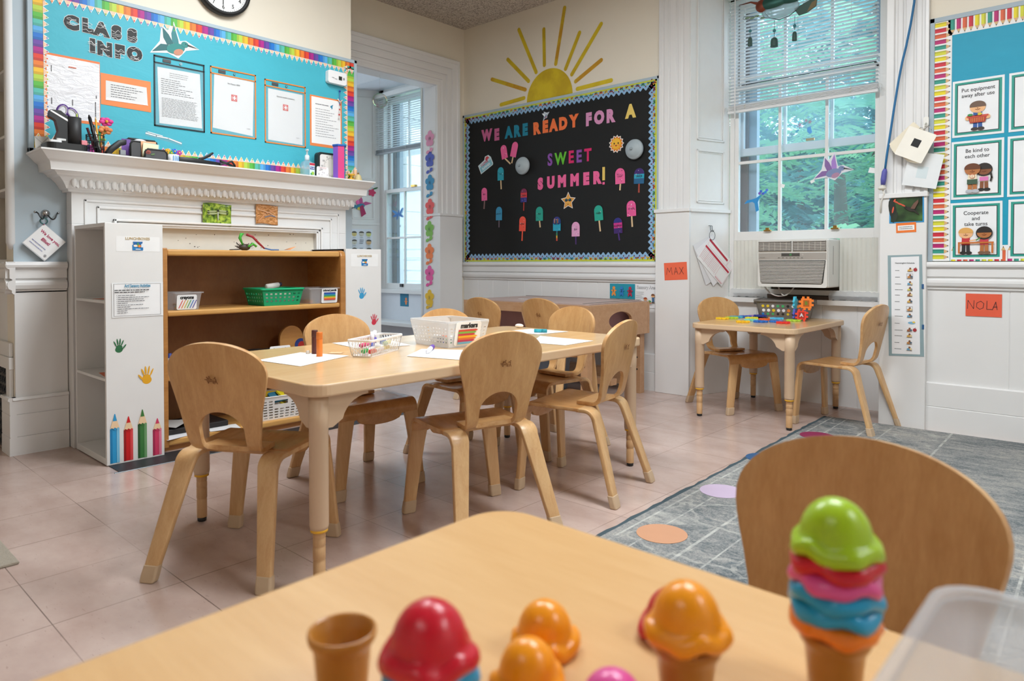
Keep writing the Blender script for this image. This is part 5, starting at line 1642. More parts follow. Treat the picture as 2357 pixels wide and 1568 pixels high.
mb = MB(); mb.d = .0005; X = FW(-3.5735); mb.ell(1.303, MZ + .035, .013, .010, '#9a4a3c', X, 14); mb.ell(1.303, MZ + .032, .008, .004, '#6a2a24', X, 10); mb.ell(1.325, MZ + .026, .010, .004, '#5c7a4a', X, 10, 20); tag(mb.build('rose_pin'), 'small red rose brooch on the letter holder', 'brooch')
# bright plastic tub with flowers and blue stripes, black glasses case, clip
t = thing('flower_mug', 'small white mug with bright plastic flowers beside the letter holder', 'mug', (-3.60, 1.43, MZ))
mb = MB(); mb.lathe([(.024, .0005), (.027, .004), (.028, .038), (.025, .038), (.023, .006), (.001, .006)], 'paper', 20, Matrix.Translation((-3.60, 1.43, MZ))); mb.build('mug_body', t, world=True)
mb = MB(); mb.d = .0005
for k in range(4):
    mb.rect(1.420 + .008 * k, 1.4235 + .008 * k, MZ + .006, MZ + .032, '#3f8fd0', FW(-3.5725))
mb.build('blue_stripes', t, world=True)
for (dy, dz, c) in ((-.03, .052, '#e0a92c'), (.004, .055, '#2c6fd0'), (.026, .050, '#b23aa0'), (-.012, .045, '#4a9a4e')):
    mb = MB()
    for i in range(5):
        a = R(72 * i); mb.sphere((-3.59, 1.43 + dy + .008 * math.cos(a), MZ + dz + .008 * math.sin(a)), .0065, c, 6, None, (.5, 1, 1))
    mb.sphere((-3.586, 1.43 + dy, MZ + dz), .004, '#f1d24a', 6); mb.build('plastic_flower', t, world=True)
t = thing('barbecue_lighter', 'long black tool lying on the mantel shelf, its curved handle raised', 'tool', (-3.60, 1.58, MZ))
mb = MB(); mb.strip([(-3.60, 1.455, MZ + .017), (-3.60, 1.53, MZ + .018), (-3.60, 1.67, MZ + .012)], [(.012, 0, 0)] * 3, [(0, 0, .016), (0, 0, .015), (0, 0, .011)], 'black'); mb.build('body', t, world=True, bevel=.004)
mb = MB(); mb.strip([(-3.60, 1.56, MZ + .030), (-3.60, 1.585, MZ + .040), (-3.60, 1.61, MZ + .055), (-3.60, 1.632, MZ + .072)], [(.006, 0, 0)] * 4, [(0, -.004, .006), (0, -.004, .006), (0, -.004, .006), (0, -.003, .003)], 'black'); mb.build('handle', t, world=True, bevel=.002)
t = thing('black_clamp', 'small black spring clamp lying right of the long black tool', 'clamp', (-3.59, 1.70, MZ))
mb = MB(); mb.strip([(-3.59, 1.665, MZ + .032), (-3.59, 1.70, MZ + .022), (-3.59, 1.745, MZ + .006)], [(.008, 0, 0)] * 3, [(0, 0, .006)] * 3, 'black'); mb.build('jaw', t, world=True, bevel=.002)
mb = MB(); mb.strip([(-3.585, 1.660, MZ + .012), (-3.585, 1.70, MZ + .025), (-3.585, 1.725, MZ + .036), (-3.585, 1.745, MZ + .012)], [(.007, 0, 0)] * 4, [(0, 0, .005)] * 4, '#222326'); mb.build('jaw', t, world=True, bevel=.002)
# hand sanitizer pump bottle
t = thing('sanitizer_bottle', 'clear hand sanitizer pump bottle near the right end of the mantel shelf', 'bottle', (-3.63, 2.20, MZ))
SB = frosted('pale_blue_clear', '#bcdcec', .45, .12)
mb = MB(); vs, fs = [], []
prof = [(.001, .95), (.006, 1), (.070, 1), (.085, .8), (.094, .42), (.100, .33)]
for z, k in prof:
    vs += [(-3.63 + p[0], 2.20 + p[1], MZ + z) for p in rrect(-.022 * k, .022 * k, -.038 * k, .038 * k, .012 * k, 3)]
n_ = 16
for i in range(len(prof) - 1):
    for k in range(n_):
        fs.append((i * n_ + k, i * n_ + (k + 1) % n_, (i + 1) * n_ + (k + 1) % n_, (i + 1) * n_ + k))
fs.append(tuple(range(n_))); mb.add(vs, fs, SB, None, True); mb.build('bottle', t, world=True)
mb = MB(); X = Matrix.Translation((-3.63, 2.20, MZ)); mb.lathe([(.012, .098), (.0135, .100), (.0135, .122), (.010, .128), (.005, .130), (.0045, .150), (.008, .152), (.008, .160), (.001, .162)], '#dfe8ee', 16, X); mb.tube([(-3.63, 2.20, MZ + .156), (-3.605, 2.19, MZ + .156), (-3.598, 2.187, MZ + .150)], .004, '#dfe8ee', 7); mb.build('pump', t, world=True)
mb = MB(); X = FW(-3.6075); mb.d = .0005; mb.rect(2.202, 2.236, .008 + MZ, MZ + .082, '#d8ecf4', X); mb.rect(2.202, 2.236, MZ + .068, MZ + .081, '#c8324a', X); mb.rect(2.204, 2.234, MZ + .044, MZ + .060, '#2a4a9a', X); mb.text('Purell', .011, 'paper', at(X, 2.219, MZ + .052), th=.0002, bold=.0003); mb.ell(2.222, MZ + .022, .010, .010, '#a7c84a', X, 14); mb.ell(2.212, MZ + .018, .006, .006, '#4aa45e', X, 12)
mb.build('bottle_label', t, world=True)
# small white stand card
t = thing('place_card', 'small white rounded card standing by the sanitizer bottle', 'card', (-3.60, 2.275, MZ))
mb = MB(); X = at(FW(-3.585), 2.275, MZ + .032, 0, -2); mb.d = .001; mb.poly(rrect(-.040, .038, -.031, .030, .008), '#f3f2f2', X, .003)
rg = random.Random(8)
for _ in range(12):
    mb.ell(rg.uniform(-.03, .03), rg.uniform(-.022, .02), .004, .004, '#cfc8cc', X, 8)
mb.rect(-.03, .02, .023, .0255, '#d8a3a3', X); mb.build('card_face', t, world=True)
mb = MB(); mb.prism([(0, 0), (-.03, 0), (0, .04)], 2.27, 2.28, '#dcdcdc', Matrix(((1, 0, 0, -3.588), (0, 0, 1, 0), (0, 1, 0, MZ + .0005), (0, 0, 0, 1)))); mb.build('easel_back', t, world=True)
# big square dial timer
t = thing('classroom_timer', 'black-framed square dial timer half hidden behind the bright tower', 'timer', (-3.69, 2.395, MZ))
mb = MB(); X = at(FW(-3.715), 2.397, MZ + .082, 0); mb.prism(rrect(-.098, .098, -.0815, .0835, .022), 0, .040, '#1b2b2c', X); mb.build('timer_case', t, world=True, bevel=.004)
mb = MB(); mb.d = .0405; mb.poly(rrect(-.084, .086, -.078, .071, .016), '#ecebe9', X)
for k in range(60):
    a = R(90 + 6 * k); r0 = .052 if k % 5 else .046
    mb.line([(r0 * math.cos(a), r0 * math.sin(a)), (.057 * math.cos(a), .057 * math.sin(a))], .0010, '#1d1d1d', X); mb.d = .041
    if k % 5 == 0:
        mb.text(str(k), .0155, '#1d1d1d', at(X, .069 * math.cos(a), .064 * math.sin(a), 0), th=.0002, bold=.0002); mb.d = .041
mb.build('dial', t, world=True)
# hexagonal toy tower
t = thing('hexagon_tower', 'tall hexagonal blue and pink patterned tower in front of the timer', 'toy tower', (-3.60, 2.400, MZ))
mb = MB(); hexp = lambda r: [(r * math.cos(R(60 * i + 14)), r * math.sin(R(60 * i + 14))) for i in range(6)]
X = Matrix.Translation((-3.60, 2.400, MZ)); cols = ['#2a8fd8', '#e3d23a', '#4aa45e', '#e89a4a', '#8a5ac8', '#d83b7e']
hp = hexp(.038)
for i in range(6):
    a, b_ = hp[i], hp[(i + 1) % 6]; mb.add([(a[0], a[1], .0005), (b_[0], b_[1], .0005), (b_[0], b_[1], .197), (a[0], a[1], .197)], [(0, 1, 2, 3)], cols[i - 0], X)
mb.build('tower_body', t, world=True)
mb = MB()
a, b_ = Vector(hp[0]), Vector(hp[5]); 
rg = random.Random(2)
for i in range(6):
    if cols[i] in ('#2a8fd8',):
        a, b_ = Vector(hp[i]), Vector(hp[(i + 1) % 6]); dirv = (b_ - a).normalized(); nrm = Vector((dirv.y, -dirv.x))
        Xf = X @ Matrix(((dirv.x, 0, nrm.x, (a.x + b_.x) / 2), (dirv.y, 0, nrm.y, (a.y + b_.y) / 2), (0, 1, 0, 0), (0, 0, 0, 1)))
        for k in range(11):
            u, v = rg.uniform(-.013, .013), .018 + k * .0165; mb.d = .0003; mb.line([(u - .005, v), (u + .005, v)], .0025, '#e9df4a', at(Xf, u * 0, 0, 0)); mb.line([(u, v - .005), (u, v + .005)], .0025, '#e9df4a', Xf)
mb.build('yellow_stars', t, world=True)
mb = MB(); mb.prism(hexp(.043), .197, .208, '#1f5fb8', X); mb.build('tower_cap', t, world=True, bevel=.002)
# brass bell and yellow shape
t = thing('hand_bell', 'small brass hand bell at the right end of the mantel shelf', 'bell', (-3.60, 2.535, MZ))
mb = MB(); X = Matrix.Translation((-3.60, 2.535, MZ)); mb.lathe([(.026, .0005), (.025, .004), (.021, .02), (.016, .036), (.008, .044), (.0005, .046)], '#cdbb86', 20, X); mb.build('bell_cup', t, world=True)
mb = MB(); mb.lathe([(.005, .045), (.006, .052), (.0005, .057)], 'brass', 12, X); mb.build('knob', t, world=True)
mb = MB(); mb.lathe([(.020, 0), (.023, .004), (.020, .012), (.008, .014), (.007, .030), (.024, .034), (.022, .040), (.0005, .041)], '#e2a92c', 18, Matrix.Translation((-3.595, 2.480, MZ + .0005))); tag(mb.build('yellow_spool'), 'yellow spool shaped toy beside the brass bell', 'toy')
t = thing('peach_pencil', 'thick peach pencil standing behind the brass bell', 'pencil', (-3.69, 2.575, MZ))
mb = MB(); mb.lathe([(.013, .0005), (.013, .085), (.003, .10), (.0005, .102)], '#eebd92', 10, Matrix.Translation((-3.69, 2.575, MZ))); mb.build('pencil_body', t, world=True)
mb = MB(); mb.lathe([(.0133, .083), (.0134, .086), (.010, .088)], 'paper', 10, Matrix.Translation((-3.69, 2.575, MZ))); mb.build('white_collar', t, world=True)

# ---------------------------------------------------------------- boxes, baskets and labels
def taper_box(mb, L, W, H, k, m, r=.012, rim=.006, z0=.0005, floor=True):
    """open moulded box, smaller at its base"""
    rings = [(0, k), (H - .006, 1.0)]
    vs = []; n = 24
    for z, s_ in rings:
        vs += [(p[0], p[1], z0 + z) for p in rrect(-L / 2 * s_, L / 2 * s_, -W / 2 * s_, W / 2 * s_, r, 5)]
    fs = [(i, (i + 1) % n, n + (i + 1) % n, n + i) for i in range(n)]
    if floor:
        fs.append(tuple(range(n)))
    mb.add(vs, fs, m, None, False)
def rim_ring(mb, L, W, z, r, m, wd=.006, h=.006):
    o = rrect(-L / 2 - wd, L / 2 + wd, -W / 2 - wd, W / 2 + wd, r, 5); i_ = rrect(-L / 2 + .001, L / 2 - .001, -W / 2 + .001, W / 2 - .001, r, 5)
    n = len(o)
    vs = [(p[0], p[1], z) for p in o] + [(p[0], p[1], z + h) for p in o] + [(p[0], p[1], z) for p in i_] + [(p[0], p[1], z + h) for p in i_]
    fs = []
    for a in range(n):
        b_ = (a + 1) % n
        fs += [(a, b_, n + b_, n + a), (n + a, n + b_, 3 * n + b_, 3 * n + a), (3 * n + a, 3 * n + b_, 2 * n + b_, 2 * n + a), (2 * n + a, 2 * n + b_, b_, a)]
    mb.add(vs, fs, m)
def holed_walls(mb, L, W, H, k, m, nx, ny, nz, pat, z0=.0005, slant=0.0):
    """four tapered walls as grids of cells, cells picked by pat(i, j, n) are open"""
    for (a, c, n) in (((-1, -1), (1, -1), nx), ((1, -1), (1, 1), ny), ((1, 1), (-1, 1), nx), ((-1, 1), (-1, -1), ny)):
        vs = []
        for j in range(nz + 1):
            t = j / nz; s_ = lerp(k, 1, t)
            for i in range(n + 1):
                u = i / n + slant * (t - .5) * (0 if i in (0, n) else 1) / n
                vs.append((lerp(a[0], c[0], u) * L / 2 * s_, lerp(a[1], c[1], u) * W / 2 * s_, z0 + H * t))
        fs = []
        for j in range(nz):
            for i in range(n):
                if not pat(i, j, n):
                    q = j * (n + 1) + i
                    fs.append((q, q + 1, q + n + 2, q + n + 1))
        mb.add(vs, fs, m)
    mb.add([(-L / 2 * k, -W / 2 * k, z0), (L / 2 * k, -W / 2 * k, z0), (L / 2 * k, W / 2 * k, z0), (-L / 2 * k, W / 2 * k, z0)], [(0, 1, 2, 3)], m)

SF = -3.31   # front line of the shelf boards
# crayons box
t = thing('crayon_box', 'clear plastic box labelled crayons at the left of the middle shelf', 'storage box', (-3.385, 1.385, .6485), 0)
mb = MB(); taper_box(mb, .125, .130, .085, .84, 'clear_box'); mb.build('box', t, solid=.0015)
mb = MB(); rim_ring(mb, .125, .130, .078, .012, 'clear_box', .008); mb.build('rim', t)
mb = MB(); X = FW(.0605) @ Matrix.Translation((-.008, .038, 0)) @ Matrix.Rotation(R(6), 4, 'X'); mb.d = .002; mb.poly(rrect(-.046, .046, -.036, .034, .008), 'paper', X); mb.text('crayons', .021, 'ink', at(X, 0, .021), bold=.0012, spacing=.95)
for i, c in enumerate(('#d8453a', '#e8853a', '#c9b92c', '#3f9a4e', '#2a6fc0', '#4a3f9a')):
    mb.line([(-.036 + i * .0125, -.028), (-.020 + i * .0125, .008)], .0035, c, X)
mb.build('crayons_label', t)
rg = random.Random(4)
CR = ['#d8453a', '#e8853a', '#e3c62c', '#3f9a4e', '#2a6fc0', '#8a4aa8', '#7a4a2c', '#222222']
for i in range(8):
    mb = MB(); a = R(rg.uniform(-25, 25)); c0 = Vector((-3.385 + rg.uniform(-.02, .02), 1.385 + rg.uniform(-.012, .012), .6545 + .0085 * (i // 3))); dv = Vector((math.sin(a) * .035, math.cos(a) * .035, 0)); mb.tube([c0 - dv, c0 + dv, c0 + dv * 1.2], [.004, .004, .001], CR[i], 7)
    tag(mb.build('crayon'), 'crayon of mixed colours lying in the clear crayons box', 'crayon', 'crayons in the clear box')
# green basket
t = thing('green_basket', 'green plastic basket with square holes on the middle shelf', 'basket', (-3.415, 1.868, .6485))
mb = MB(); holed_walls(mb, .195, .230, .082, .86, '#12a36c', 15, 17, 9, lambda i, j, n: i % 2 == 1 and j in (2, 4, 6)); mb.build('basket_body', t, solid=.0022)
mb = MB(); rim_ring(mb, .197, .232, .080, .018, '#17ae75', .009, .010); mb.build('rim', t, bevel=.003)
mb = MB(); mb.box(-.07, .07, -.09, .09, .004, .045, '#d9d6c4'); mb.box(-.06, .03, -.06, .08, .045, .060, '#b9b6a6'); mb.build('paper_scraps', t)
mb = MB(); mb.tube([(-3.40, 1.82, .745), (-3.43, 1.90, .752)], .014, '#e8e6e2', 10); mb.tube([(-3.43, 1.90, .752), (-3.437, 1.92, .756)], .010, '#31304a', 10); tag(mb.build('glue_bottle'), 'white glue bottle with a dark cap lying on top of the green basket', 'bottle')
# coloured pencils box
t = thing('pencil_box', 'clear plastic box labelled colored pencils at the right of the middle shelf', 'storage box', (-3.405, 2.108, .6485))
mb = MB(); taper_box(mb, .19, .175, .085, .90, 'clear_box'); mb.build('box', t, solid=.0015)
mb = MB(); rim_ring(mb, .19, .175, .079, .012, 'clear_box', .010); mb.build('rim', t)
mb = MB(); X = FW(.096) @ Matrix.Translation((.030, .044, 0)) @ Matrix.Rotation(R(5), 4, 'X'); mb.d = .002; mb.poly(rrect(-.050, .050, -.042, .038, .008), 'paper', X); mb.text('colored pencils', .0145, 'ink', at(X, 0, .027), bold=.0009, spacing=.95)
for i, c in enumerate(('#2a3f8f', '#2a6fc0', '#3a9a9a', '#3f9a4e', '#d8c62c', '#e8853a', '#d8453a')):
    mb.rect(-.036, .036, .010 - i * .0058, .0158 - i * .0058, c, X)
mb.build('colored_pencils_label', t)
for i in range(7):
    mb = MB(); yy = 2.05 + i * .009; zz = .6545 + (.008 if i % 2 else 0); mb.tube([(-3.47, yy, zz), (-3.35, yy + .004, zz), (-3.338, yy + .004, zz)], [.0036, .0036, .0006], CR[i], 6); tag(mb.build('colored_pencil'), 'colouring pencil lying in the clear colored pencils box', 'pencil', 'pencils in the clear box')
# lower shelf: black tray with glue sticks label, wooden clock board, tin
t = thing('glue_stick_tray', 'low black tray labelled glue sticks on the third shelf', 'tray', (-3.42, 1.80, .3505))
mb = MB(); taper_box(mb, .18, .27, .062, .92, '#141416'); mb.build('tray', t, solid=.003)
mb = MB(); mb.sphere((0, -.04, .045), .05, '#17181a', 8, None, (1.1, 1.6, .55)); mb.build('black_contents', t)
mb = MB(); X = FW(.088) @ Matrix.Translation((.055, .067, 0)); mb.d = .002; mb.poly(rrect(-.058, .058, -.022, .020, .008), 'paper', X); mb.text('glue sticks', .022, 'ink', at(X, 0, 0), bold=.0012); mb.build('glue_sticks_label', t)
t = thing('wooden_toy_board', 'rounded wooden board toy with a blue and red disc, leaning on the third shelf', 'toy', (-3.50, 2.02, .3505))
mb = MB(); X = FW(-3.52) @ Matrix.Translation((2.02, .351, 0)); pts = [(-.07, 0), (.07, 0)] + [(.07 * math.cos(R(a)), .10 + .07 * math.sin(R(a))) for a in range(0, 181, 15)]; mb.prism(pts, 0, .018, 'shelf_front', X); mb.build('board', t, world=True, bevel=.003)
mb = MB(); mb.d = .019; mb.ell(.055, .06, .036, .036, '#24479a', X, 22, th=.004); mb.ell(.062, .055, .024, .024, '#b8302c', X, 18, th=.004); mb.build('disc', t, world=True)
t = thing('metal_tin', 'grey tin holding blue items at the far left of the third shelf', 'tin', (-3.38, 1.325, .3505))
mb = MB(); X = Matrix.Translation((-3.38, 1.332, .3505)); mb.lathe([(.036, 0), (.037, .002), (.037, .075), (.0345, .075), (.034, .004), (.001, .004)], '#b9b2ae', 22, X); mb.build('tin_body', t, world=True)
mb = MB(); mb.tube([(-3.38, 1.325, .358), (-3.376, 1.318, .445)], .009, '#2a3f8f', 8); mb.tube([(-3.39, 1.345, .358), (-3.394, 1.352, .44)], .008, '#20242c', 8); mb.build('blue_pens', t, world=True)
# bottom shelf: white woven basket, clear bin, papers
t = thing('woven_basket', 'white plastic woven basket of yellow shapes on the bottom shelf', 'basket', (-3.415, 1.862, .0565), -4)
WB = pm('#e8e4df', .4, .04)
mb = MB(); holed_walls(mb, .19, .225, .120, .88, WB, 20, 21, 17, lambda i, j, n: (i % 3 != 0 and j % 2 == 1 and j < 15 and not (6 <= i <= 14 and 9 <= j <= 14)) or (n == 21 and 7 <= i <= 13 and 11 <= j <= 13)); mb.build('basket_body', t, solid=.0025)
mb = MB(); rim_ring(mb, .192, .227, .118, .014, WB, .004, .006); mb.build('rim', t, bevel=.002)
for i, (c, x, y, z, a, lab) in enumerate((('#d8c31c', .045, .045, .118, 25, 'flat yellow shape sticking out on the right of the white woven basket'), ('#c9a51e', .02, -.04, .110, -30, 'ochre shape at the left in the white woven basket'), ('#2b6f8a', .05, .0, .108, 10, 'dark blue shape in the middle of the white woven basket'), ('#c9b62a', .03, .02, .085, 60, 'yellow shape low in the white woven basket'))):
    mb = MB(); X = Matrix.Translation((-3.415 + x, 1.862 + y, .058 + z)) @ Matrix.Rotation(R(a), 4, 'Z') @ Matrix.Rotation(R(35), 4, 'Y'); mb.prism(rrect(-.035, .035, -.05, .05, .012), -.005, .005, c, X); tag(mb.build('plastic_shape', bevel=.002), lab, 'toy shape', 'shapes in the woven basket')
t = thing('storage_bin', 'clear bin with dark red contents right of the white woven basket', 'storage box', (-3.455, 2.085, .0565))
mb = MB(); taper_box(mb, .20, .17, .10, .9, 'clear_box'); mb.build('bin', t, solid=.002)
mb = MB(); mb.sphere((0, -.02, .06), .06, '#39323c', 8, None, (1.2, .9, .9)); mb.sphere((.03, .01, .115), .035, '#9a1c34', 7); mb.sphere((-.02, .03, .12), .03, '#5a1230', 7); mb.build('bin_contents', t)
for (x, y, a, c, lab) in ((-3.36, 1.33, 15, '#e8e8ec', 'white paper at the left of the bottom shelf'), (-3.35, 1.56, -12, '#f0f0f0', 'white paper in the middle of the bottom shelf')):
    mb = MB(); mb.rect(-.05, .05, -.07, .07, c, at(FT(.0572), x, y, 0, a), .0006); tag(mb.build('loose_paper'), lab, 'paper', 'papers on the bottom shelf')
mb = MB(); mb.box(-3.60, -3.38, 1.29, 1.60, .058, .085, '#1d1a1a'); tag(mb.build('black_tray', bevel=.004), 'low black tray at the back left of the bottom shelf', 'tray')
for i, (y, a) in enumerate(((1.34, 20), (1.45, -15))):
    mb = MB(); X = at(FT(.089 + i * .002), -3.45, y, 0, a); mb.add([X @ Vector(p) for p in ((-.07, -.05, 0), (.02, -.06, .012), (.08, -.03, .004), (.07, .06, .022), (-.02, .05, .008), (-.08, .04, .020), (0, 0, .028))], [(0, 1, 6), (1, 2, 6), (2, 3, 6), (3, 4, 6), (4, 5, 6), (5, 0, 6)], '#b9b7b4'); tag(mb.build('crumpled_paper', solid=.0008), ('crumpled grey paper nearest the cubby on the black tray', 'crumpled grey paper further right on the black tray')[i], 'paper', 'crumpled papers on the tray')
# on top of the shelf: pipe-cleaner dragonfly craft and papers
SZ = .9325
t = thing('nature_craft', 'twiggy pipe-cleaner dragonfly craft with a red tail on top of the wooden shelf', 'craft', (-3.47, 1.76, SZ))
mb = MB(); rg = random.Random(6)
for i in range(14):
    a = rg.uniform(0, 6.28); mb.tube([(-3.46, 1.73, SZ + .004), (-3.46 + .03 * math.cos(a), 1.73 + .05 * math.sin(a), SZ + rg.uniform(.006, .05))], .002, '#3a2c22', 5)
mb.sphere((-3.46, 1.73, SZ + .018), .022, '#40362c', 8, None, (1, 1.4, .8)); mb.build('twig_body', t, world=True)
mb = MB(); mb.tube([(-3.45, 1.715, SZ + .03), (-3.45, 1.70, SZ + .065), (-3.45, 1.708, SZ + .085), (-3.45, 1.722, SZ + .088)], [.004, .008, .009, .002], '#3fae3a', 7); mb.tube([(-3.44, 1.74, SZ + .02), (-3.44, 1.765, SZ + .038), (-3.44, 1.785, SZ + .022)], .006, '#4fb83f', 7); mb.build('green_foil_leaf', t, world=True)
mb = MB(); pts = [(-3.445, 1.733, SZ + .084), (-3.44, 1.765, SZ + .072), (-3.435, 1.795, SZ + .040), (-3.43, 1.825, SZ + .012)]; mb.tube(pts, [.007, .006, .006, .004], '#9a2633', 8); mb.build('red_tail', t, world=True)
mb = MB(); mb.tube([(-3.43, 1.825, SZ + .014), (-3.425, 1.86, SZ + .006), (-3.42, 1.90, SZ + .006)], .004, '#4a6a9a', 6); mb.tube([(-3.47, 1.735, SZ + .01), (-3.49, 1.69, SZ + .006), (-3.48, 1.66, SZ + .004)], .0025, '#2c2622', 5); mb.build('blue_pipe_cleaner', t, world=True)
for (x, y, a, c, z, lab) in ((-3.44, 1.97, 8, '#f1efee', .0005, 'white paper on top of the wooden shelf, under the orange one'), (-3.42, 1.935, -10, '#f3a46a', .0025, 'orange and white curled paper beside the dragonfly craft')):
    mb = MB(); X = at(FT(SZ + z), x, y, 0, a)
    if c == '#f3a46a':
        mb.add([X @ Vector(p) for p in ((-.05, -.06, .001), (.05, -.06, .001), (.05, .01, .003), (-.05, .01, .003), (.05, .045, .022), (-.05, .045, .016))], [(0, 1, 2, 3)], '#f0ece8', None, True); mb.add([X @ Vector(p) for p in ((.05, .01, .003), (-.05, .01, .003), (-.05, .045, .016), (.05, .045, .022))], [(0, 1, 2, 3)], c, None, True)
    else:
        mb.rect(-.07, .06, -.13, .14, c, X, .0006)
    tag(mb.build('loose_paper', solid=.0005 if c == '#f3a46a' else 0), lab, 'paper')
# black floor mat edge under the cubbies and shelf
t = thing('floor_mat', 'thin black mat with a silver edge showing under the wooden shelf and cubbies', 'mat', (-3.25, 1.7, 0))
mb = MB(); mb.box(-3.30, -3.135, 1.02, 2.56, .0004, .0028, '#26262a'); mb.build('mat_sheet', t, world=True)
mb = MB(); mb.prism([(-3.135, .0005), (-3.129, .0005), (-3.131, .003), (-3.135, .0032)], 1.0, 2.56, 'dark_metal', Matrix(((1, 0, 0, 0), (0, 0, 1, 0), (0, 1, 0, 0), (0, 0, 0, 1)))); mb.build('silver_edge', t, world=True)

# ---------------------------------------------------------------- on the long table
TZ = .5522
def sheet(pts, label, z=TZ, c='paper', name='drawing_paper', grp='white papers on the long table', cat='paper'):
    mb = MB(); X = FT(z + .0004); mb.d = .0004; mb.poly(pts, c, X, .0003); return tag(mb.build(name), label, cat, grp)
def quad(cx, cy, L, W, a):
    c, s_ = math.cos(R(a)), math.sin(R(a))
    return [(cx + x * c - y * s_, cy + x * s_ + y * c) for x, y in ((-L / 2, -W / 2), (L / 2, -W / 2), (L / 2, W / 2), (-L / 2, W / 2))]
sheet([(-2.130, 1.105), (-1.908, 1.130), (-2.005, 1.372), (-2.205, 1.306)], 'white paper under the upright brown and orange glue markers')
sheet([(-2.375, 1.545), (-2.16, 1.51), (-2.08, 1.705), (-2.32, 1.77)], 'white paper behind the small white marker basket')
sheet([(-1.852, 1.497), (-1.64, 1.560), (-1.735, 1.79), (-1.965, 1.66)], 'white paper with the purple marker lying on it')
sheet([(-1.935, 2.30), (-1.80, 2.085), (-1.645, 2.105), (-1.655, 2.303)], 'white paper at the far right of the long table')
sheet([(-2.178, 2.52), (-2.18, 2.33), (-1.985, 2.345), (-1.962, 2.535)], 'white paper at the far end of the long table')
sheet(quad(-2.103, 1.385, .045, .042, 40), 'tiny orange printed card lying near the white marker basket', TZ, '#e9b98c', 'small_card', None, 'card')
for (x, y, h, c, lab) in ((-2.135, 1.320, .083, '#5a241c', 'brown glue marker standing upright on the white paper'), (-2.062, 1.293, .083, '#f0812a', 'orange glue marker standing upright on the white paper')):
    t = thing('glue_marker', lab, 'marker', (x, y, TZ + .0006))
    mb = MB(); mb.lathe([(.0095, 0), (.0102, .001), (.0102, .058), (.0098, .059)], c, 18); mb.rect(-.006, .006, .0, .001, sc_hex(c, 1.2), I4); mb.build('barrel', t)
    mb = MB(); mb.lathe([(.0102, .059), (.0108, .060), (.0103, h - .002), (.0095, h), (.0005, h)], sc_hex(c, .92), 18); mb.build('cap', t)
mb = MB(); mb.lathe([(.0055, 0), (.0062, .001), (.0062, .012), (.0005, .013)], '#d9cbbb', 12, Matrix.Translation((-2.150, 1.302, TZ + .0006))); tag(mb.build('lip_balm_pot'), 'small pale round pot standing beside the brown glue marker', 'pot')
def marker(name, label, p0, p1, r, body, cap, grp=None):
    t = thing(name, label, 'marker', tuple(p0), 0, grp)
    a, b_ = Vector(p0), Vector(p1)
    mb = MB(); mb.tube([a, lerp(a, b_, .62)], r * .93, body, 10); mb.build('barrel', t, world=True)
    mb = MB(); mb.tube([lerp(a, b_, .60), lerp(a, b_, .97), b_], [r, r, r * .8], cap, 10); mb.build('cap', t, world=True)
    return t
marker('felt_marker', 'white marker with a purple cap lying on the paper nearest the frosted bin', (-1.842, 1.582, TZ + .0095), (-1.938, 1.690, TZ + .0095), .0088, '#efedf2', '#6b4aa6')
marker('felt_marker', 'teal marker lying on the far right paper', (-2.05, 2.395, TZ + .0095), (-2.00, 2.425, TZ + .0095), .0088, '#2a9fae', '#1f8a98')
mb = MB(); mb.sphere((-2.262, 2.53, TZ + .010), .018, '#ece4da', 8, None, (1.3, 1, .55)); tag(mb.build('crumpled_tissue'), 'small white crumpled tissue at the far end of the long table', 'tissue')
# small slotted white basket with markers
t = thing('marker_basket', 'small white slotted basket of markers on the long table', 'basket', (-1.990, 1.473, TZ + .0004), 116)
WP = pm('#efecea', .35, .02)
mb = MB()
L_, W_, H_ = .235, .085, .060
for (a, c, n, ) in (((-1, -1), (1, -1), 20), ((1, -1), (1, 1), 8), ((1, 1), (-1, 1), 20), ((-1, 1), (-1, -1), 8)):
    for i in range(n + 1):
        u = i / n; sl = (.6 / n) if 0 < i < n else 0
        p0 = Vector((lerp(a[0], c[0], max(0, u - sl)) * L_ / 2 * .88, lerp(a[1], c[1], max(0, u - sl)) * W_ / 2 * .84, .004)); p1 = Vector((lerp(a[0], c[0], min(1, u + sl)) * L_ / 2, lerp(a[1], c[1], min(1, u + sl)) * W_ / 2, H_ - .006))
        mb.tube([p0, p1], .0014, WP, 5)
mb.build('slotted_wall', t)
mb = MB(); taper_box(mb, L_ * .88, W_ * .84, .010, 1, WP, .008); mb.build('base', t, solid=.002)
mb = MB(); rim_ring(mb, L_, W_, H_ - .008, .012, WP, .005, .008); mb.build('rim', t, bevel=.002)
BASE = t.matrix_basis
MK = [((-.085, -.02), '#e8e3ea', '#d8323a', 'red'), ((-.085, .005), '#e8e3ea', '#2f9a4a', 'green'), ((-.03, -.015), '#e9c82c', '#e9c82c', 'yellow'), ((.0, .015), '#e8e3ea', '#2a3fa8', 'blue'), ((.02, -.02), '#d8c93a', '#7a9a2c', 'olive'), ((.05, .005), '#2f6fb8', '#2f6fb8', 'sky blue'), ((-.06, .028), '#e06a9a', '#d0406a', 'pink'), ((.04, .026), '#e8e3ea', '#4a3a9a', 'violet')]
for i, ((u, v), bdy, cp, nm) in enumerate(MK):
    p = BASE @ Vector((u, v, .016 + .016 * (i // 4))); q = BASE @ Vector((u + .085 - .05 * (u > .0), v + .006 * (1 if i % 2 else -1), .018 + .018 * (i // 4)))
    if nm in ('blue', 'violet'):
        q = BASE @ Vector((u + .02, v + .01, .072))
    marker('felt_marker', '%s capped marker in the small white slotted basket' % nm, tuple(q), tuple(p), .0075, bdy, cp, 'markers in the small white basket')
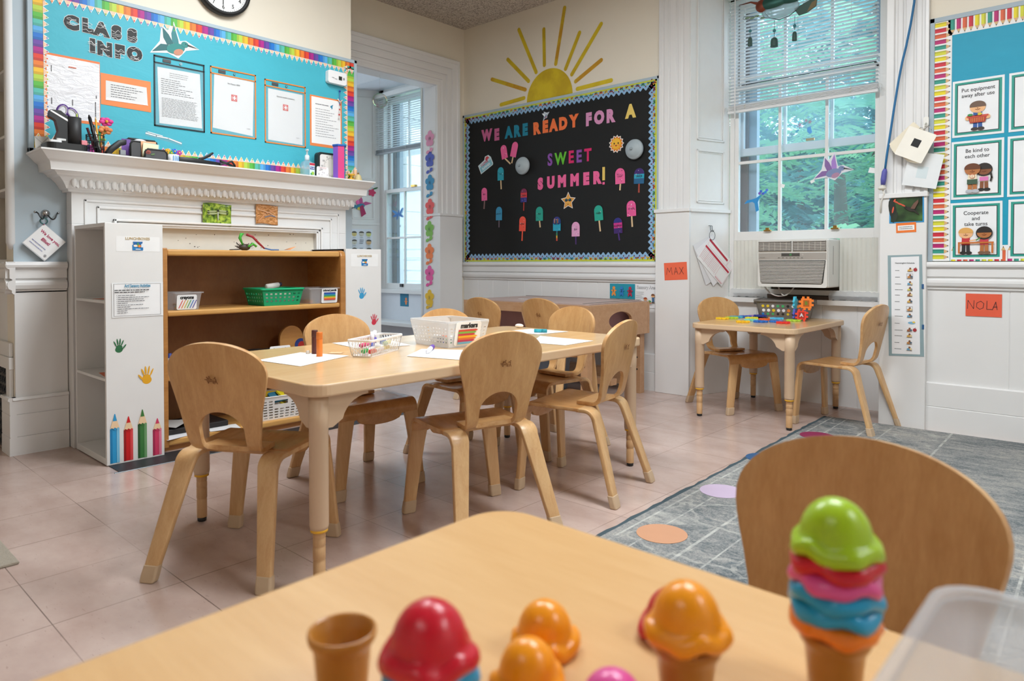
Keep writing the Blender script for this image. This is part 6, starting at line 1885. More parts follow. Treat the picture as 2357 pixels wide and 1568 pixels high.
# big frosted markers bin
t = thing('marker_bin', 'frosted plastic bin labelled markers in the middle of the long table', 'storage bin', (-2.006, 1.834, TZ + .0004), -6)
L_, W_, H_ = .250, .195, .100
mb = MB(); holed_walls(mb, L_, W_, H_ - .006, .84, 'marker_bin', 25, 19, 22, lambda i, j, n: i % 2 == 1 and j % 3 == 1 and 3 < j < 18); mb.build('slotted_wall', t, solid=.0022)
mb = MB(); rim_ring(mb, L_, W_, H_ - .008, .020, 'marker_bin', .006, .008); mb.build('rim', t, bevel=.002)
mb = MB(); X = Matrix(((.0, 0, 1, L_ / 2 * .93 + .0025), (1, 0, 0, -.004), (0, 1, 0, .053), (0, 0, 0, 1))) @ Matrix.Rotation(R(12), 4, 'X'); mb.d = .004; mb.poly(rrect(-.060, .060, -.046, .046, .011), 'paper', X); mb.text('markers', .026, 'ink', at(X, .002, .030, 0), bold=.0014, spacing=.92)
for i, c in enumerate(('#cf4b3a', '#7fb44a', '#c8354a', '#eeb62a', '#d8743a', '#c03a5a', '#6fb2cf')):
    v = .012 - i * .0078; mb.poly([(-.046, v - .004), (.036 - (i % 3) * .006, v - .004), (.046 - (i % 3) * .006, v), (.036 - (i % 3) * .006, v + .004), (-.046, v + .004)], c, X)
mb.build('markers_label', t)
BASE = t.matrix_basis
rg = random.Random(12)
for i in range(14):
    u, v = rg.uniform(-.055, .055), -.062 + .124 * (i % 7) / 6
    p = BASE @ Vector((u - .03, v, .013 + .018 * (i // 7))); q = BASE @ Vector((u + .035, v + rg.uniform(-.012, .012), .013 + .018 * (i // 7)))
    c = rg.choice(['#e86a3a', '#d8323a', '#2a3fa8', '#2f9a4a', '#e9c82c', '#222428', '#7a9a2c'])
    marker('felt_marker', 'loose capped marker inside the frosted markers bin', tuple(p), tuple(q), .0078, '#eceaea', c, 'markers in the frosted bin')

# ---------------------------------------------------------------- window air conditioner
t = thing('air_conditioner', 'white window air conditioner with slatted front under the raised sash', 'air conditioner', (-1.59, 4.35, .70))
a0, a1, yf = -1.797, -1.378, 4.262
ACW = pm('#e3e1dc', .4, .02); ACG = pm('#a9a39c', .45, .02); ACD = pm('#3b3835', .6)
mb = MB(); mb.box(a0 + .004, a1, yf, 4.60, .722, 1.012, ACW); mb.build('casing', t, world=True, bevel=.010, bseg=3)
mb = MB(); X = FN(yf); mb.d = .0
mb.prism(rrect(a0, a1 - .004, .722, 1.010, .012), 0, .012, ACW, X); mb.d = .0125
mb.rect(a0 + .004, a1 - .008, .888, .930, ACG, X)
mb.build('front_panel', t, world=True, bevel=.003)
for (u0, u1) in ((a0 + .006, -1.590), (-1.580, a1 - .010)):
    mb = MB(); mb.d = .0128; mb.rect(u0, u1, .942, .999, '#5d5853', X)
    for i in range(6):
        v = .948 + i * .0092; mb.box(u0 + .004, u1 - .004, v, v + .0045, .0128, .017, '#c9c4bc', X)
    for i in range(5):
        u = lerp(u0 + .03, u1 - .03, i / 4); mb.box(u - .0012, u + .0012, .945, .997, .0128, .0165, '#b8b3ab', X)
    for r in ((u0, u1, .996, 1.0), (u0, u1, .940, .944), (u0, u0 + .004, .94, 1.0), (u1 - .004, u1, .94, 1.0)):
        mb.box(r[0], r[1], r[2], r[3], .0128, .0185, '#8b867f', X)
    mb.build('louvre_vent', t, world=True)
mb = MB(); mb.d = .0128; gp = [(a0 + .006, .884), (a1 - .012, .884), (a1 - .026, .752), (a1 - .036, .742), (a0 + .026, .742), (a0 + .018, .750)]; mb.poly(gp, ACD, X)
for i in range(15):
    v = .748 + i * .0089; ins = .020 * (1 - i / 15.0)
    mb.box(a0 + .008 + ins * .7, a1 - .014 - ins, v, v + .0046, .0128, .0190, '#d9d5ce', X)
mb.build('intake_grille', t, world=True)
mb = MB(); mb.d = .0134; mb.rect(-1.650, -1.540, .909, .928, '#4a4743', X); mb.text('65', .014, '#4fd06a', at(X, -1.594, .9185), th=.0002); mb.ell(-1.522, .919, .006, .006, '#b9b4ac', X, 12)
for u in (-1.665, -1.640, -1.617, -1.594, -1.572, -1.548, -1.525):
    mb.rect(u - .005, u + .005, .899, .902, '#6a6560', X)
mb.text('FRIGIDAIRE', .0065, '#5a5652', at(X, -1.765, .902), th=.0001)
mb.build('control_panel', t, world=True)
mb = MB(); mb.box(a1, a1 + .0008, 4.34, 4.346, .80, .97, '#8b867f'); mb.build('side_slot', t, world=True)
for (u0, u1) in ((-2.048, -1.80), (-1.376, -1.108)):
    mb = MB(); pts = [(u0, 4.47)]; n = int((u1 - u0) / .0125)
    for i in range(n + 1):
        pts.append((lerp(u0, u1, i / n), 4.452 + (.007 if i % 2 else 0)))
    pts.append((u1, 4.47)); mb.prism(pts, .694, 1.018, '#dddcd4'); mb.build('accordion_panel', t, world=True)
mb = MB(); mb.box(-2.07, -1.09, 4.50, 4.53, .642, .730, '#4a3626'); mb.build('gap_block_board', t, world=True)  # board added to block sky light leaking in below the unit
mb = MB(); mb.box(-2.07, -1.09, 4.444, 4.475, .668, .700, ACW); mb.build('mounting_rail', t, world=True, bevel=.002)
for i, (x0, x1, dz) in enumerate(((-1.79, -1.66, .050), (-1.70, -1.60, .036))):
    mb = MB(); mb.tube([(lerp(x0, x1, k / 8), 4.33 - .03 * math.sin(PI * k / 8), .722 - (.060 if i == 0 else .055) * math.sin(PI * k / 8 * (.6 + .4 * i))) for k in range(9)], .0042, '#cfccc6', 7); mb.build('power_cord', t, world=True)
# clear plastic film taped along the sill
t = thing('plastic_film', 'crinkled clear plastic film taped along the sill below the air conditioner', 'plastic sheet', (-1.3, 4.42, .642))
mb = MB(); rg = random.Random(9); vs, fs = [], []; n = 24
for i in range(n + 1):
    x = lerp(-1.42, -1.10, i / n)
    for j, (y, z) in enumerate(((4.442, .700), (4.42, .690), (4.398, .668), (4.400, .645))):
        vs.append((x, y + rg.uniform(-.004, .004), z + rg.uniform(-.004, .004) - .012 * (i / n) ** 3 * (j == 0)))
for i in range(n):
    for j in range(3):
        q = i * 4 + j; fs.append((q, q + 4, q + 5, q + 1))
mb.add(vs, fs, frosted('clear_film', '#eef0f2', .45, .1), None, True); mb.build('right_film', t, world=True)
mb = MB(); vs, fs = [], []
for i in range(n + 1):
    x = lerp(-2.06, -1.80, i / n)
    for j, (y, z) in enumerate(((4.442, .698), (4.425, .690), (4.404, .672), (4.405, .648))):
        vs.append((x, y + rg.uniform(-.003, .003), z + rg.uniform(-.003, .003)))
for i in range(n):
    for j in range(3):
        q = i * 4 + j; fs.append((q, q + 4, q + 5, q + 1))
mb.add(vs, fs, frosted('clear_film_left', '#eef0f2', .55, .1), None, True); mb.build('left_film', t, world=True)
mb = MB(); mb.box(-1.80, -1.40, 4.405, 4.44, .6425, .665, '#3a2a1e'); tag(mb.build('support_block'), 'dark wooden block between the sill and the air conditioner', 'block')

# ---------------------------------------------------------------- venetian blinds
def blind(label, x0, x1, y, zb, zt, tilt, pitch, raised, grey=False, wand=True):
    t = thing('venetian_blind', label, 'blind', ((x0 + x1) / 2, y, zb))
    mt = pm('#e9e9ea' if not grey else '#9aa0a6', .4, .02)
    mb = MB(); mb.box(x0 - .005, x1 + .005, y - .022, y + .012, zt, zt + .045, 'white'); mb.build('headrail', t, world=True, bevel=.002)
    mb = MB(); z = zb + .055; hw = .0115
    while z < zt - .005:
        c, s_ = hw * math.cos(R(tilt)), hw * math.sin(R(tilt))
        mb.add([(x0, y - c, z - s_), (x1, y - c, z - s_), (x1, y, z + .0018), (x0, y, z + .0018), (x1, y + c, z + s_), (x0, y + c, z + s_)], [(0, 1, 2, 3), (3, 2, 4, 5)], 'slat', None, True)
        z += pitch
    mb.build('slats', t, world=True, fix=False)
    mb = MB()
    for i in range(5):
        mb.box(x0, x1, y - .012, y + .012, zb + .014 + i * .0075, zb + .0185 + i * .0075, mt)
    mb.box(x0 - .002, x1 + .002, y - .013, y + .013, zb, zb + .013, mt); mb.build('bottom_rail', t, world=True, bevel=.001)
    for k in (.13, .5, .84):
        x = lerp(x0, x1, k); mb = MB(); mb.tube([(x, y - .0125, zb + .01), (x, y - .0125, zt)], .0009, 'white', 4)
        mb.tube([(x + .006 * math.sin(q * 2.3), y - .016, zb + .052 - .006 * q) for q in range(6)], .0012, '#e6dfd0', 4); mb.build('lift_cord', t, world=True)
    if wand:
        mb = MB(); mb.tube([(x0 + .052, y - .024, zt), (x0 + .055, y - .026, 1.812)], .0045, 'paper', 7); mb.build('tilt_wand', t, world=True)
        for x in (x0 - .014, x1 + .014):
            mb = MB(); mb.tube([(x + .008 * math.cos(R(a)), y - .006, zb + .03 + .013 * math.sin(R(a))) for a in range(-60, 240, 30)], .0016, '#d9d6d0', 5); mb.build('hold_down_clip', t, world=True)
    return t
sm = NT('blind_slat'); sm.color(lin('#e9ebee')); sm.set(.4); tl = sm.n('BsdfTranslucent'); tl.inputs[0].default_value = lin('#e9ebee'); mx = sm.n('MixShader'); nz = sm.noise(sm.coord('Object'), 3, 2); sm.l(sm.math('ADD', sm.math('MULTIPLY', nz, .05), .38), mx.inputs[0]); sm.l(sm.b.outputs[0], mx.inputs[1]); sm.l(tl.outputs[0], mx.inputs[2]); sm.l(mx.outputs[0], sm.out.inputs[0])
M['slat'] = sm.m
blind('white venetian blind lowered over the top of the window above the air conditioner', -2.068, -1.158, 4.405, 1.858, 2.61, -13, .0218, True)
blind('white venetian blind in the bay window beyond the doorway', -5.93, -4.945, 4.405, 1.985, 2.565, -3, .0225, True, True, False)

# ---------------------------------------------------------------- window decorations
GLASS_IN = 4.4562
FG = FN(4.4705)
def on_pane(name, label, fn, cat='window decoration', Y=4.4702):
    mb = MB(); mb.d = .0012; fn(mb, FN(Y)); return tag(mb.build(name), label, cat)
on_pane('window_bird', 'turquoise glittery hummingbird with flowers stuck low on the left window pane', lambda mb, X: (
    mb.poly([(-1.985, 1.262), (-1.930, 1.272), (-1.915, 1.262), (-1.905, 1.205), (-1.885, 1.215), (-1.893, 1.268), (-1.882, 1.292), (-1.868, 1.305), (-1.880, 1.312), (-1.905, 1.296), (-1.935, 1.288), (-1.965, 1.285)], '#2b8fd0', X),
    mb.line([(-1.878, 1.300), (-1.866, 1.318), (-1.850, 1.328)], .003, '#3a9ab0', X),
    [mb.ell(u, v, .010, .009, c, X, 9) for u, v, c in ((-1.872, 1.338, '#3a6fd0'), (-1.857, 1.322, '#4a5ad0'), (-1.842, 1.330, '#2a8fd8'), (-1.832, 1.343, '#5a7ae0'), (-1.880, 1.325, '#7a5ac0'))]))
on_pane('window_bird', 'lilac and purple hummingbird cutout on the right window panes', lambda mb, X: (
    hummingbird(mb, at(X, -1.425, 1.435, 0, -6, .205), ('#7f8fb8', '#8a6aa8', '#b58aa8', '#e6e6ee'), 1)), 'window decoration', 4.4552)
def sunc(mb, X):
    for u, v, c, r in ((-1.640, 1.745, '#c8527a', .020), (-1.602, 1.770, '#c8607a', .011), (-1.578, 1.757, '#cf6a6a', .012)):
        for k in range(7):
            a = R(51 * k); mb.line([(u, v), (u + r * math.cos(a), v + r * math.sin(a))], .0032, c, X)
    mb.line([(-1.648, 1.715), (-1.62, 1.75), (-1.58, 1.765), (-1.545, 1.785)], .002, '#5a8a5a', X)
    mb.poly([(-1.592, 1.722), (-1.572, 1.728), (-1.562, 1.690), (-1.578, 1.680), (-1.594, 1.700)], '#2b8fd8', X); mb.ell(-1.655, 1.710, .014, .006, '#2b9ac0', X, 10, 30); mb.ell(-1.610, 1.748, .012, .005, '#3aa0a8', X, 10, 30)
on_pane('window_flower_decal', 'pink flowers and blue drop suncatcher on the upper middle pane', sunc, 'window decoration', 4.5202)
for i, (u, v, s_, lab) in enumerate(((-1.735, 1.365, .9, 'scrap of white paper taped beside the left glazing bar'), (-1.545, 1.378, .7, 'scrap of white paper left of the lilac hummingbird'), (-1.200, 1.415, 1.2, 'white paper tag stuck at the right edge of the lower sash'))):
    mb = MB(); mb.d = .0012; X = at(FN(4.4702), u, v, 0, (-15, 30, -8)[i], s_); mb.poly([(-.02, -.012), (.018, -.014), (.02, .010), (-.016, .014)], 'paper', X); tag(mb.build('paper_scrap'), lab, 'paper scrap')

# metal bird wind chime hung from the ceiling in front of the window
t = thing('bird_wind_chime', 'green metal and glass hummingbird wind chime hanging before the window', 'wind chime', (-1.65, 4.22, 2.18))
X = FN(4.22)
DG = pm('#2f5a52', .35, .2, .6, .5, 30); MG = frosted('crackle_glass', '#b9cfd6', .6, .2); RU = pm('#7a3a26', .4, .2, .5)
mb = MB(); vs = []
mb.sphere((-1.655, 4.22, 2.405), .085, MG, 12, None, (1.35, .16, .62)); mb.build('glass_belly', t, world=True)
mb = MB(); mb.sphere((-1.69, 4.215, 2.455), .075, DG, 12, None, (1.25, .25, .55)); mb.sphere((-1.60, 4.215, 2.475), .09, DG, 10, None, (1.2, .2, .6)); mb.build('back_and_wing', t, world=True)
mb = MB(); mb.sphere((-1.765, 4.22, 2.452), .045, RU, 10, None, (1, .4, .9)); mb.build('rust_head', t, world=True)
mb = MB(); mb.tube([(-1.79, 4.22, 2.470), (-1.84, 4.22, 2.492), (-1.915, 4.22, 2.492)], [.010, .005, .0015], RU, 8); mb.build('beak', t, world=True)
mb = MB(); mb.d = -.002; mb.poly([(-1.575, 2.385), (-1.545, 2.340), (-1.500, 2.345), (-1.445, 2.372), (-1.440, 2.412), (-1.455, 2.425), (-1.52, 2.405)], '#3d5a52', X, .004); mb.poly([(-1.50, 2.35), (-1.448, 2.375), (-1.443, 2.41), (-1.47, 2.40)], '#7a6a4a', X, .002); mb.build('tail', t, world=True)
mb = MB(); mb.tube([(-1.76, 4.22, 2.42), (-1.72, 4.22, 2.365), (-1.66, 4.22, 2.342), (-1.60, 4.22, 2.352), (-1.56, 4.22, 2.375)], .0022, 'black', 5)
mb.tube([(-1.73, 4.22, 2.368), (-1.82, 4.22, 2.40), (-1.885, 4.22, 2.412), (-1.89, 4.22, 2.400), (-1.80, 4.22, 2.372)], .0016, 'black', 5)
for (u, v, a) in ((-1.86, 2.400, 25), (-1.83, 2.392, 30), (-1.80, 2.398, 25), (-1.765, 2.378, 20), (-1.57, 2.425, 10), (-1.55, 2.44, 20)):
    mb.sphere((u, 4.22, v), .013, '#7d9a7c', 6, None, (1.3, .3, .5))
mb.build('leafy_wire', t, world=True)
for (u, z0_, z1_, wd) in ((-1.843, 2.315, 2.222, .014), (-1.691, 2.283, 2.186, .022), (-1.569, 2.284, 2.196, .014)):
    mb = MB(); mb.lathe([(wd * 1.02, 0), (wd, .004), (wd * .96, .03), (wd * .85, .045), (wd * .45, .054), (.0005, .056)], '#39544e', 18, Matrix.Translation((u, 4.22, z1_))); b_ = mb.build('bell', t, world=True)
    mb = MB(); mb.tube([(u, 4.22, z1_ + .05), (u, 4.22, 2.345)], .0012, 'black', 4); mb.sphere((u, 4.22, z0_), .010, '#3f7f86', 8); mb.sphere((u, 4.22, z0_ - .016), .004, '#6a7a78', 6); mb.build('beaded_cord', b_, world=True)
mb = MB(); mb.tube([(-1.66, 4.22, 2.50), (-1.66, 4.22, 2.86)], .0012, 'black', 4); mb.build('hanging_cord', t, world=True)

# ---------------------------------------------------------------- small table toys
STZ = .5302
t = thing('toy_basket', 'grey plastic basket with round holes, full of puzzle tiles, on the small table', 'basket', (-1.635, 4.275, STZ), 14)
GB = pm('#6f6a65', .45, .04)
L_, W_, H_ = .325, .20, .115
mb = MB()
taper_box(mb, L_, W_, H_, .86, GB, .03); bo = mb.build('basket_body', t, solid=.002)
mb = MB(); rim_ring(mb, L_, W_, H_ - .012, .030, GB, .010, .012); mb.build('rim', t, bevel=.002)
mb = MB(); rg = random.Random(21)
HC = ['#e8e8ee', '#d8453a', '#2a7fc0', '#e3c62c', '#1c1c1c', '#e8853a', '#3fae6a', '#222222', '#f0f0f0']
for row, (vz, rr) in enumerate(((.030, .0075), (.052, .0095), (.078, .0085))):
    for i in range(9):
        u = -.115 + i * .0285 + (.004 if row % 2 else 0); s_ = lerp(.86, 1, vz / H_)
        X = Matrix(((1, 0, 0, u), (0, 0, -1, -W_ / 2 * s_ - .0005), (0, 1, 0, vz), (0, 0, 0, 1))) @ Matrix.Rotation(R(7), 4, 'X')
        mb.d = .0012; mb.ell(0, 0, rr, rr, HC[rg.randrange(len(HC))], X, 12)
mb.build('round_holes', t)
mb = MB(); mb.d = 0
for sx in (-1, 1):
    mb.box(sx * (L_ / 2 + .006) - .006, sx * (L_ / 2 + .006) + .006, -.06, .06, H_ - .030, H_ - .012, GB)
mb.build('side_handles', t)
def tile_poly(s_, k=.011):
    """square puzzle tile with square tabs and notches on every side"""
    h = s_ / 2 - k; pts = []
    for q in range(4):
        c, sn = math.cos(PI / 2 * q), math.sin(PI / 2 * q)
        e = s_ / 2
        for x, y in ((-h, -h), (-h * .55, -h), (-h * .55, -e), (-h * .1, -e), (-h * .1, -h), (h * .35, -h), (h * .35, -e), (h * .8, -e), (h * .8, -h)):
            pts.append((x * c - y * sn, x * sn + y * c))
    return pts
TILES = [(-1.885, 3.945, '#f2c81e', 20, 0, 'bright yellow puzzle tile at the left end of the row on the small table'), (-1.862, 4.022, '#b9d63a', 35, 0, 'lime puzzle tile next to the yellow one at the left end'), (-1.868, 4.100, '#4cb8dc', 10, 0, 'sky blue puzzle tile in the left row'),
         (-1.842, 4.172, '#2a5fc8', 25, 0, 'royal blue puzzle tile towards the back of the left row'), (-1.815, 4.245, '#c08ad8', 40, 0, 'lilac puzzle tile at the back of the left row'), (-1.760, 4.195, '#23489c', 12, 0, 'navy puzzle tile in the middle of the heap'),
         (-1.765, 4.085, '#e6e02c', 30, 0, 'lemon puzzle tile in the middle of the heap'), (-1.742, 4.160, '#2f3f9c', 55, 1, 'indigo puzzle tile lying aslant on the heap'), (-1.745, 4.315, '#e2352c', 15, 0, 'red puzzle tile at the back against the basket'),
         (-1.683, 4.205, '#f0a890', 5, 0, 'salmon puzzle tile behind the orange one'), (-1.643, 4.140, '#f39a22', 28, 0, 'orange-yellow puzzle tile at the right of the heap'), (-1.660, 4.040, '#ef6a2c', 48, 0, 'small orange-red puzzle tile at the front of the heap'),
         (-1.706, 3.945, '#7fd6c4', 16, 0, 'mint puzzle tile near the front of the small table'), (-1.692, 3.800, '#f4c21c', 33, 0, 'golden puzzle tile nearest the front edge of the small table'), (-1.622, 3.880, '#2a6fc8', 8, 0, 'blue puzzle tile in the front row, left of another blue one'),
         (-1.560, 3.945, '#2f78d0', 36, 0, 'blue puzzle tile in the front row, beside the red one'), (-1.585, 4.020, '#59bfe6', 18, 1, 'pale blue puzzle tile lying on the blue ones'), (-1.500, 3.895, '#e23228', 22, 0, 'red puzzle tile at the right of the front row'), (-1.510, 4.080, '#b6dc46', 6, 0, 'lime puzzle tile right at the foot of the little tower')]
PUZ = []
for (x, y, c, a, up, lab) in TILES:
    t = thing('puzzle_tile', lab, 'puzzle tile', (x, y, STZ + .0004 + up * .0105), a, 'puzzle tiles on the small table')
    mb = MB(); mb.prism(tile_poly(.074), 0, .0100, c); mb.build('tile_plate', t, bevel=.0012)
    mb = MB(); mb.prism(rrect(-.015, .015, -.015, .015, .003), .010, .0108, sc_hex(c, .82)); mb.build('tile_centre', t)
for (dx, z, c, ry, s_, ch, lab) in ((-.004, 0, '#ee4430', 0, .070, 'A', 'red letter A puzzle tile standing at the base of the little tower'), (.022, .066, '#f5822a', 0, .078, 'B', 'orange letter B puzzle tile on top of the little tower')):
    t = thing('puzzle_tile', lab, 'puzzle tile', (-1.470 + dx, 4.105, STZ + .0006 + z), 12, 'puzzle tile tower')
    X = Matrix(((1, 0, 0, 0), (0, 0, -1, 0), (0, 1, 0, s_ / 2), (0, 0, 0, 1)))
    mb = MB(); mb.prism(tile_poly(s_), -.006, .006, c, X); mb.build('tile_plate', t, bevel=.0012)
    mb = MB(); mb.d = .0066; mb.rect(-.016, .016, -.018, .018, sc_hex(c, .72), X); mb.text(ch, .028, '#d8d8e6' if ch == 'A' else '#6a8a2a', at(X, 0, 0), bold=.0012); mb.build('letter', t)
for (dx, dy, z, c, lab) in ((-.050, .02, 0, '#5a62c0', 'violet puzzle tile standing edge-on behind the red A tile'), (-.050, .02, .071, '#4cc2e0', 'turquoise puzzle tile standing edge-on at the left of the little tower')):
    t = thing('puzzle_tile', lab, 'puzzle tile', (-1.470 + dx, 4.105 + dy, STZ + .0006 + z), 96, 'puzzle tile tower')
    X = Matrix(((1, 0, 0, 0), (0, 0, -1, 0), (0, 1, 0, .035), (0, 0, 0, 1)))
    mb = MB(); mb.prism(tile_poly(.070), -.006, .006, c, X); mb.build('tile_plate', t, bevel=.0012)
for i, (x, y, z, c, a, lab) in enumerate(((-.08, .02, .098, '#d8453a', 30, 'red puzzle tile heaped at the left in the grey basket'), (.0, -.02, .100, '#e3c62c', 60, 'yellow puzzle tile heaped in the middle of the grey basket'), (.07, .03, .098, '#3f7fc8', 15, 'blue puzzle tile heaped at the right in the grey basket'))):
    mb = MB(); X = Matrix.Translation((-1.635 + x, 4.275 + y, STZ + z - .008)) @ Matrix.Rotation(R(a), 4, 'Z') @ Matrix.Rotation(R(10), 4, 'X'); mb.prism(tile_poly(.07), 0, .010, c, X); tag(mb.build('puzzle_tile'), lab, 'puzzle tile', 'puzzle tiles in the grey basket')

# ---------------------------------------------------------------- signs and sheets round the window
mb = MB(); mb.d = .0006; X = at(FN(NY - .045), -2.285, .815, 0, 3); mb.rect(-.083, .084, -.058, .057, '#ef6a48', X)
for pts in ([(-.066, -.020), (-.058, .024), (-.044, -.006), (-.030, .026), (-.024, -.022)], [(-.010, -.022), (.004, .024), (.018, -.022)], [(-.006, -.006), (.014, -.004)], [(.030, .024), (.060, -.022)], [(.058, .024), (.030, -.022)]):
    mb.line(pts, .0022, 'ink', X)
tag(mb.build('name_card'), 'orange name card reading MAX on the white pilaster', 'name card')
mb = MB(); mb.d = .0006; X = at(FN(NY - .006), -.597, .659, 0, 0); mb.rect(-.076, .075, -.057, .056, '#e85f42', X)
for pts in ([(-.068, -.020), (-.066, .022), (-.042, -.020), (-.040, .022)], [(-.012, .020), (-.028, .010), (-.030, -.010), (-.016, -.021), (-.002, -.014), (.001, .008), (-.012, .020)], [(.014, .022), (.013, -.020), (.033, -.020)], [(.036, -.022), (.050, .018), (.056, -.021)], [(.040, -.008), (.056, -.006)]):
    mb.line(pts, .0022, 'ink', X)
tag(mb.build('name_card'), 'orange name card reading NOLA on the wainscot under the right board', 'name card')

# forms hanging from a hook on the splayed reveal
t = thing('form_bundle', 'bundle of red and white forms hanging aslant from a hook beside the window', 'paper bundle', (-2.13, 4.27, .70))
RVX = RV @ Matrix.Translation((.222, .880, .006)) @ Matrix.Rotation(R(-41), 4, 'Z')
for i, (a, c, d, nm) in enumerate(((-16, '#e3e3e6', .001, 'back_sheet'), (-9, '#ededf0', .004, 'middle_sheet'))):
    mb = MB(); mb.d = d; X = RV @ Matrix.Translation((.165 + .03 * i, .890 - .004 * i, .006)) @ Matrix.Rotation(R(-41 + a * 1.6), 4, 'Z'); mb.rect(-.142, .142, -.095, .092, c, X, .001); mb.build(nm, t, world=True)
mb = MB(); mb.d = .007; X = RVX; mb.rect(-.145, .145, -.095, .092, 'paper', X, .001)
mb.rect(-.140, .075, .062, .076, '#b8243a', X); mb.rect(-.140, .135, .008, .022, '#c02840', X)
for i in range(7):
    mb.line([(-.138, .000 - i * .0120), (.03, .000 - i * .0120)], .0012, '#d48a98', X)
for u in (-.138, -.09, -.04, .03):
    mb.line([(u, .004), (u, -.085)], .001, '#d8a0aa', X)
for (r0, r1, r2, r3) in ((.085, .138, .032, .084), (.045, .135, -.08, -.005), (-.138, .078, .028, .056)):
    mb.line([(r0, r2), (r1, r2), (r1, r3), (r0, r3), (r0, r2)], .0011, '#d48a98', X)
mb.para(.05, .13, -.092, -.085, 1, '#c02840', X, 3, .1, .5)
mb.build('printed_form', t, world=True)
mb = MB(); X = RV @ Matrix.Translation((.165, 1.085, 0)); mb.tube([X @ Vector(p) for p in ((0, .03, .001), (0, .028, .014), (0, 0, .016), (0, -.012, .022), (0, 0, .030))], .0022, 'dark_metal', 6); mb.tube([X @ Vector(p) for p in ((.016, .03, .001), (.016, .028, .014), (.016, 0, .016), (.016, -.012, .022), (.016, 0, .030))], .0022, 'dark_metal', 6)
mb.tube([X @ Vector((.012 + .026 * math.cos(R(a)), -.035 + .030 * math.sin(R(a)), .020)) for a in range(0, 361, 24)], .0016, 'dark_metal', 6); mb.build('hook_and_ring', t, world=True)

# right casing: extension cord, cue cards, hummingbird photo, schedule
t = thing('extension_cord', 'blue extension cord running down the right window casing to a socket', 'cord', (-1.0, 4.06, 1.2))
pts = [(-.896, 4.085, 2.86), (-.898, 4.083, 2.45), (-.905, 4.08, 2.22), (-.920, 4.078, 2.11), (-.940, 4.078, 2.00), (-.958, 4.078, 1.92), (-.975, 4.078, 1.82), (-.995, 4.078, 1.68), (-1.012, 4.078, 1.55), (-1.027, 4.078, 1.44), (-1.036, 4.078, 1.355)]
mb = MB(); mb.tube(pts, .0058, '#1f6a9c', 8); mb.build('blue_cable', t, world=True)
mb = MB(); mb.tube([(-1.034, 4.078, 1.37), (-1.037, 4.078, 1.355), (-1.042, 4.078, 1.315), (-1.044, 4.078, 1.285)], [.008, .013, .014, .011], '#5a5aa8', 10); mb.build('socket_end', t, world=True)
mb = MB(); mb.tube([(-1.045, 4.078, 1.285), (-1.046, 4.078, 1.272)], .010, '#d8d4c8', 10); mb.sphere((-1.048, 4.078, 1.268), .018, '#dcd8cc', 8, None, (1.2, 1, .6)); mb.tube([(-1.047, 4.08, 1.265), (-1.040, 4.085, 1.235), (-1.055, 4.09, 1.20), (-1.058, 4.09, 1.14)], .0045, '#dcd8d0', 7); mb.build('white_plug', t, world=True)
t = thing('cue_cards', 'ring of cream cue cards with a black square on the right window casing', 'card ring', (-.86, 4.06, 1.33))
for i in range(6):
    mb = MB(); a = -27 - 4.2 * (5 - i); X = at(FN(4.072 - .0040 * i), -.850, 1.552, 0, a); mb.d = .001; c = '#e9dfc9' if i < 5 else '#f3eee2'
    mb.poly([(x - .0, y - .075) for x, y in rrect(-.070, .070, -.085, .070, .006)], c, X, .0018)
    if i == 5:
        mb.rect(-.019, .019, -.094, -.054, 'black', X)
    mb.build('cue_card', t, world=True)
mb = MB()
for x in (-.862, -.832):
    mb.tube([(x + .015 * math.cos(R(a)), 4.056, 1.545 + .018 * math.sin(R(a))) for a in range(0, 361, 24)], .0018, 'metal', 6)
mb.build('ring', t, world=True)
mb = MB(); mb.d = .002; X = FN(4.104); mb.poly(rrect(-.862, -.838, 1.575, 1.625, .010), '#eceae4', X, .003); mb.tube([(-.850, 4.098, 1.590), (-.850, 4.06, 1.580), (-.850, 4.050, 1.562), (-.850, 4.058, 1.55)], .004, '#eceae4', 7); mb.build('adhesive_hook', t, world=True)
mb = MB(); mb.d = .001; X = at(FN(4.090), -.868, 1.338, 0, -12); mb.rect(-.075, .085, -.075, .10, '#e6e9ea', X, .0012); mb.rect(-.02, .03, -.03, .03, '#d3dfe2', X)
tag(mb.build('folded_sheet'), 'pale folded sheet hanging behind the ring of cue cards', 'paper')
# hummingbird photo
t = thing('hummingbird_photo', 'framed-in-blue photo of a dark hummingbird at red flowers', 'picture', (-.935, NY - .046, 1.08))
PB = FN(NY - .0455)
gm2 = NT('photo_green_backdrop'); gv = gm2.noise(gm2.coord('Generated', (1, 1, 1)), 1.6, 2); gm2.color(gm2.ramp(gv, [(.35, lin('#1d2a20')), (.6, lin('#3d5a34')), (.75, lin('#4f7a3e'))])); gm2.set(.3)
mb = MB(); mb.d = .0005; mb.poly([(-1.016, 1.079), (-.853, 1.080), (-.855, 1.220), (-1.016, 1.221)], '#2f8fc4', PB); mb.build('blue_mount', t, world=True)
mb = MB(); mb.d = .001; mb.poly([(-1.009, 1.086), (-.860, 1.087), (-.861, 1.213), (-1.009, 1.214)], gm2.m, PB); mb.build('photo_print', t, world=True)
mb = MB(); mb.d = .0016
mb.ell(-1.0, 1.15, .018, .06, '#1c241c', PB, 14, 10); mb.ell(-.988, 1.11, .010, .03, '#22301f', PB, 10, -20)
for u, v, a, L in ((-.985, 1.192, -25, .014), (-.965, 1.180, -25, .014), (-.950, 1.172, -30, .012), (-.998, 1.150, 80, .018), (-.990, 1.200, 60, .008)):
    mb.ell(u, v, L, .0042, '#d2553a', PB, 10, a)
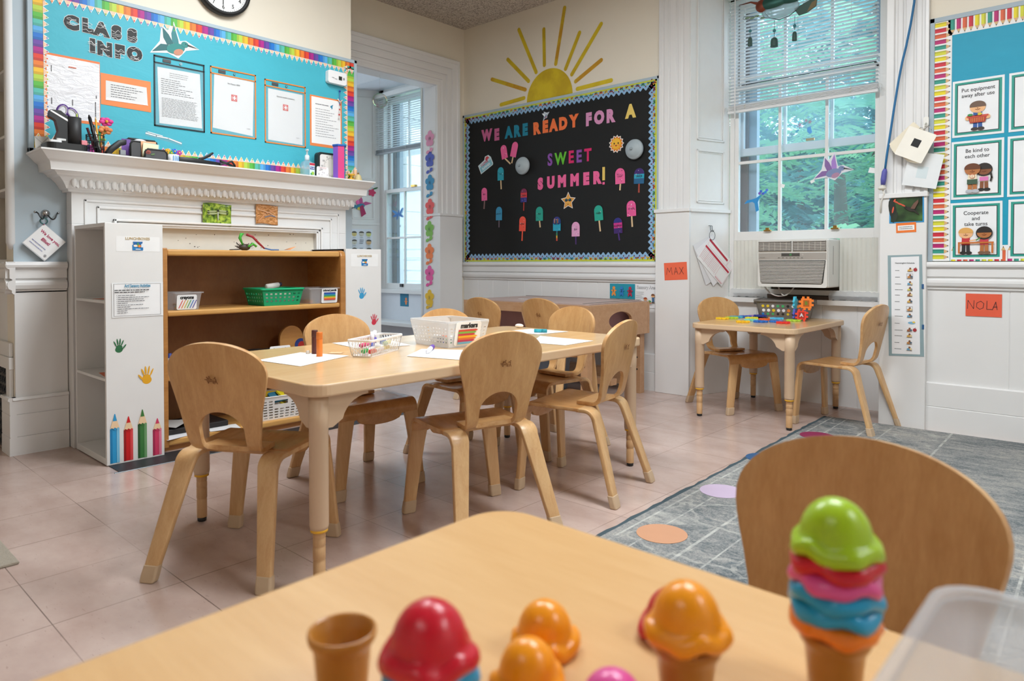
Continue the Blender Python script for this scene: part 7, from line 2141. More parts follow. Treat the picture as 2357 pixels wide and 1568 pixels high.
mb.ell(-.917, 1.150, .022, .010, '#2b221c', PB, 14, -25); mb.ell(-.936, 1.160, .008, .007, '#1c1713', PB, 10); mb.poly([(-.935, 1.162), (-.952, 1.168), (-.936, 1.158)], '#15110e', PB)
mb.poly([(-.915, 1.153), (-.900, 1.180), (-.880, 1.198), (-.878, 1.185), (-.895, 1.150)], '#6a4a3c', PB); mb.poly([(-.905, 1.143), (-.878, 1.120), (-.873, 1.122), (-.898, 1.148)], '#2b221c', PB)
mb.build('bird_print', t, world=True)
mb = MB(); mb.d = .0006; X = at(PB, -.936, 1.055, 0, 2); mb.rect(-.047, .047, -.026, .026, '#ee7a2c', X); mb.rect(-.039, .039, -.014, .012, 'paper', X); mb.para(-.033, .033, -.010, .008, 2, 'ink_gray', X, 4, .15, .4)
tag(mb.build('photo_caption'), 'small orange caption card below the hummingbird photo', 'caption card')
# schedule
t = thing('class_schedule', 'tall schedule sheet of small pictures on a grey-blue backing, titled Hummingbird Schedule', 'schedule', (-.935, NY - .046, .375))
mb = MB(); mb.d = .0005; mb.poly([(-1.012, .374), (-.847, .383), (-.861, .913), (-1.022, .909)], '#8fa6ab', PB); mb.build('backing', t, world=True)
mb = MB(); mb.d = .0010; mb.poly([(-.997, .386), (-.865, .393), (-.874, .904), (-1.006, .899)], '#eeeef0', PB); mb.text('Hummingbird Schedule', .0098, 'ink', at(PB, -.940, .868), th=.0002, bold=.0002, align='CENTER'); mb.build('schedule_sheet', t, world=True)
mb = MB(); rg = random.Random(31)
for i, v in enumerate((.834, .799, .763, .733, .704, .670, .627, .593, .555, .519, .489, .453, .420)):
    mb.d = .0016; mb.para(-.985, -.985 + rg.uniform(.02, .045), v - .008, v - .003, 1, 'ink_gray', PB, i, .05, .6)
    two = i in (0, 9); cc = ['#e0b25a', '#c98a4a', '#6aa5c8', '#d8cf6a', '#a86a4a'][i % 5]
    if i in (1, 6):
        mb.line([(-.930, v - .014), (-.902, v - .014), (-.902, v + .014), (-.930, v + .014), (-.930, v - .014)], .001, 'ink_gray', PB)
    if i == 8:
        mb.ell(-.905, v, .018, .007, '#7fb2d0', PB, 12); mb.ell(-.895, v + .004, .007, .005, '#e6c85a', PB, 10); continue
    mb.ell(-.918, v - .004, .009, .006, cc, PB, 12); mb.ell(-.914, v + .005, .005, .006, '#8a5a3a', PB, 10); mb.ell(-.908, v - .002, .006, .005, '#5a6a7a' if i % 2 else '#e6d0a0', PB, 10); mb.line([(-.927, v - .010), (-.903, v - .010)], .002, '#6a5a4a', PB)
    if two:
        mb.ell(-.890, v, .009, .009, '#a8323a', PB, 14); mb.line([(-.890, v + .008), (-.887, v + .013)], .0015, '#4a6a2a', PB)
mb.build('picture_column', t, world=True)
for i, z in enumerate((.735, .525)):
    mb = MB(); mb.d = .002; mb.rect(-.861 + .003 * i, -.851 + .003 * i, z, z + .024, '#2a5a8a', PB, .002); mb.build('blue_clip', t, world=True)

# ---------------------------------------------------------------- right-hand board
t = thing('bulletin_board', 'bright blue rules board with a white pencil border at the right edge', 'bulletin board', (-.2, NY, .875))
u0, u1, v0, v1 = -.841, .42, .877, 2.127
Y2 = NY - .012; F2 = FN(Y2)
mb = MB()
for r in ((u0, u1, v1 - .024, v1), (u0, u0 + .022, v0, v1), (u1 - .02, u1, v0, v1)):
    mb.box(r[0], r[1], NY - .018, NY, r[2], r[3], '#a9b8c2')
mb.build('frame', t, world=True, bevel=.002)
mb = MB(); mb.box(u0 + .01, u1 - .01, Y2, NY, v0 + .002, v1 - .01, 'blue_paper'); mb.build('backing_paper', t, world=True)
PC = ['#eedb1c', '#d3283a', '#e0653c', '#bf1f70', '#2f9a86', '#d9d83a']
def pencil_strip(X, L, pitch, nm, L2=.074):
    mb = MB(); mb.d = .0008; mb.rect(0, L, 0, L2 + .004, '#f1f0ee', X); d0 = mb.d
    for i in range(int(L / pitch)):
        mb.d = d0; u = (i + .5) * pitch; c = PC[i % 6]; h = pitch * .36
        mb.rect(u - h, u + h, 0, .052, c, X); mb.rect(u - h, u - h * .3, 0, .052, sc_hex(c, .86), X)
        mb.poly([(u - h, .052), (u + h, .052), (u, .072)], '#d9b17c', X); mb.poly([(u - h * .3, .066), (u + h * .3, .066), (u, .073)], '#2a2a2a', X)
    return mb.build(nm, t, world=True)
T2 = lambda u, v, a: F2 @ Matrix.Translation((u, v, 0)) @ Matrix.Rotation(R(a), 4, 'Z')
pencil_strip(T2(u0 + .020, v1 - .024, -90), v1 - v0 - .026, .0290, 'pencil_border')
pencil_strip(T2(u1 - .1, v1 - .024, 180), u1 - u0 - .18, .0262, 'pencil_border')
pencil_strip(T2(u0 + .10, v0 + .002, 0), u1 - u0 - .18, .0262, 'pencil_border')
# rule cards with drawn children
SK = {'a': '#f0b884', 'b': '#b5713c', 'c': '#8a5230'}
def kid(mb, X, u, v, k, skin, hair, shirt, legs, shoes, long_=False):
    S = lambda a: a * k
    for s_ in (-1, 1):
        mb.poly([(u + S(s_ * .002), v), (u + S(s_ * .020), v), (u + S(s_ * .018), v + S(.055)), (u + S(s_ * .001), v + S(.055))], legs, X)
        mb.ell(u + S(s_ * .013), v + S(.002), S(.016), S(.009), shoes, X, 14)
    mb.poly([(u - S(.020), v + S(.045)), (u + S(.020), v + S(.045)), (u + S(.018), v + S(.090)), (u - S(.018), v + S(.090))], shirt, X)
    if long_:
        mb.ell(u, v + S(.108), S(.038), S(.036), hair, X, 20)
    mb.ell(u, v + S(.108), S(.033), S(.027), skin, X, 20)
    mb.ell(u, v + S(.116), S(.034), S(.024), hair, X, 18, a0=0, a1=180)
    mb.rect(u - S(.034), u + S(.034), v + S(.110), v + S(.118), hair, X)
    mb.line([(u - S(.010), v + S(.100)), (u, v + S(.096)), (u + S(.010), v + S(.100))], S(.002), '#7a3a22', X)
    mb.ell(u, v + S(.104), S(.003), S(.002), '#8a4a2a', X, 8)
def rule_card(label, c0, c1, r0, r1, body, rot, draw, size=.0265):
    t = thing('rule_card', label, 'rule card', ((c0 + c1) / 2, Y2, r0), 0, 'class rule cards')
    X = at(F2, (c0 + c1) / 2, (r0 + r1) / 2, 0, rot); w_, h_ = (c1 - c0) / 2, (r1 - r0) / 2
    mb = MB(); mb.d = .0020; mb.rect(-w_, w_, -h_, h_, '#eceff1', X, .0012); mb.rect(-w_ + .010, w_ - .010, -h_ + .011, h_ - .011, '#2a9a8a', X); mb.rect(-w_ + .0205, w_ - .0205, -h_ + .021, h_ - .021, '#131c1c', X); mb.rect(-w_ + .0235, w_ - .0235, -h_ + .024, h_ - .024, '#f0f1f3', X); mb.build('card_sheet', t, world=True)
    mb = MB(); mb.d = .0042; mb.text(body, size, 'ink', at(X, 0, h_ - (.066 if body.count('\n') == 1 else .082), 0, 0, .9, 1), th=.0002, bold=.0002, line=1.05); mb.build('rule_text', t, world=True)
    if draw:
        mb = MB(); mb.d = .0042; draw(mb, X); mb.build('child_drawing', t, world=True)
def d_put(mb, X):
    kid(mb, X, 0, -.110, 1.0, SK['a'], '#6e5444', '#3f6fb8', '#2f5aa0', '#3a2c26')
    for s_ in (-1, 1):
        mb.ell(s_ * .042, -.052, .011, .011, SK['a'], X, 12)
    mb.poly([(-.040, -.045), (.040, -.045), (.032, -.078), (-.032, -.078)], '#b8402c', X); mb.rect(-.045, .045, -.050, -.041, '#cf4f38', X)
    for i in range(8):
        mb.rect(-.028 + i * .0075, -.026 + i * .0075, -.074, -.054, '#e8a24a', X)
    mb.ell(-.03, -.038, .012, .006, '#3a8f4a', X, 10); mb.ell(.01, -.037, .010, .007, '#d8c03a', X, 10); mb.ell(-.008, -.036, .009, .007, '#2a5a9a', X, 10)
def d_kind(mb, X):
    kid(mb, X, .030, -.105, .93, SK['c'], '#2b201c', '#f0e4c8', SK['c'], '#22201f', True); mb.rect(.012, .048, -.060, -.040, '#e07ab8', X); mb.line([(.058, -.02), (.062, -.045), (.058, -.062)], .008, '#2b201c', X)
    kid(mb, X, -.018, -.110, 1.0, SK['b'], '#6a3a1e', '#f2e6c6', SK['b'], '#b9bcc2'); mb.rect(-.040, .004, -.074, -.050, '#3f5a46', X); mb.ell(-.018, -.035, .011, .011, '#d8705a', X, 14); mb.ell(-.018, -.035, .009, .009, '#f2e6c6', X, 14); mb.line([(-.018, -.044), (-.018, -.026)], .0015, '#d8705a', X)
def d_coop(mb, X):
    kid(mb, X, -.042, -.112, .92, SK['a'], '#e0a85a', '#c8343c', '#2a2a2e', '#22201f'); kid(mb, X, .036, -.112, .92, SK['b'], '#241c1a', '#c83a4a', SK['b'], '#7a5a42', True)
    mb.rect(-.074, .076, -.064, -.056, '#c8702c', X)
    for u in (-.070, .070):
        mb.rect(u - .004, u + .004, -.113, -.056, '#c8702c', X)
    mb.line([(-.024, -.050), (.004, -.046), (.014, -.040)], .006, SK['a'], X); mb.line([(.004, -.048), (.020, -.036)], .005, '#3a8f4a', X)
rule_card('rule card reading Put equipment away after use, a boy with a basket', -.738, -.521, 1.503, 1.787, 'Put equipment\naway after use', 0, d_put)
rule_card('rule card reading Be kind to each other, two children hugging', -.740, -.520, 1.190, 1.482, 'Be kind to\neach other', 0, d_kind)
rule_card('rule card reading Cooperate and take turns, two children at a desk', -.741, -.523, .887, 1.173, 'Cooperate\nand\ntake turns', .4, d_coop)
rule_card('rule card cut by the right picture edge, top of its column', -.503, -.285, 1.503, 1.787, 'hold\nthe door', 0, None)
rule_card('rule card cut by the right picture edge, middle of its column', -.506, -.286, 1.190, 1.482, 'walk\nin line', 0, None)
rule_card('rule card cut by the right picture edge, bottom of its column', -.500, -.284, .890, 1.176, 'listen', 0, None)

# ---------------------------------------------------------------- low cards on the north wainscot
FNW = FN(NY - .006)
mb = MB(); mb.d = .0006; mb.rect(-2.828, -2.619, .617, .722, '#1f95ac', FNW)
def ginger(u, c, n):
    mb.ell(u, .692, .012, .012, c, FNW, 12); mb.ell(u, .664, .012, .020, c, FNW, 12); mb.ell(u, .674, .024, .006, c, FNW, 12); mb.ell(u - .010, .648, .006, .014, c, FNW, 10, -15); mb.ell(u + .010, .648, .006, .014, c, FNW, 10, 15); mb.text(str(n), .026, '#22222a', at(FNW, u, .672), th=.0002, bold=.0004)
ginger(-2.794, '#f09a4a', 1); ginger(-2.727, '#2f7fc8', 2); ginger(-2.655, '#b82a4a', 3)
tag(mb.build('number_card'), 'teal card with three numbered gingerbread figures above the sensory table', 'number card')
mb = MB(); mb.d = .0006; mb.rect(-2.615, -2.442, .560, .722, '#eeeef0', FNW); mb.text('Sensory Area', .031, '#3a3a40', at(FNW, -2.528, .700, 0, 0, .9, 1), th=.0002, bold=.0012); mb.d += .0006; mb.text('Sensory Area', .031, '#f0f0f2', at(FNW, -2.528, .700, .0006, 0, .9, 1), th=.0002, bold=.0002)
mb.para(-2.608, -2.54, .61, .675, 5, 'ink_pale', FNW, 4, .5, .2)
for (u, v, sh, hr) in ((-2.532, .575, '#3a5aa0', '#a84a2a'), (-2.470, .600, '#3a6a9a', '#7a4a2a')):
    kid(mb, FNW, u, v, .42, SK['a'], hr, sh, sh, '#5a4a3a')
mb.ell(-2.495, .606, .012, .008, '#4a8a3a', FNW, 10); mb.rect(-2.512, -2.478, .592, .598, '#b8703a', FNW)
tag(mb.build('area_sign'), 'white Sensory Area sign beside the pilaster', 'sign')

# ---------------------------------------------------------------- rug, its dots, and the doormat corner
mb = MB(); X = Matrix.Translation((-1.262, 1.05, 0)) @ Matrix.Rotation(R(1.4), 4, 'Z')
me_pts = [(0, 0), (2.6, 0), (2.6, 3.02), (0, 3.02)]
n = 60; vs, fs = [], []
rg = random.Random(14)
for j in range(n + 1):
    for i in range(3):
        vs.append(((i * 1.3 if i else rg.uniform(-.006, .006)), 3.02 * j / n, .0))
vs2 = [(x, y, .007) for x, y, z in vs]
for j in range(n):
    for i in range(2):
        q = j * 3 + i; fs.append((q, q + 1, q + 4, q + 3))
nv = len(vs)
side_f = []
for j in range(n):
    side_f.append((j * 3, (j + 1) * 3, nv + (j + 1) * 3, nv + j * 3)); side_f.append((j * 3 + 2, j * 3 + 5, nv + j * 3 + 5, nv + j * 3 + 2))
for i in range(2):
    side_f.append((i, i + 1, nv + i + 1, nv + i)); side_f.append((n * 3 + i, n * 3 + i + 1, nv + n * 3 + i + 1, nv + n * 3 + i))
mb.add(vs + vs2, fs + [tuple(nv + k for k in f) for f in fs] + side_f, 'rug')
rug = mb.build('area_rug'); rug.data.transform(Matrix.Identity(4)); rug.matrix_basis = X
rug.data.transform(Matrix.Translation((1.3, 1.51, 0))); 
tag(rug, 'distressed grey-blue area rug covering the floor at the right', 'rug')
for (x, y, c, lab) in ((-1.205, 3.575, '#8a2650', 'maroon vinyl dot near the far corner of the rug'), (-1.237, 3.010, '#2f5780', 'blue vinyl dot on the rug, half hidden by the chair back'), (-1.176, 2.462, '#c3b0c8', 'pale lilac vinyl dot on the rug'), (-1.130, 1.945, '#c3906f', 'peach vinyl dot on the rug nearest the toy ice cream table')):
    mb = MB(); mb.prism([(.080 * math.cos(R(a)), .080 * math.sin(R(a))) for a in range(0, 360, 9)], .0075, .0083, pm(c, .6, .04), Matrix.Translation((x, y, 0))); tag(mb.build('vinyl_dot'), lab, 'floor dot', 'vinyl dots on the rug')
mb = MB(); mb.box(-3.1, -2.392, -.2, .512, .0003, .009, crumple_mat('grey_doormat', '#a39a8c', .95, .8, 60.0)); tag(mb.build('doormat', bevel=.003), 'grey-beige doormat whose corner shows at the left edge', 'mat')

# ---------------------------------------------------------------- toy ice creams on the near table
FZ = .5502
TOY = {'red': '#c8142c', 'orange': '#f59a12', 'green': '#a3c71e', 'blue': '#1f9ccc', 'pink': '#e0569c', 'deep_orange': '#f2811e'}
def scoop(mb, c, X, sd, r=.0325, dome=True):
    rg = random.Random(sd); ph = [rg.uniform(0, 6.28) for _ in range(3)]
    def fn(rr, z, q, i):
        if 0 < i < 7:
            k = 1 + .035 * math.sin(5 * q + ph[0]) + .022 * math.sin(8 * q + ph[1])
            return rr * k, z + (.0020 * math.sin(4 * q + ph[2]) + .0012 * math.sin(7 * q)) * (1 if i < 6 else .6)
        return rr, z
    prof = [(r * .62, .003), (r * .80, .0), (r * .96, .0022), (r * 1.0, .0062), (r * .97, .0102), (r * .90, .0128), (r * .80, .0138)]
    if dome:
        for i in range(9):
            a = R(4 + 86 * i / 8)
            prof.append((max(.0004, r * .775 * math.cos(a)), .0135 + r * .88 * math.sin(a)))
    else:
        prof += [(r * .5, .016), (.0004, .016)]
    mb.lathe(prof, c, 36, X, cap=False, fn=fn)
_tp = {}
def toy_plastic(c):
    if c not in _tp:
        t = NT('toy_plastic_' + c.lstrip('#')); f = t.noise(t.coord('Object'), 40, 2); t.color(t.mix(f, sc_(lin(c), .97), sc_(lin(c), 1.03))); t.set(.28, .5)
        t.b.inputs['Subsurface Weight'].default_value = .08; t.b.inputs['Subsurface Radius'].default_value = (.004, .003, .002); _tp[c] = t.m
    return _tp[c]
CONE = toy_plastic('#b5782f')
def cone(name, label, x, y, h=.050):
    t = thing(name, label, 'toy cone', (x, y, FZ))
    mb = MB(); mb.lathe([(.0175, .0), (.0182, .002), (.0196, .020), (.0210, h - .014), (.0225, h - .010), (.0248, h - .007), (.0255, h - .003), (.0252, h - .0008), (.0238, h), (.0222, h - .002), (.0205, h - .009), (.0190, h - .011), (.0172, .006), (.0004, .006)], CONE, 36)
    mb.build('cone_cup', t)
    return t
cone('toy_cone', 'empty brown toy ice cream cone at the front left of the near table', -.437, .292, .049)
def stack(label, x, y, layers, z0, base=None, step=.0118, grp=None, r=.0325, a=0):
    """separate nesting scoops, each a toy of its own"""
    for i, (c, nm) in enumerate(layers):
        top = i == len(layers) - 1
        t = thing('toy_scoop', label % nm, 'toy scoop', (x, y, z0 + i * step), 37 * i + a, grp)
        mb = MB(); scoop(mb, toy_plastic(TOY[c]), None, i + int(x * 1000), r, True if top else False); mb.build('scoop_shell', t)

# red over blue on a cone
cone('toy_cone', 'brown toy cone under the red and blue scoops, mostly below the picture edge', -.341, .294, .047)
stack('%s of the red-topped toy ice cream', -.341, .294, [('blue', 'blue scoop'), ('red', 'large red top scoop')], .5972)
stack('%s resting on the near table, at the back of the orange pair', -.365, .440, [('orange', 'orange toy scoop')], FZ + .0004, r=.0295)
stack('%s at the front of the orange pair, cut by the picture edge', -.338, .388, [('orange', 'orange toy scoop')], FZ + .0004, r=.0285)
stack('%s lying on the table behind the orange-topped cone', -.296, .530, [('red', 'red toy scoop')], FZ + .0004, r=.031)
cone('toy_cone', 'brown toy cone under the single orange scoop', -.244, .455, .047)
stack('%s on the cone in the middle right of the near table', -.244, .455, [('orange', 'single orange toy scoop')], .5972, r=.0315)
cone('toy_cone', 'brown toy cone at the foot of the tall green-topped stack', -.168, .540, .047)
stack('%s of the tall toy ice cream', -.168, .540, [('deep_orange', 'lowest, orange scoop'), ('blue', 'lower blue scoop'), ('blue', 'upper blue scoop'), ('pink', 'pink scoop'), ('red', 'red scoop just under the green top'), ('green', 'green top scoop')], .5972, step=.0113)
stack('%s just peeping over the bottom picture edge', -.268, .396, [('pink', 'pink toy scoop')], FZ + .0004, r=.029)

# milky plastic tub at the lower right
t = thing('plastic_tub', 'milky translucent plastic tub on the near table at the lower right corner', 'tub', (.065, .405, FZ))
def tub_rings(L, W, H, k, r, m, wall):
    mb = MB(); n = 24; vs = []
    rg_ = [(.0006, k, wall * 0), (H, 1.0, 0)]
    for z, s_, o in rg_:
        vs += [(p[0], p[1], z) for p in rrect(-L / 2 * s_, L / 2 * s_, -W / 2 * s_, W / 2 * s_, r, 5)]
    fs = [(i, (i + 1) % n, n + (i + 1) % n, n + i) for i in range(n)] + [tuple(range(n))]
    mb.add(vs, fs, m, None, True); return mb
tub_rings(.325, .295, .096, .86, .030, 'tub', 0).build('tub_wall', t, solid=.0028)
mb = MB(); rim_ring(mb, .325, .295, .094, .032, 'tub', .007, .007); mb.build('rim', t, bevel=.003)

# ---------------------------------------------------------------- nook left of the chimney breast
def pillow(name, label, c, sx, sy, sz, base, spots, rot=0, seed=1):
    t = thing(name, label, 'pillow', (c[0], c[1], c[2] - sz), 0, 'bedding in the nook')
    mb = MB(); n = 14; vs, fs = [], []
    rg = random.Random(seed)
    for j in range(n + 1):
        for i in range(n + 1):
            u, v = -1 + 2 * i / n, -1 + 2 * j / n
            k = max(0, (1 - u ** 4) * (1 - v ** 4)) ** .5
            vs.append((c[0] + u * sx, c[1] - sy * k + rg.uniform(-.006, .006) * k, c[2] + v * sz))
    m_ = len(vs)
    vs += [(x, 2 * c[1] - y, z) for x, y, z in vs]
    for j in range(n):
        for i in range(n):
            q = j * (n + 1) + i; fs.append((q, q + 1, q + n + 2, q + n + 1)); fs.append((m_ + q, m_ + q + n + 1, m_ + q + n + 2, m_ + q + 1))
    mb.add(vs, fs, base, None, True); mb.build('cover', t, world=True, merge=True)
    mb = MB(); mb.d = .003
    for (u, v, r, cc) in spots:
        k = max(0, (1 - u ** 4) * (1 - v ** 4)) ** .5
        X = FN(c[1] - sy * k)
        mb.ell(c[0] + u * sx, c[2] + v * sz, r, r * .8, cc, X, 12); mb.ell(c[0] + u * sx, c[2] + v * sz, r * .4, r * .4, '#e9c9a0', X, 8)
    mb.build('printed_pattern', t, world=True)
pillow('floral_pillow', 'dark rose patterned pillow at the top of the nook, by the left picture edge', (-4.08, .99, 1.93), .14, .05, .13, '#a58f86', [(.2, -.3, .035, '#a8322a'), (.6, .3, .030, '#c8542c'), (-.3, .2, .03, '#5a7a5a'), (.5, -.7, .02, '#c8703a')], 0, 2)
pillow('floral_pillow', 'pale green flowered quilt roll in the middle of the nook', (-4.08, .99, 1.63), .15, .07, .15, '#a9bd9f', [(.3, .6, .03, '#b05a80'), (.1, -.1, .026, '#5f7a52'), (.6, -.4, .02, '#7f956f')], 0, 3)
pillow('floral_pillow', 'cream pillow printed with little dolls on the floor of the nook', (-4.08, .98, 1.055), .15, .06, .165, '#d8c4bc', [(.2, .1, .04, '#8a4a3a'), (.3, -.4, .035, '#5a7fb0'), (.6, .6, .025, '#a8b06a'), (-.2, -.2, .03, '#c86a7a')], 0, 4)
mb = MB(); mb.sphere((-4.08, 1.02, 1.345), .13, '#141a2c', 10, None, (1.1, .5, .9)); mb.sphere((-4.02, .97, 1.27), .05, '#d8d4d0', 8, None, (1, .6, .5)); tag(mb.build('folded_jacket'), 'dark navy jacket bundled between pillows in the nook', 'jacket')
mb = MB(); mb.box(-4.54, -3.905, .83, 1.29, 1.215, 1.228, 'trim_white'); mb.box(-4.54, -3.905, .83, 1.29, 1.470, 1.483, 'trim_white'); mb.box(-4.54, -3.905, .83, 1.29, 1.785, 1.797, 'trim_white')
struct(mb, 'trim_14')
# boxed-in vent below the nook
t = thing('floor_vent', 'white boxed vent with a dark grille at the far left, low on the wall', 'vent', (-3.93, .79, 0))
mb = MB(); X = FN(.80)
for r in ((-4.12, -3.80, .44, .505), (-3.865, -3.80, 0.0, .44), (-4.12, -4.06, 0, .44)):
    mb.box(r[0], r[1], r[2] + .0005, r[3], 0, .016, 'trim_white', X)
mb.box(-4.14, -3.79, .385, .44, 0, .020, 'trim_white', X); mb.build('surround', t, world=True, bevel=.003)
mb = MB(); mb.box(-4.06, -3.865, .004, .385, .002, .008, '#17181a', X)
for i in range(9):
    v = .03 + i * .042
    for j in range(5):
        u = -4.045 + j * .042; mb.tube([X @ Vector((u + .014 * math.cos(R(a)), v + .014 * math.sin(R(a)), .010)) for a in range(0, 361, 45)], .0028, '#33363a', 4)
mb.build('grille', t, world=True)

# ---------------------------------------------------------------- doorway and bay
FJ = FN(3.816)
FLW = [(1.900, '#dc8fae', '10', 1.795, 'pale pink'), (1.730, '#3f4fb0', '9', 1.630, 'royal blue'), (1.535, '#1f86b4', '8', 1.432, 'teal blue'), (1.335, '#e64a46', '7', 1.243, 'red'), (1.150, '#78b43c', '6', 1.062, 'green'), (.962, '#f07a30', '5', .872, 'orange'), (.780, '#e4519c', '4', .690, 'hot pink'), (.578, '#e8bc1c', '3', .503, 'yellow')]
for v, c, n_, vl, nm in FLW:
    mb = MB(); mb.d = .001; u = -4.408 - (.006 if v < 1.2 else 0)
    mb.line([(u, v - .03), (u + .003, vl)], .004, sc_hex(c, .9), FJ)
    for k in range(5):
        a = R(90 + 72 * k); mb.ell(u + .032 * math.cos(a), v + .042 * math.sin(a), .027, .026, c, FJ, 14, 90 + 72 * k)
    mb.ell(u, v, .018, .022, sc_hex(c, .94), FJ, 14)
    mb.ell(u - .022, vl - .004, .022, .014, c, FJ, 12, 20); mb.ell(u + .020, vl + .012, .022, .015, c, FJ, 12, 35)
    mb.text(n_, .030, '#2a2a2a', at(FJ, u, v, 0), th=.0002)
    tag(mb.build('paper_flower'), '%s paper flower numbered %s on the doorway jamb' % (nm, n_), 'paper flower', 'numbered flowers on the jamb')
# glass bubble hanging in the doorway
t = thing('glass_bubble', 'iridescent glass bubble hanging in the doorway', 'ornament', (-4.41, 3.31, 2.07))
bm_ = NT('soap_bubble_glass'); lw = bm_.n('LayerWeight'); lw.inputs[0].default_value = .35; tr = bm_.n('BsdfTransparent'); gl = bm_.n('BsdfGlossy'); gl.inputs['Roughness'].default_value = .03
nz = bm_.noise(bm_.coord('Object'), 18, 3); bm_.l(bm_.ramp(nz, [(.35, lin('#e08a6a')), (.5, lin('#8ad0a0')), (.65, lin('#d88ac0'))]), gl.inputs[0]); mx = bm_.n('MixShader'); bm_.l(bm_.math('MULTIPLY', lw.outputs['Facing'], .75), mx.inputs[0]); bm_.l(tr.outputs[0], mx.inputs[1]); bm_.l(gl.outputs[0], mx.inputs[2]); bm_.l(mx.outputs[0], bm_.out.inputs[0])
mb = MB(); mb.sphere((-4.41, 3.31, 2.129), .0575, bm_.m, 20); mb.build('bubble', t, world=True)
mb = MB(); mb.tube([(-4.41, 3.31, 2.186), (-4.41, 3.31, 2.329)], .0008, '#c9c9c9', 4); mb.build('thread', t, world=True)
# on the bay's shutter reveal
mb = MB(); mb.d = .009; X = RB @ Matrix.Translation((.135, 1.475, 0)) @ Matrix.Rotation(R(35), 4, 'Z')
hummingbird(mb, at(X, 0, 0, 0, 0, .23), ('#2f7f9a', '#c0508a', '#d8c23a', None), -1); mb.poly([(-.02, -.02), (-.065, -.115), (-.005, -.115), (.02, -.02)], '#a8245a', X)
tag(mb.build('bird_decal'), 'rainbow and magenta hummingbird decal on the bay shutter', 'decal')
mb = MB(); mb.d = .009; X = RB @ Matrix.Translation((.26, 1.60, 0))
for k in range(5):
    mb.ell(.020 * math.cos(R(72 * k)), .020 * math.sin(R(72 * k)), .022, .016, '#c8305f', X, 10, 72 * k)
mb.ell(.035, .045, .030, .008, '#2f6a3a', X, 10, 20); tag(mb.build('flower_decal'), 'magenta flower decal above the bay hummingbird', 'decal')
mb = MB(); mb.d = .001; X = RB @ Matrix.Translation((.15, 1.05, 0)); mb.rect(-.115, .115, -.20, .17, '#e6ebf4', X, .001)
for j in range(4):
    for i in range(3):
        if i == 1 and j > 0:
            mb.para(-.022, .022, .118 - j * .085 - .02, .118 - j * .085 + .03, 3, '#5a6472', X, j, .2, .4); continue
        u, v = -.075 + .075 * i, .118 - j * .085; c = ['#e0cf8a', '#d9d8cc', '#d6dc8e', '#dcb98a'][(i + j) % 4]
        mb.ell(u, v, .026, .027, c, X, 18); mb.ell(u, v + .010, .027, .018, '#5a564e', X, 16, a0=0, a1=180); mb.line([(u - .009, v - .010), (u, v - .013), (u + .009, v - .010)], .002, '#6a5a3a', X); mb.rect(u - .016, u + .016, v - .040, v - .036, 'ink_pale', X)
tag(mb.build('feelings_chart'), 'feelings chart of small faces below the bay hummingbird', 'chart')
mb = MB(); mb.d = .001; X = FN(4.44); mb.rect(-5.590, -5.455, .430, .565, '#17789a', X, .001); mb.ell(-5.495, .505, .014, .015, '#ee8a4a', X, 12); mb.ell(-5.495, .470, .013, .024, '#ee8a4a', X, 12); mb.ell(-5.495, .482, .026, .007, '#ee8a4a', X, 10)
tag(mb.build('gingerbread_card'), 'teal card with one orange gingerbread figure under the bay window', 'card')
mb = MB(); mb.d = .0014; X = FN(4.469); mb.ell(-5.66, 1.36, .010, .055, '#2a66b0', X, 12, -20)
for s_, a in ((-1, 25), (1, 55)):
    mb.ell(-5.655 + s_ * .045, 1.385, .055, .014, '#3f86c8', X, 14, a if s_ > 0 else -a); mb.ell(-5.655 + s_ * .040, 1.355, .045, .012, '#2f70b8', X, 14, -a * .5 if s_ > 0 else a * .5)
tag(mb.build('dragonfly_decal'), 'blue dragonfly decal on the lower bay window pane', 'decal')
# white guard bars outside the bay window
t = thing('window_guard', 'white window guard bars outside the bay window', 'window guard', (-5.4, 4.66, .6))
for x in (-5.80, -5.42, -5.03):
    mb = MB(); mb.box(x - .012, x + .012, 4.64, 4.665, .60, 1.18, 'white'); mb.build('post', t, world=True)
for z in (.68, .79, .90, 1.01):
    mb = MB(); mb.tube([(-5.84, 4.652, z), (-4.98, 4.652, z)], .011, 'white', 8); mb.build('bar', t, world=True)

# ---------------------------------------------------------------- ceiling troffers (out of the picture, over the tables, the last an added fill behind the camera)
em = NT('lit_diffuser'); em.b.inputs['Emission Color'].default_value = (1, .95, .88, 1); em.b.inputs['Emission Strength'].default_value = 2.5; nz = em.noise(em.coord('Object'), 2, 1); em.color(em.mix(nz, (.9, .9, .88, 1), (.95, .95, .93, 1)))
for i, (tx, ty, tp) in enumerate(TROFFERS_AND_FILL):
    lab = ('lit ceiling light over the long table', 'lit ceiling light over the rug, above the foreground chair', 'lit ceiling light at the far right of the room', 'added fill light behind the camera')[i]
    t = thing('ceiling_light', lab, 'ceiling light', (tx, ty, 2.815), 0, 'ceiling troffers')
    mb = MB()
    for r in ((-.62, .62, -.32, -.28), (-.62, .62, .28, .32), (-.62, -.58, -.28, .28), (.58, .62, -.28, .28)):
        mb.box(tx + r[0], tx + r[1], ty + r[2], ty + r[3], 2.815, 2.8595, 'paper')
    mb.build('frame', t, world=True)
    mb = MB(); mb.box(tx - .58, tx + .58, ty - .28, ty + .28, 2.835, 2.850, em.m); mb.build('diffuser', t, world=True)

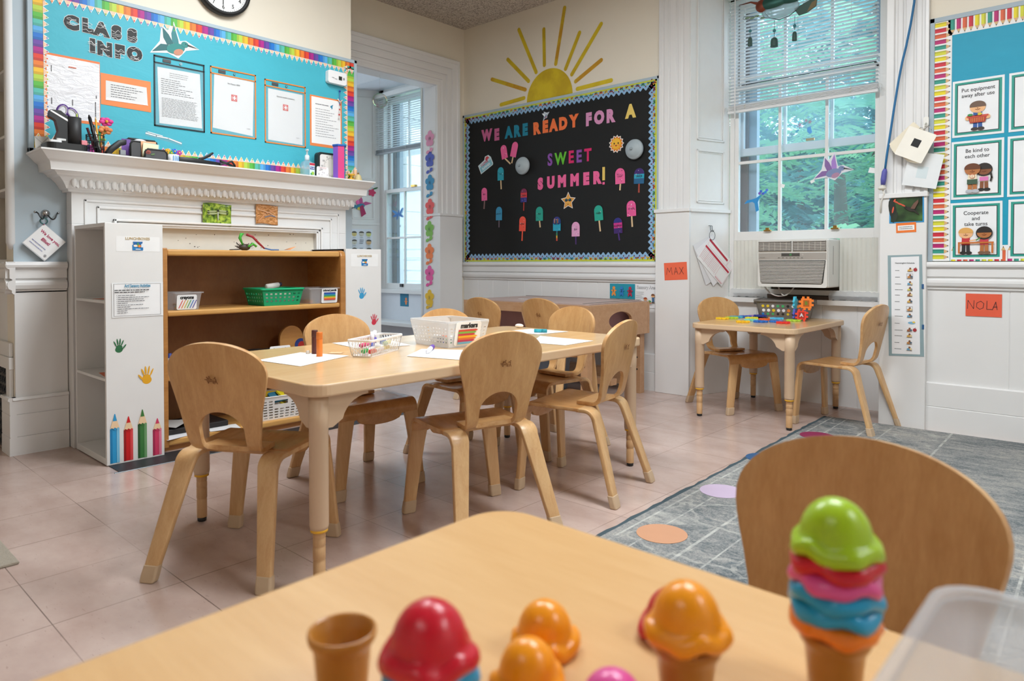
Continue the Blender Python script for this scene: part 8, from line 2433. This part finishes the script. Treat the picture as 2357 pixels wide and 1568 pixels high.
# ---------------------------------------------------------------- outside: trees and the lawn
mb = MB(); mb.box(-22, 8, 4.9, 30, -1.6, -1.5, pm('#5f8f5a', .9, .2, scale=2)); struct(mb, 'ground')
def frond(mb, o, d, L, m, rg):
    d = d.normalized(); s_ = d.cross(Vector((0, 0, 1))); s_ = s_.normalized() if s_.length > .1 else Vector((1, 0, 0))
    n = 8
    vs, fs = [], []
    for i in range(1, n + 1):
        t_ = i / n; p = o + d * L * t_ + Vector((0, 0, -.35 * L * t_ * t_))
        l = L * .42 * (1 - .55 * t_)
        for sg in (-1, 1):
            e = p + s_ * sg * l + d * l * .35 + Vector((0, 0, -.30 * l)); w_ = d * (L * .055)
            b0 = len(vs); vs += [p - w_ * .4, lerp(p, e, .5) + w_, e, lerp(p, e, .5) - w_]; fs.append((b0, b0 + 1, b0 + 2, b0 + 3))
    mb.add(vs, fs, m, None, False)
def tree(name, label, pos, h, rad, cnt, L, m, seed, low=.15):
    t = thing(name, label, 'tree', (pos[0], pos[1], -1.5), 0, 'trees outside the windows')
    rg = random.Random(seed)
    mb = MB(); mb.tube([(pos[0], pos[1], -1.5), (pos[0] + .1, pos[1], h * .3 - 1.5), (pos[0], pos[1] + .1, h * .7 - 1.5)], [.14, .11, .05], 'bark', 9)
    mb.build('trunk', t, world=True)
    mb = MB()
    clumps = [(rg.uniform(-1, 1) * rad, rg.uniform(-.8, .8) * rad, lerp(h * low, h, rg.random()) - 1.5, rg.uniform(.35, .75)) for _ in range(34)]
    for _ in range(cnt):
        cx_, cy_, cz_, cr = rg.choice(clumps)
        a, e = rg.uniform(0, 6.28), rg.uniform(-.5, .8)
        d = Vector((math.cos(a) * math.cos(e), math.sin(a) * math.cos(e), math.sin(e)))
        o = Vector((pos[0] + cx_, pos[1] + cy_, cz_)) + d * cr * rg.uniform(.2, 1)
        frond(mb, o, d, L * rg.uniform(.7, 1.3), m, rg)
    mb.build('foliage', t, world=True, fix=False)
tree('sumac_tree', 'feathery pale green tree filling the lower panes of the right window', (-2.2, 7.0), 4.6, 1.5, 900, .42, 'leaf', 3)
tree('sumac_tree', 'feathery tree at the left of the right-hand window view', (-4.2, 8.4), 5.0, 1.4, 800, .42, 'leaf', 8)
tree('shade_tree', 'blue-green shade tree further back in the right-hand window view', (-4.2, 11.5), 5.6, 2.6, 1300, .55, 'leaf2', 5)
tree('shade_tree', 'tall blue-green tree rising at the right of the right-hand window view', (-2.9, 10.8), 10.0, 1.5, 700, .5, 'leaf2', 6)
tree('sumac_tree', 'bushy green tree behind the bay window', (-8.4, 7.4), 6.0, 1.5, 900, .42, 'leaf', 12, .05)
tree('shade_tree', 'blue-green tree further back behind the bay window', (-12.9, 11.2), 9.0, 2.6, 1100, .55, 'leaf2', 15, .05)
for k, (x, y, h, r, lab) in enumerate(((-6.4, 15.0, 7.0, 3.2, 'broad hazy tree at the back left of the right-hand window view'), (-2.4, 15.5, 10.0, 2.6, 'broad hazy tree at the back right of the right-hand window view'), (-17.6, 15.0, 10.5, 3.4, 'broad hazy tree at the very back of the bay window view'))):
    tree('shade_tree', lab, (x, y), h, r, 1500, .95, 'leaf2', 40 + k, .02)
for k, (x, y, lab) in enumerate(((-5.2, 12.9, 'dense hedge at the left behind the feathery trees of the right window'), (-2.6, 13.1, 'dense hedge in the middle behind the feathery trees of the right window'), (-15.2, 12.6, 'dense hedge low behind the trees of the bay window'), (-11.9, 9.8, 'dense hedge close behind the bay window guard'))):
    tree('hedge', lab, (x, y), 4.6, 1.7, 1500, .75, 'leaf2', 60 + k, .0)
# stone jamb of the next house bay, seen through the bay window
t = thing('stone_quoin', 'pale rough stone quoin seen through the bay window', 'stonework', (-6.30, 5.3, -1.5))
mb = MB(); rg = random.Random(2)
for i in range(18):
    mb.box(-6.47 + rg.uniform(-.012, .012), -6.33 + rg.uniform(-.012, .012), 5.1, 5.4, -1.5 + i * .27, -1.5 + i * .27 + .262, pm('#c9c8c4', .9, .12, scale=20))
mb.build('stone_blocks', t, world=True)
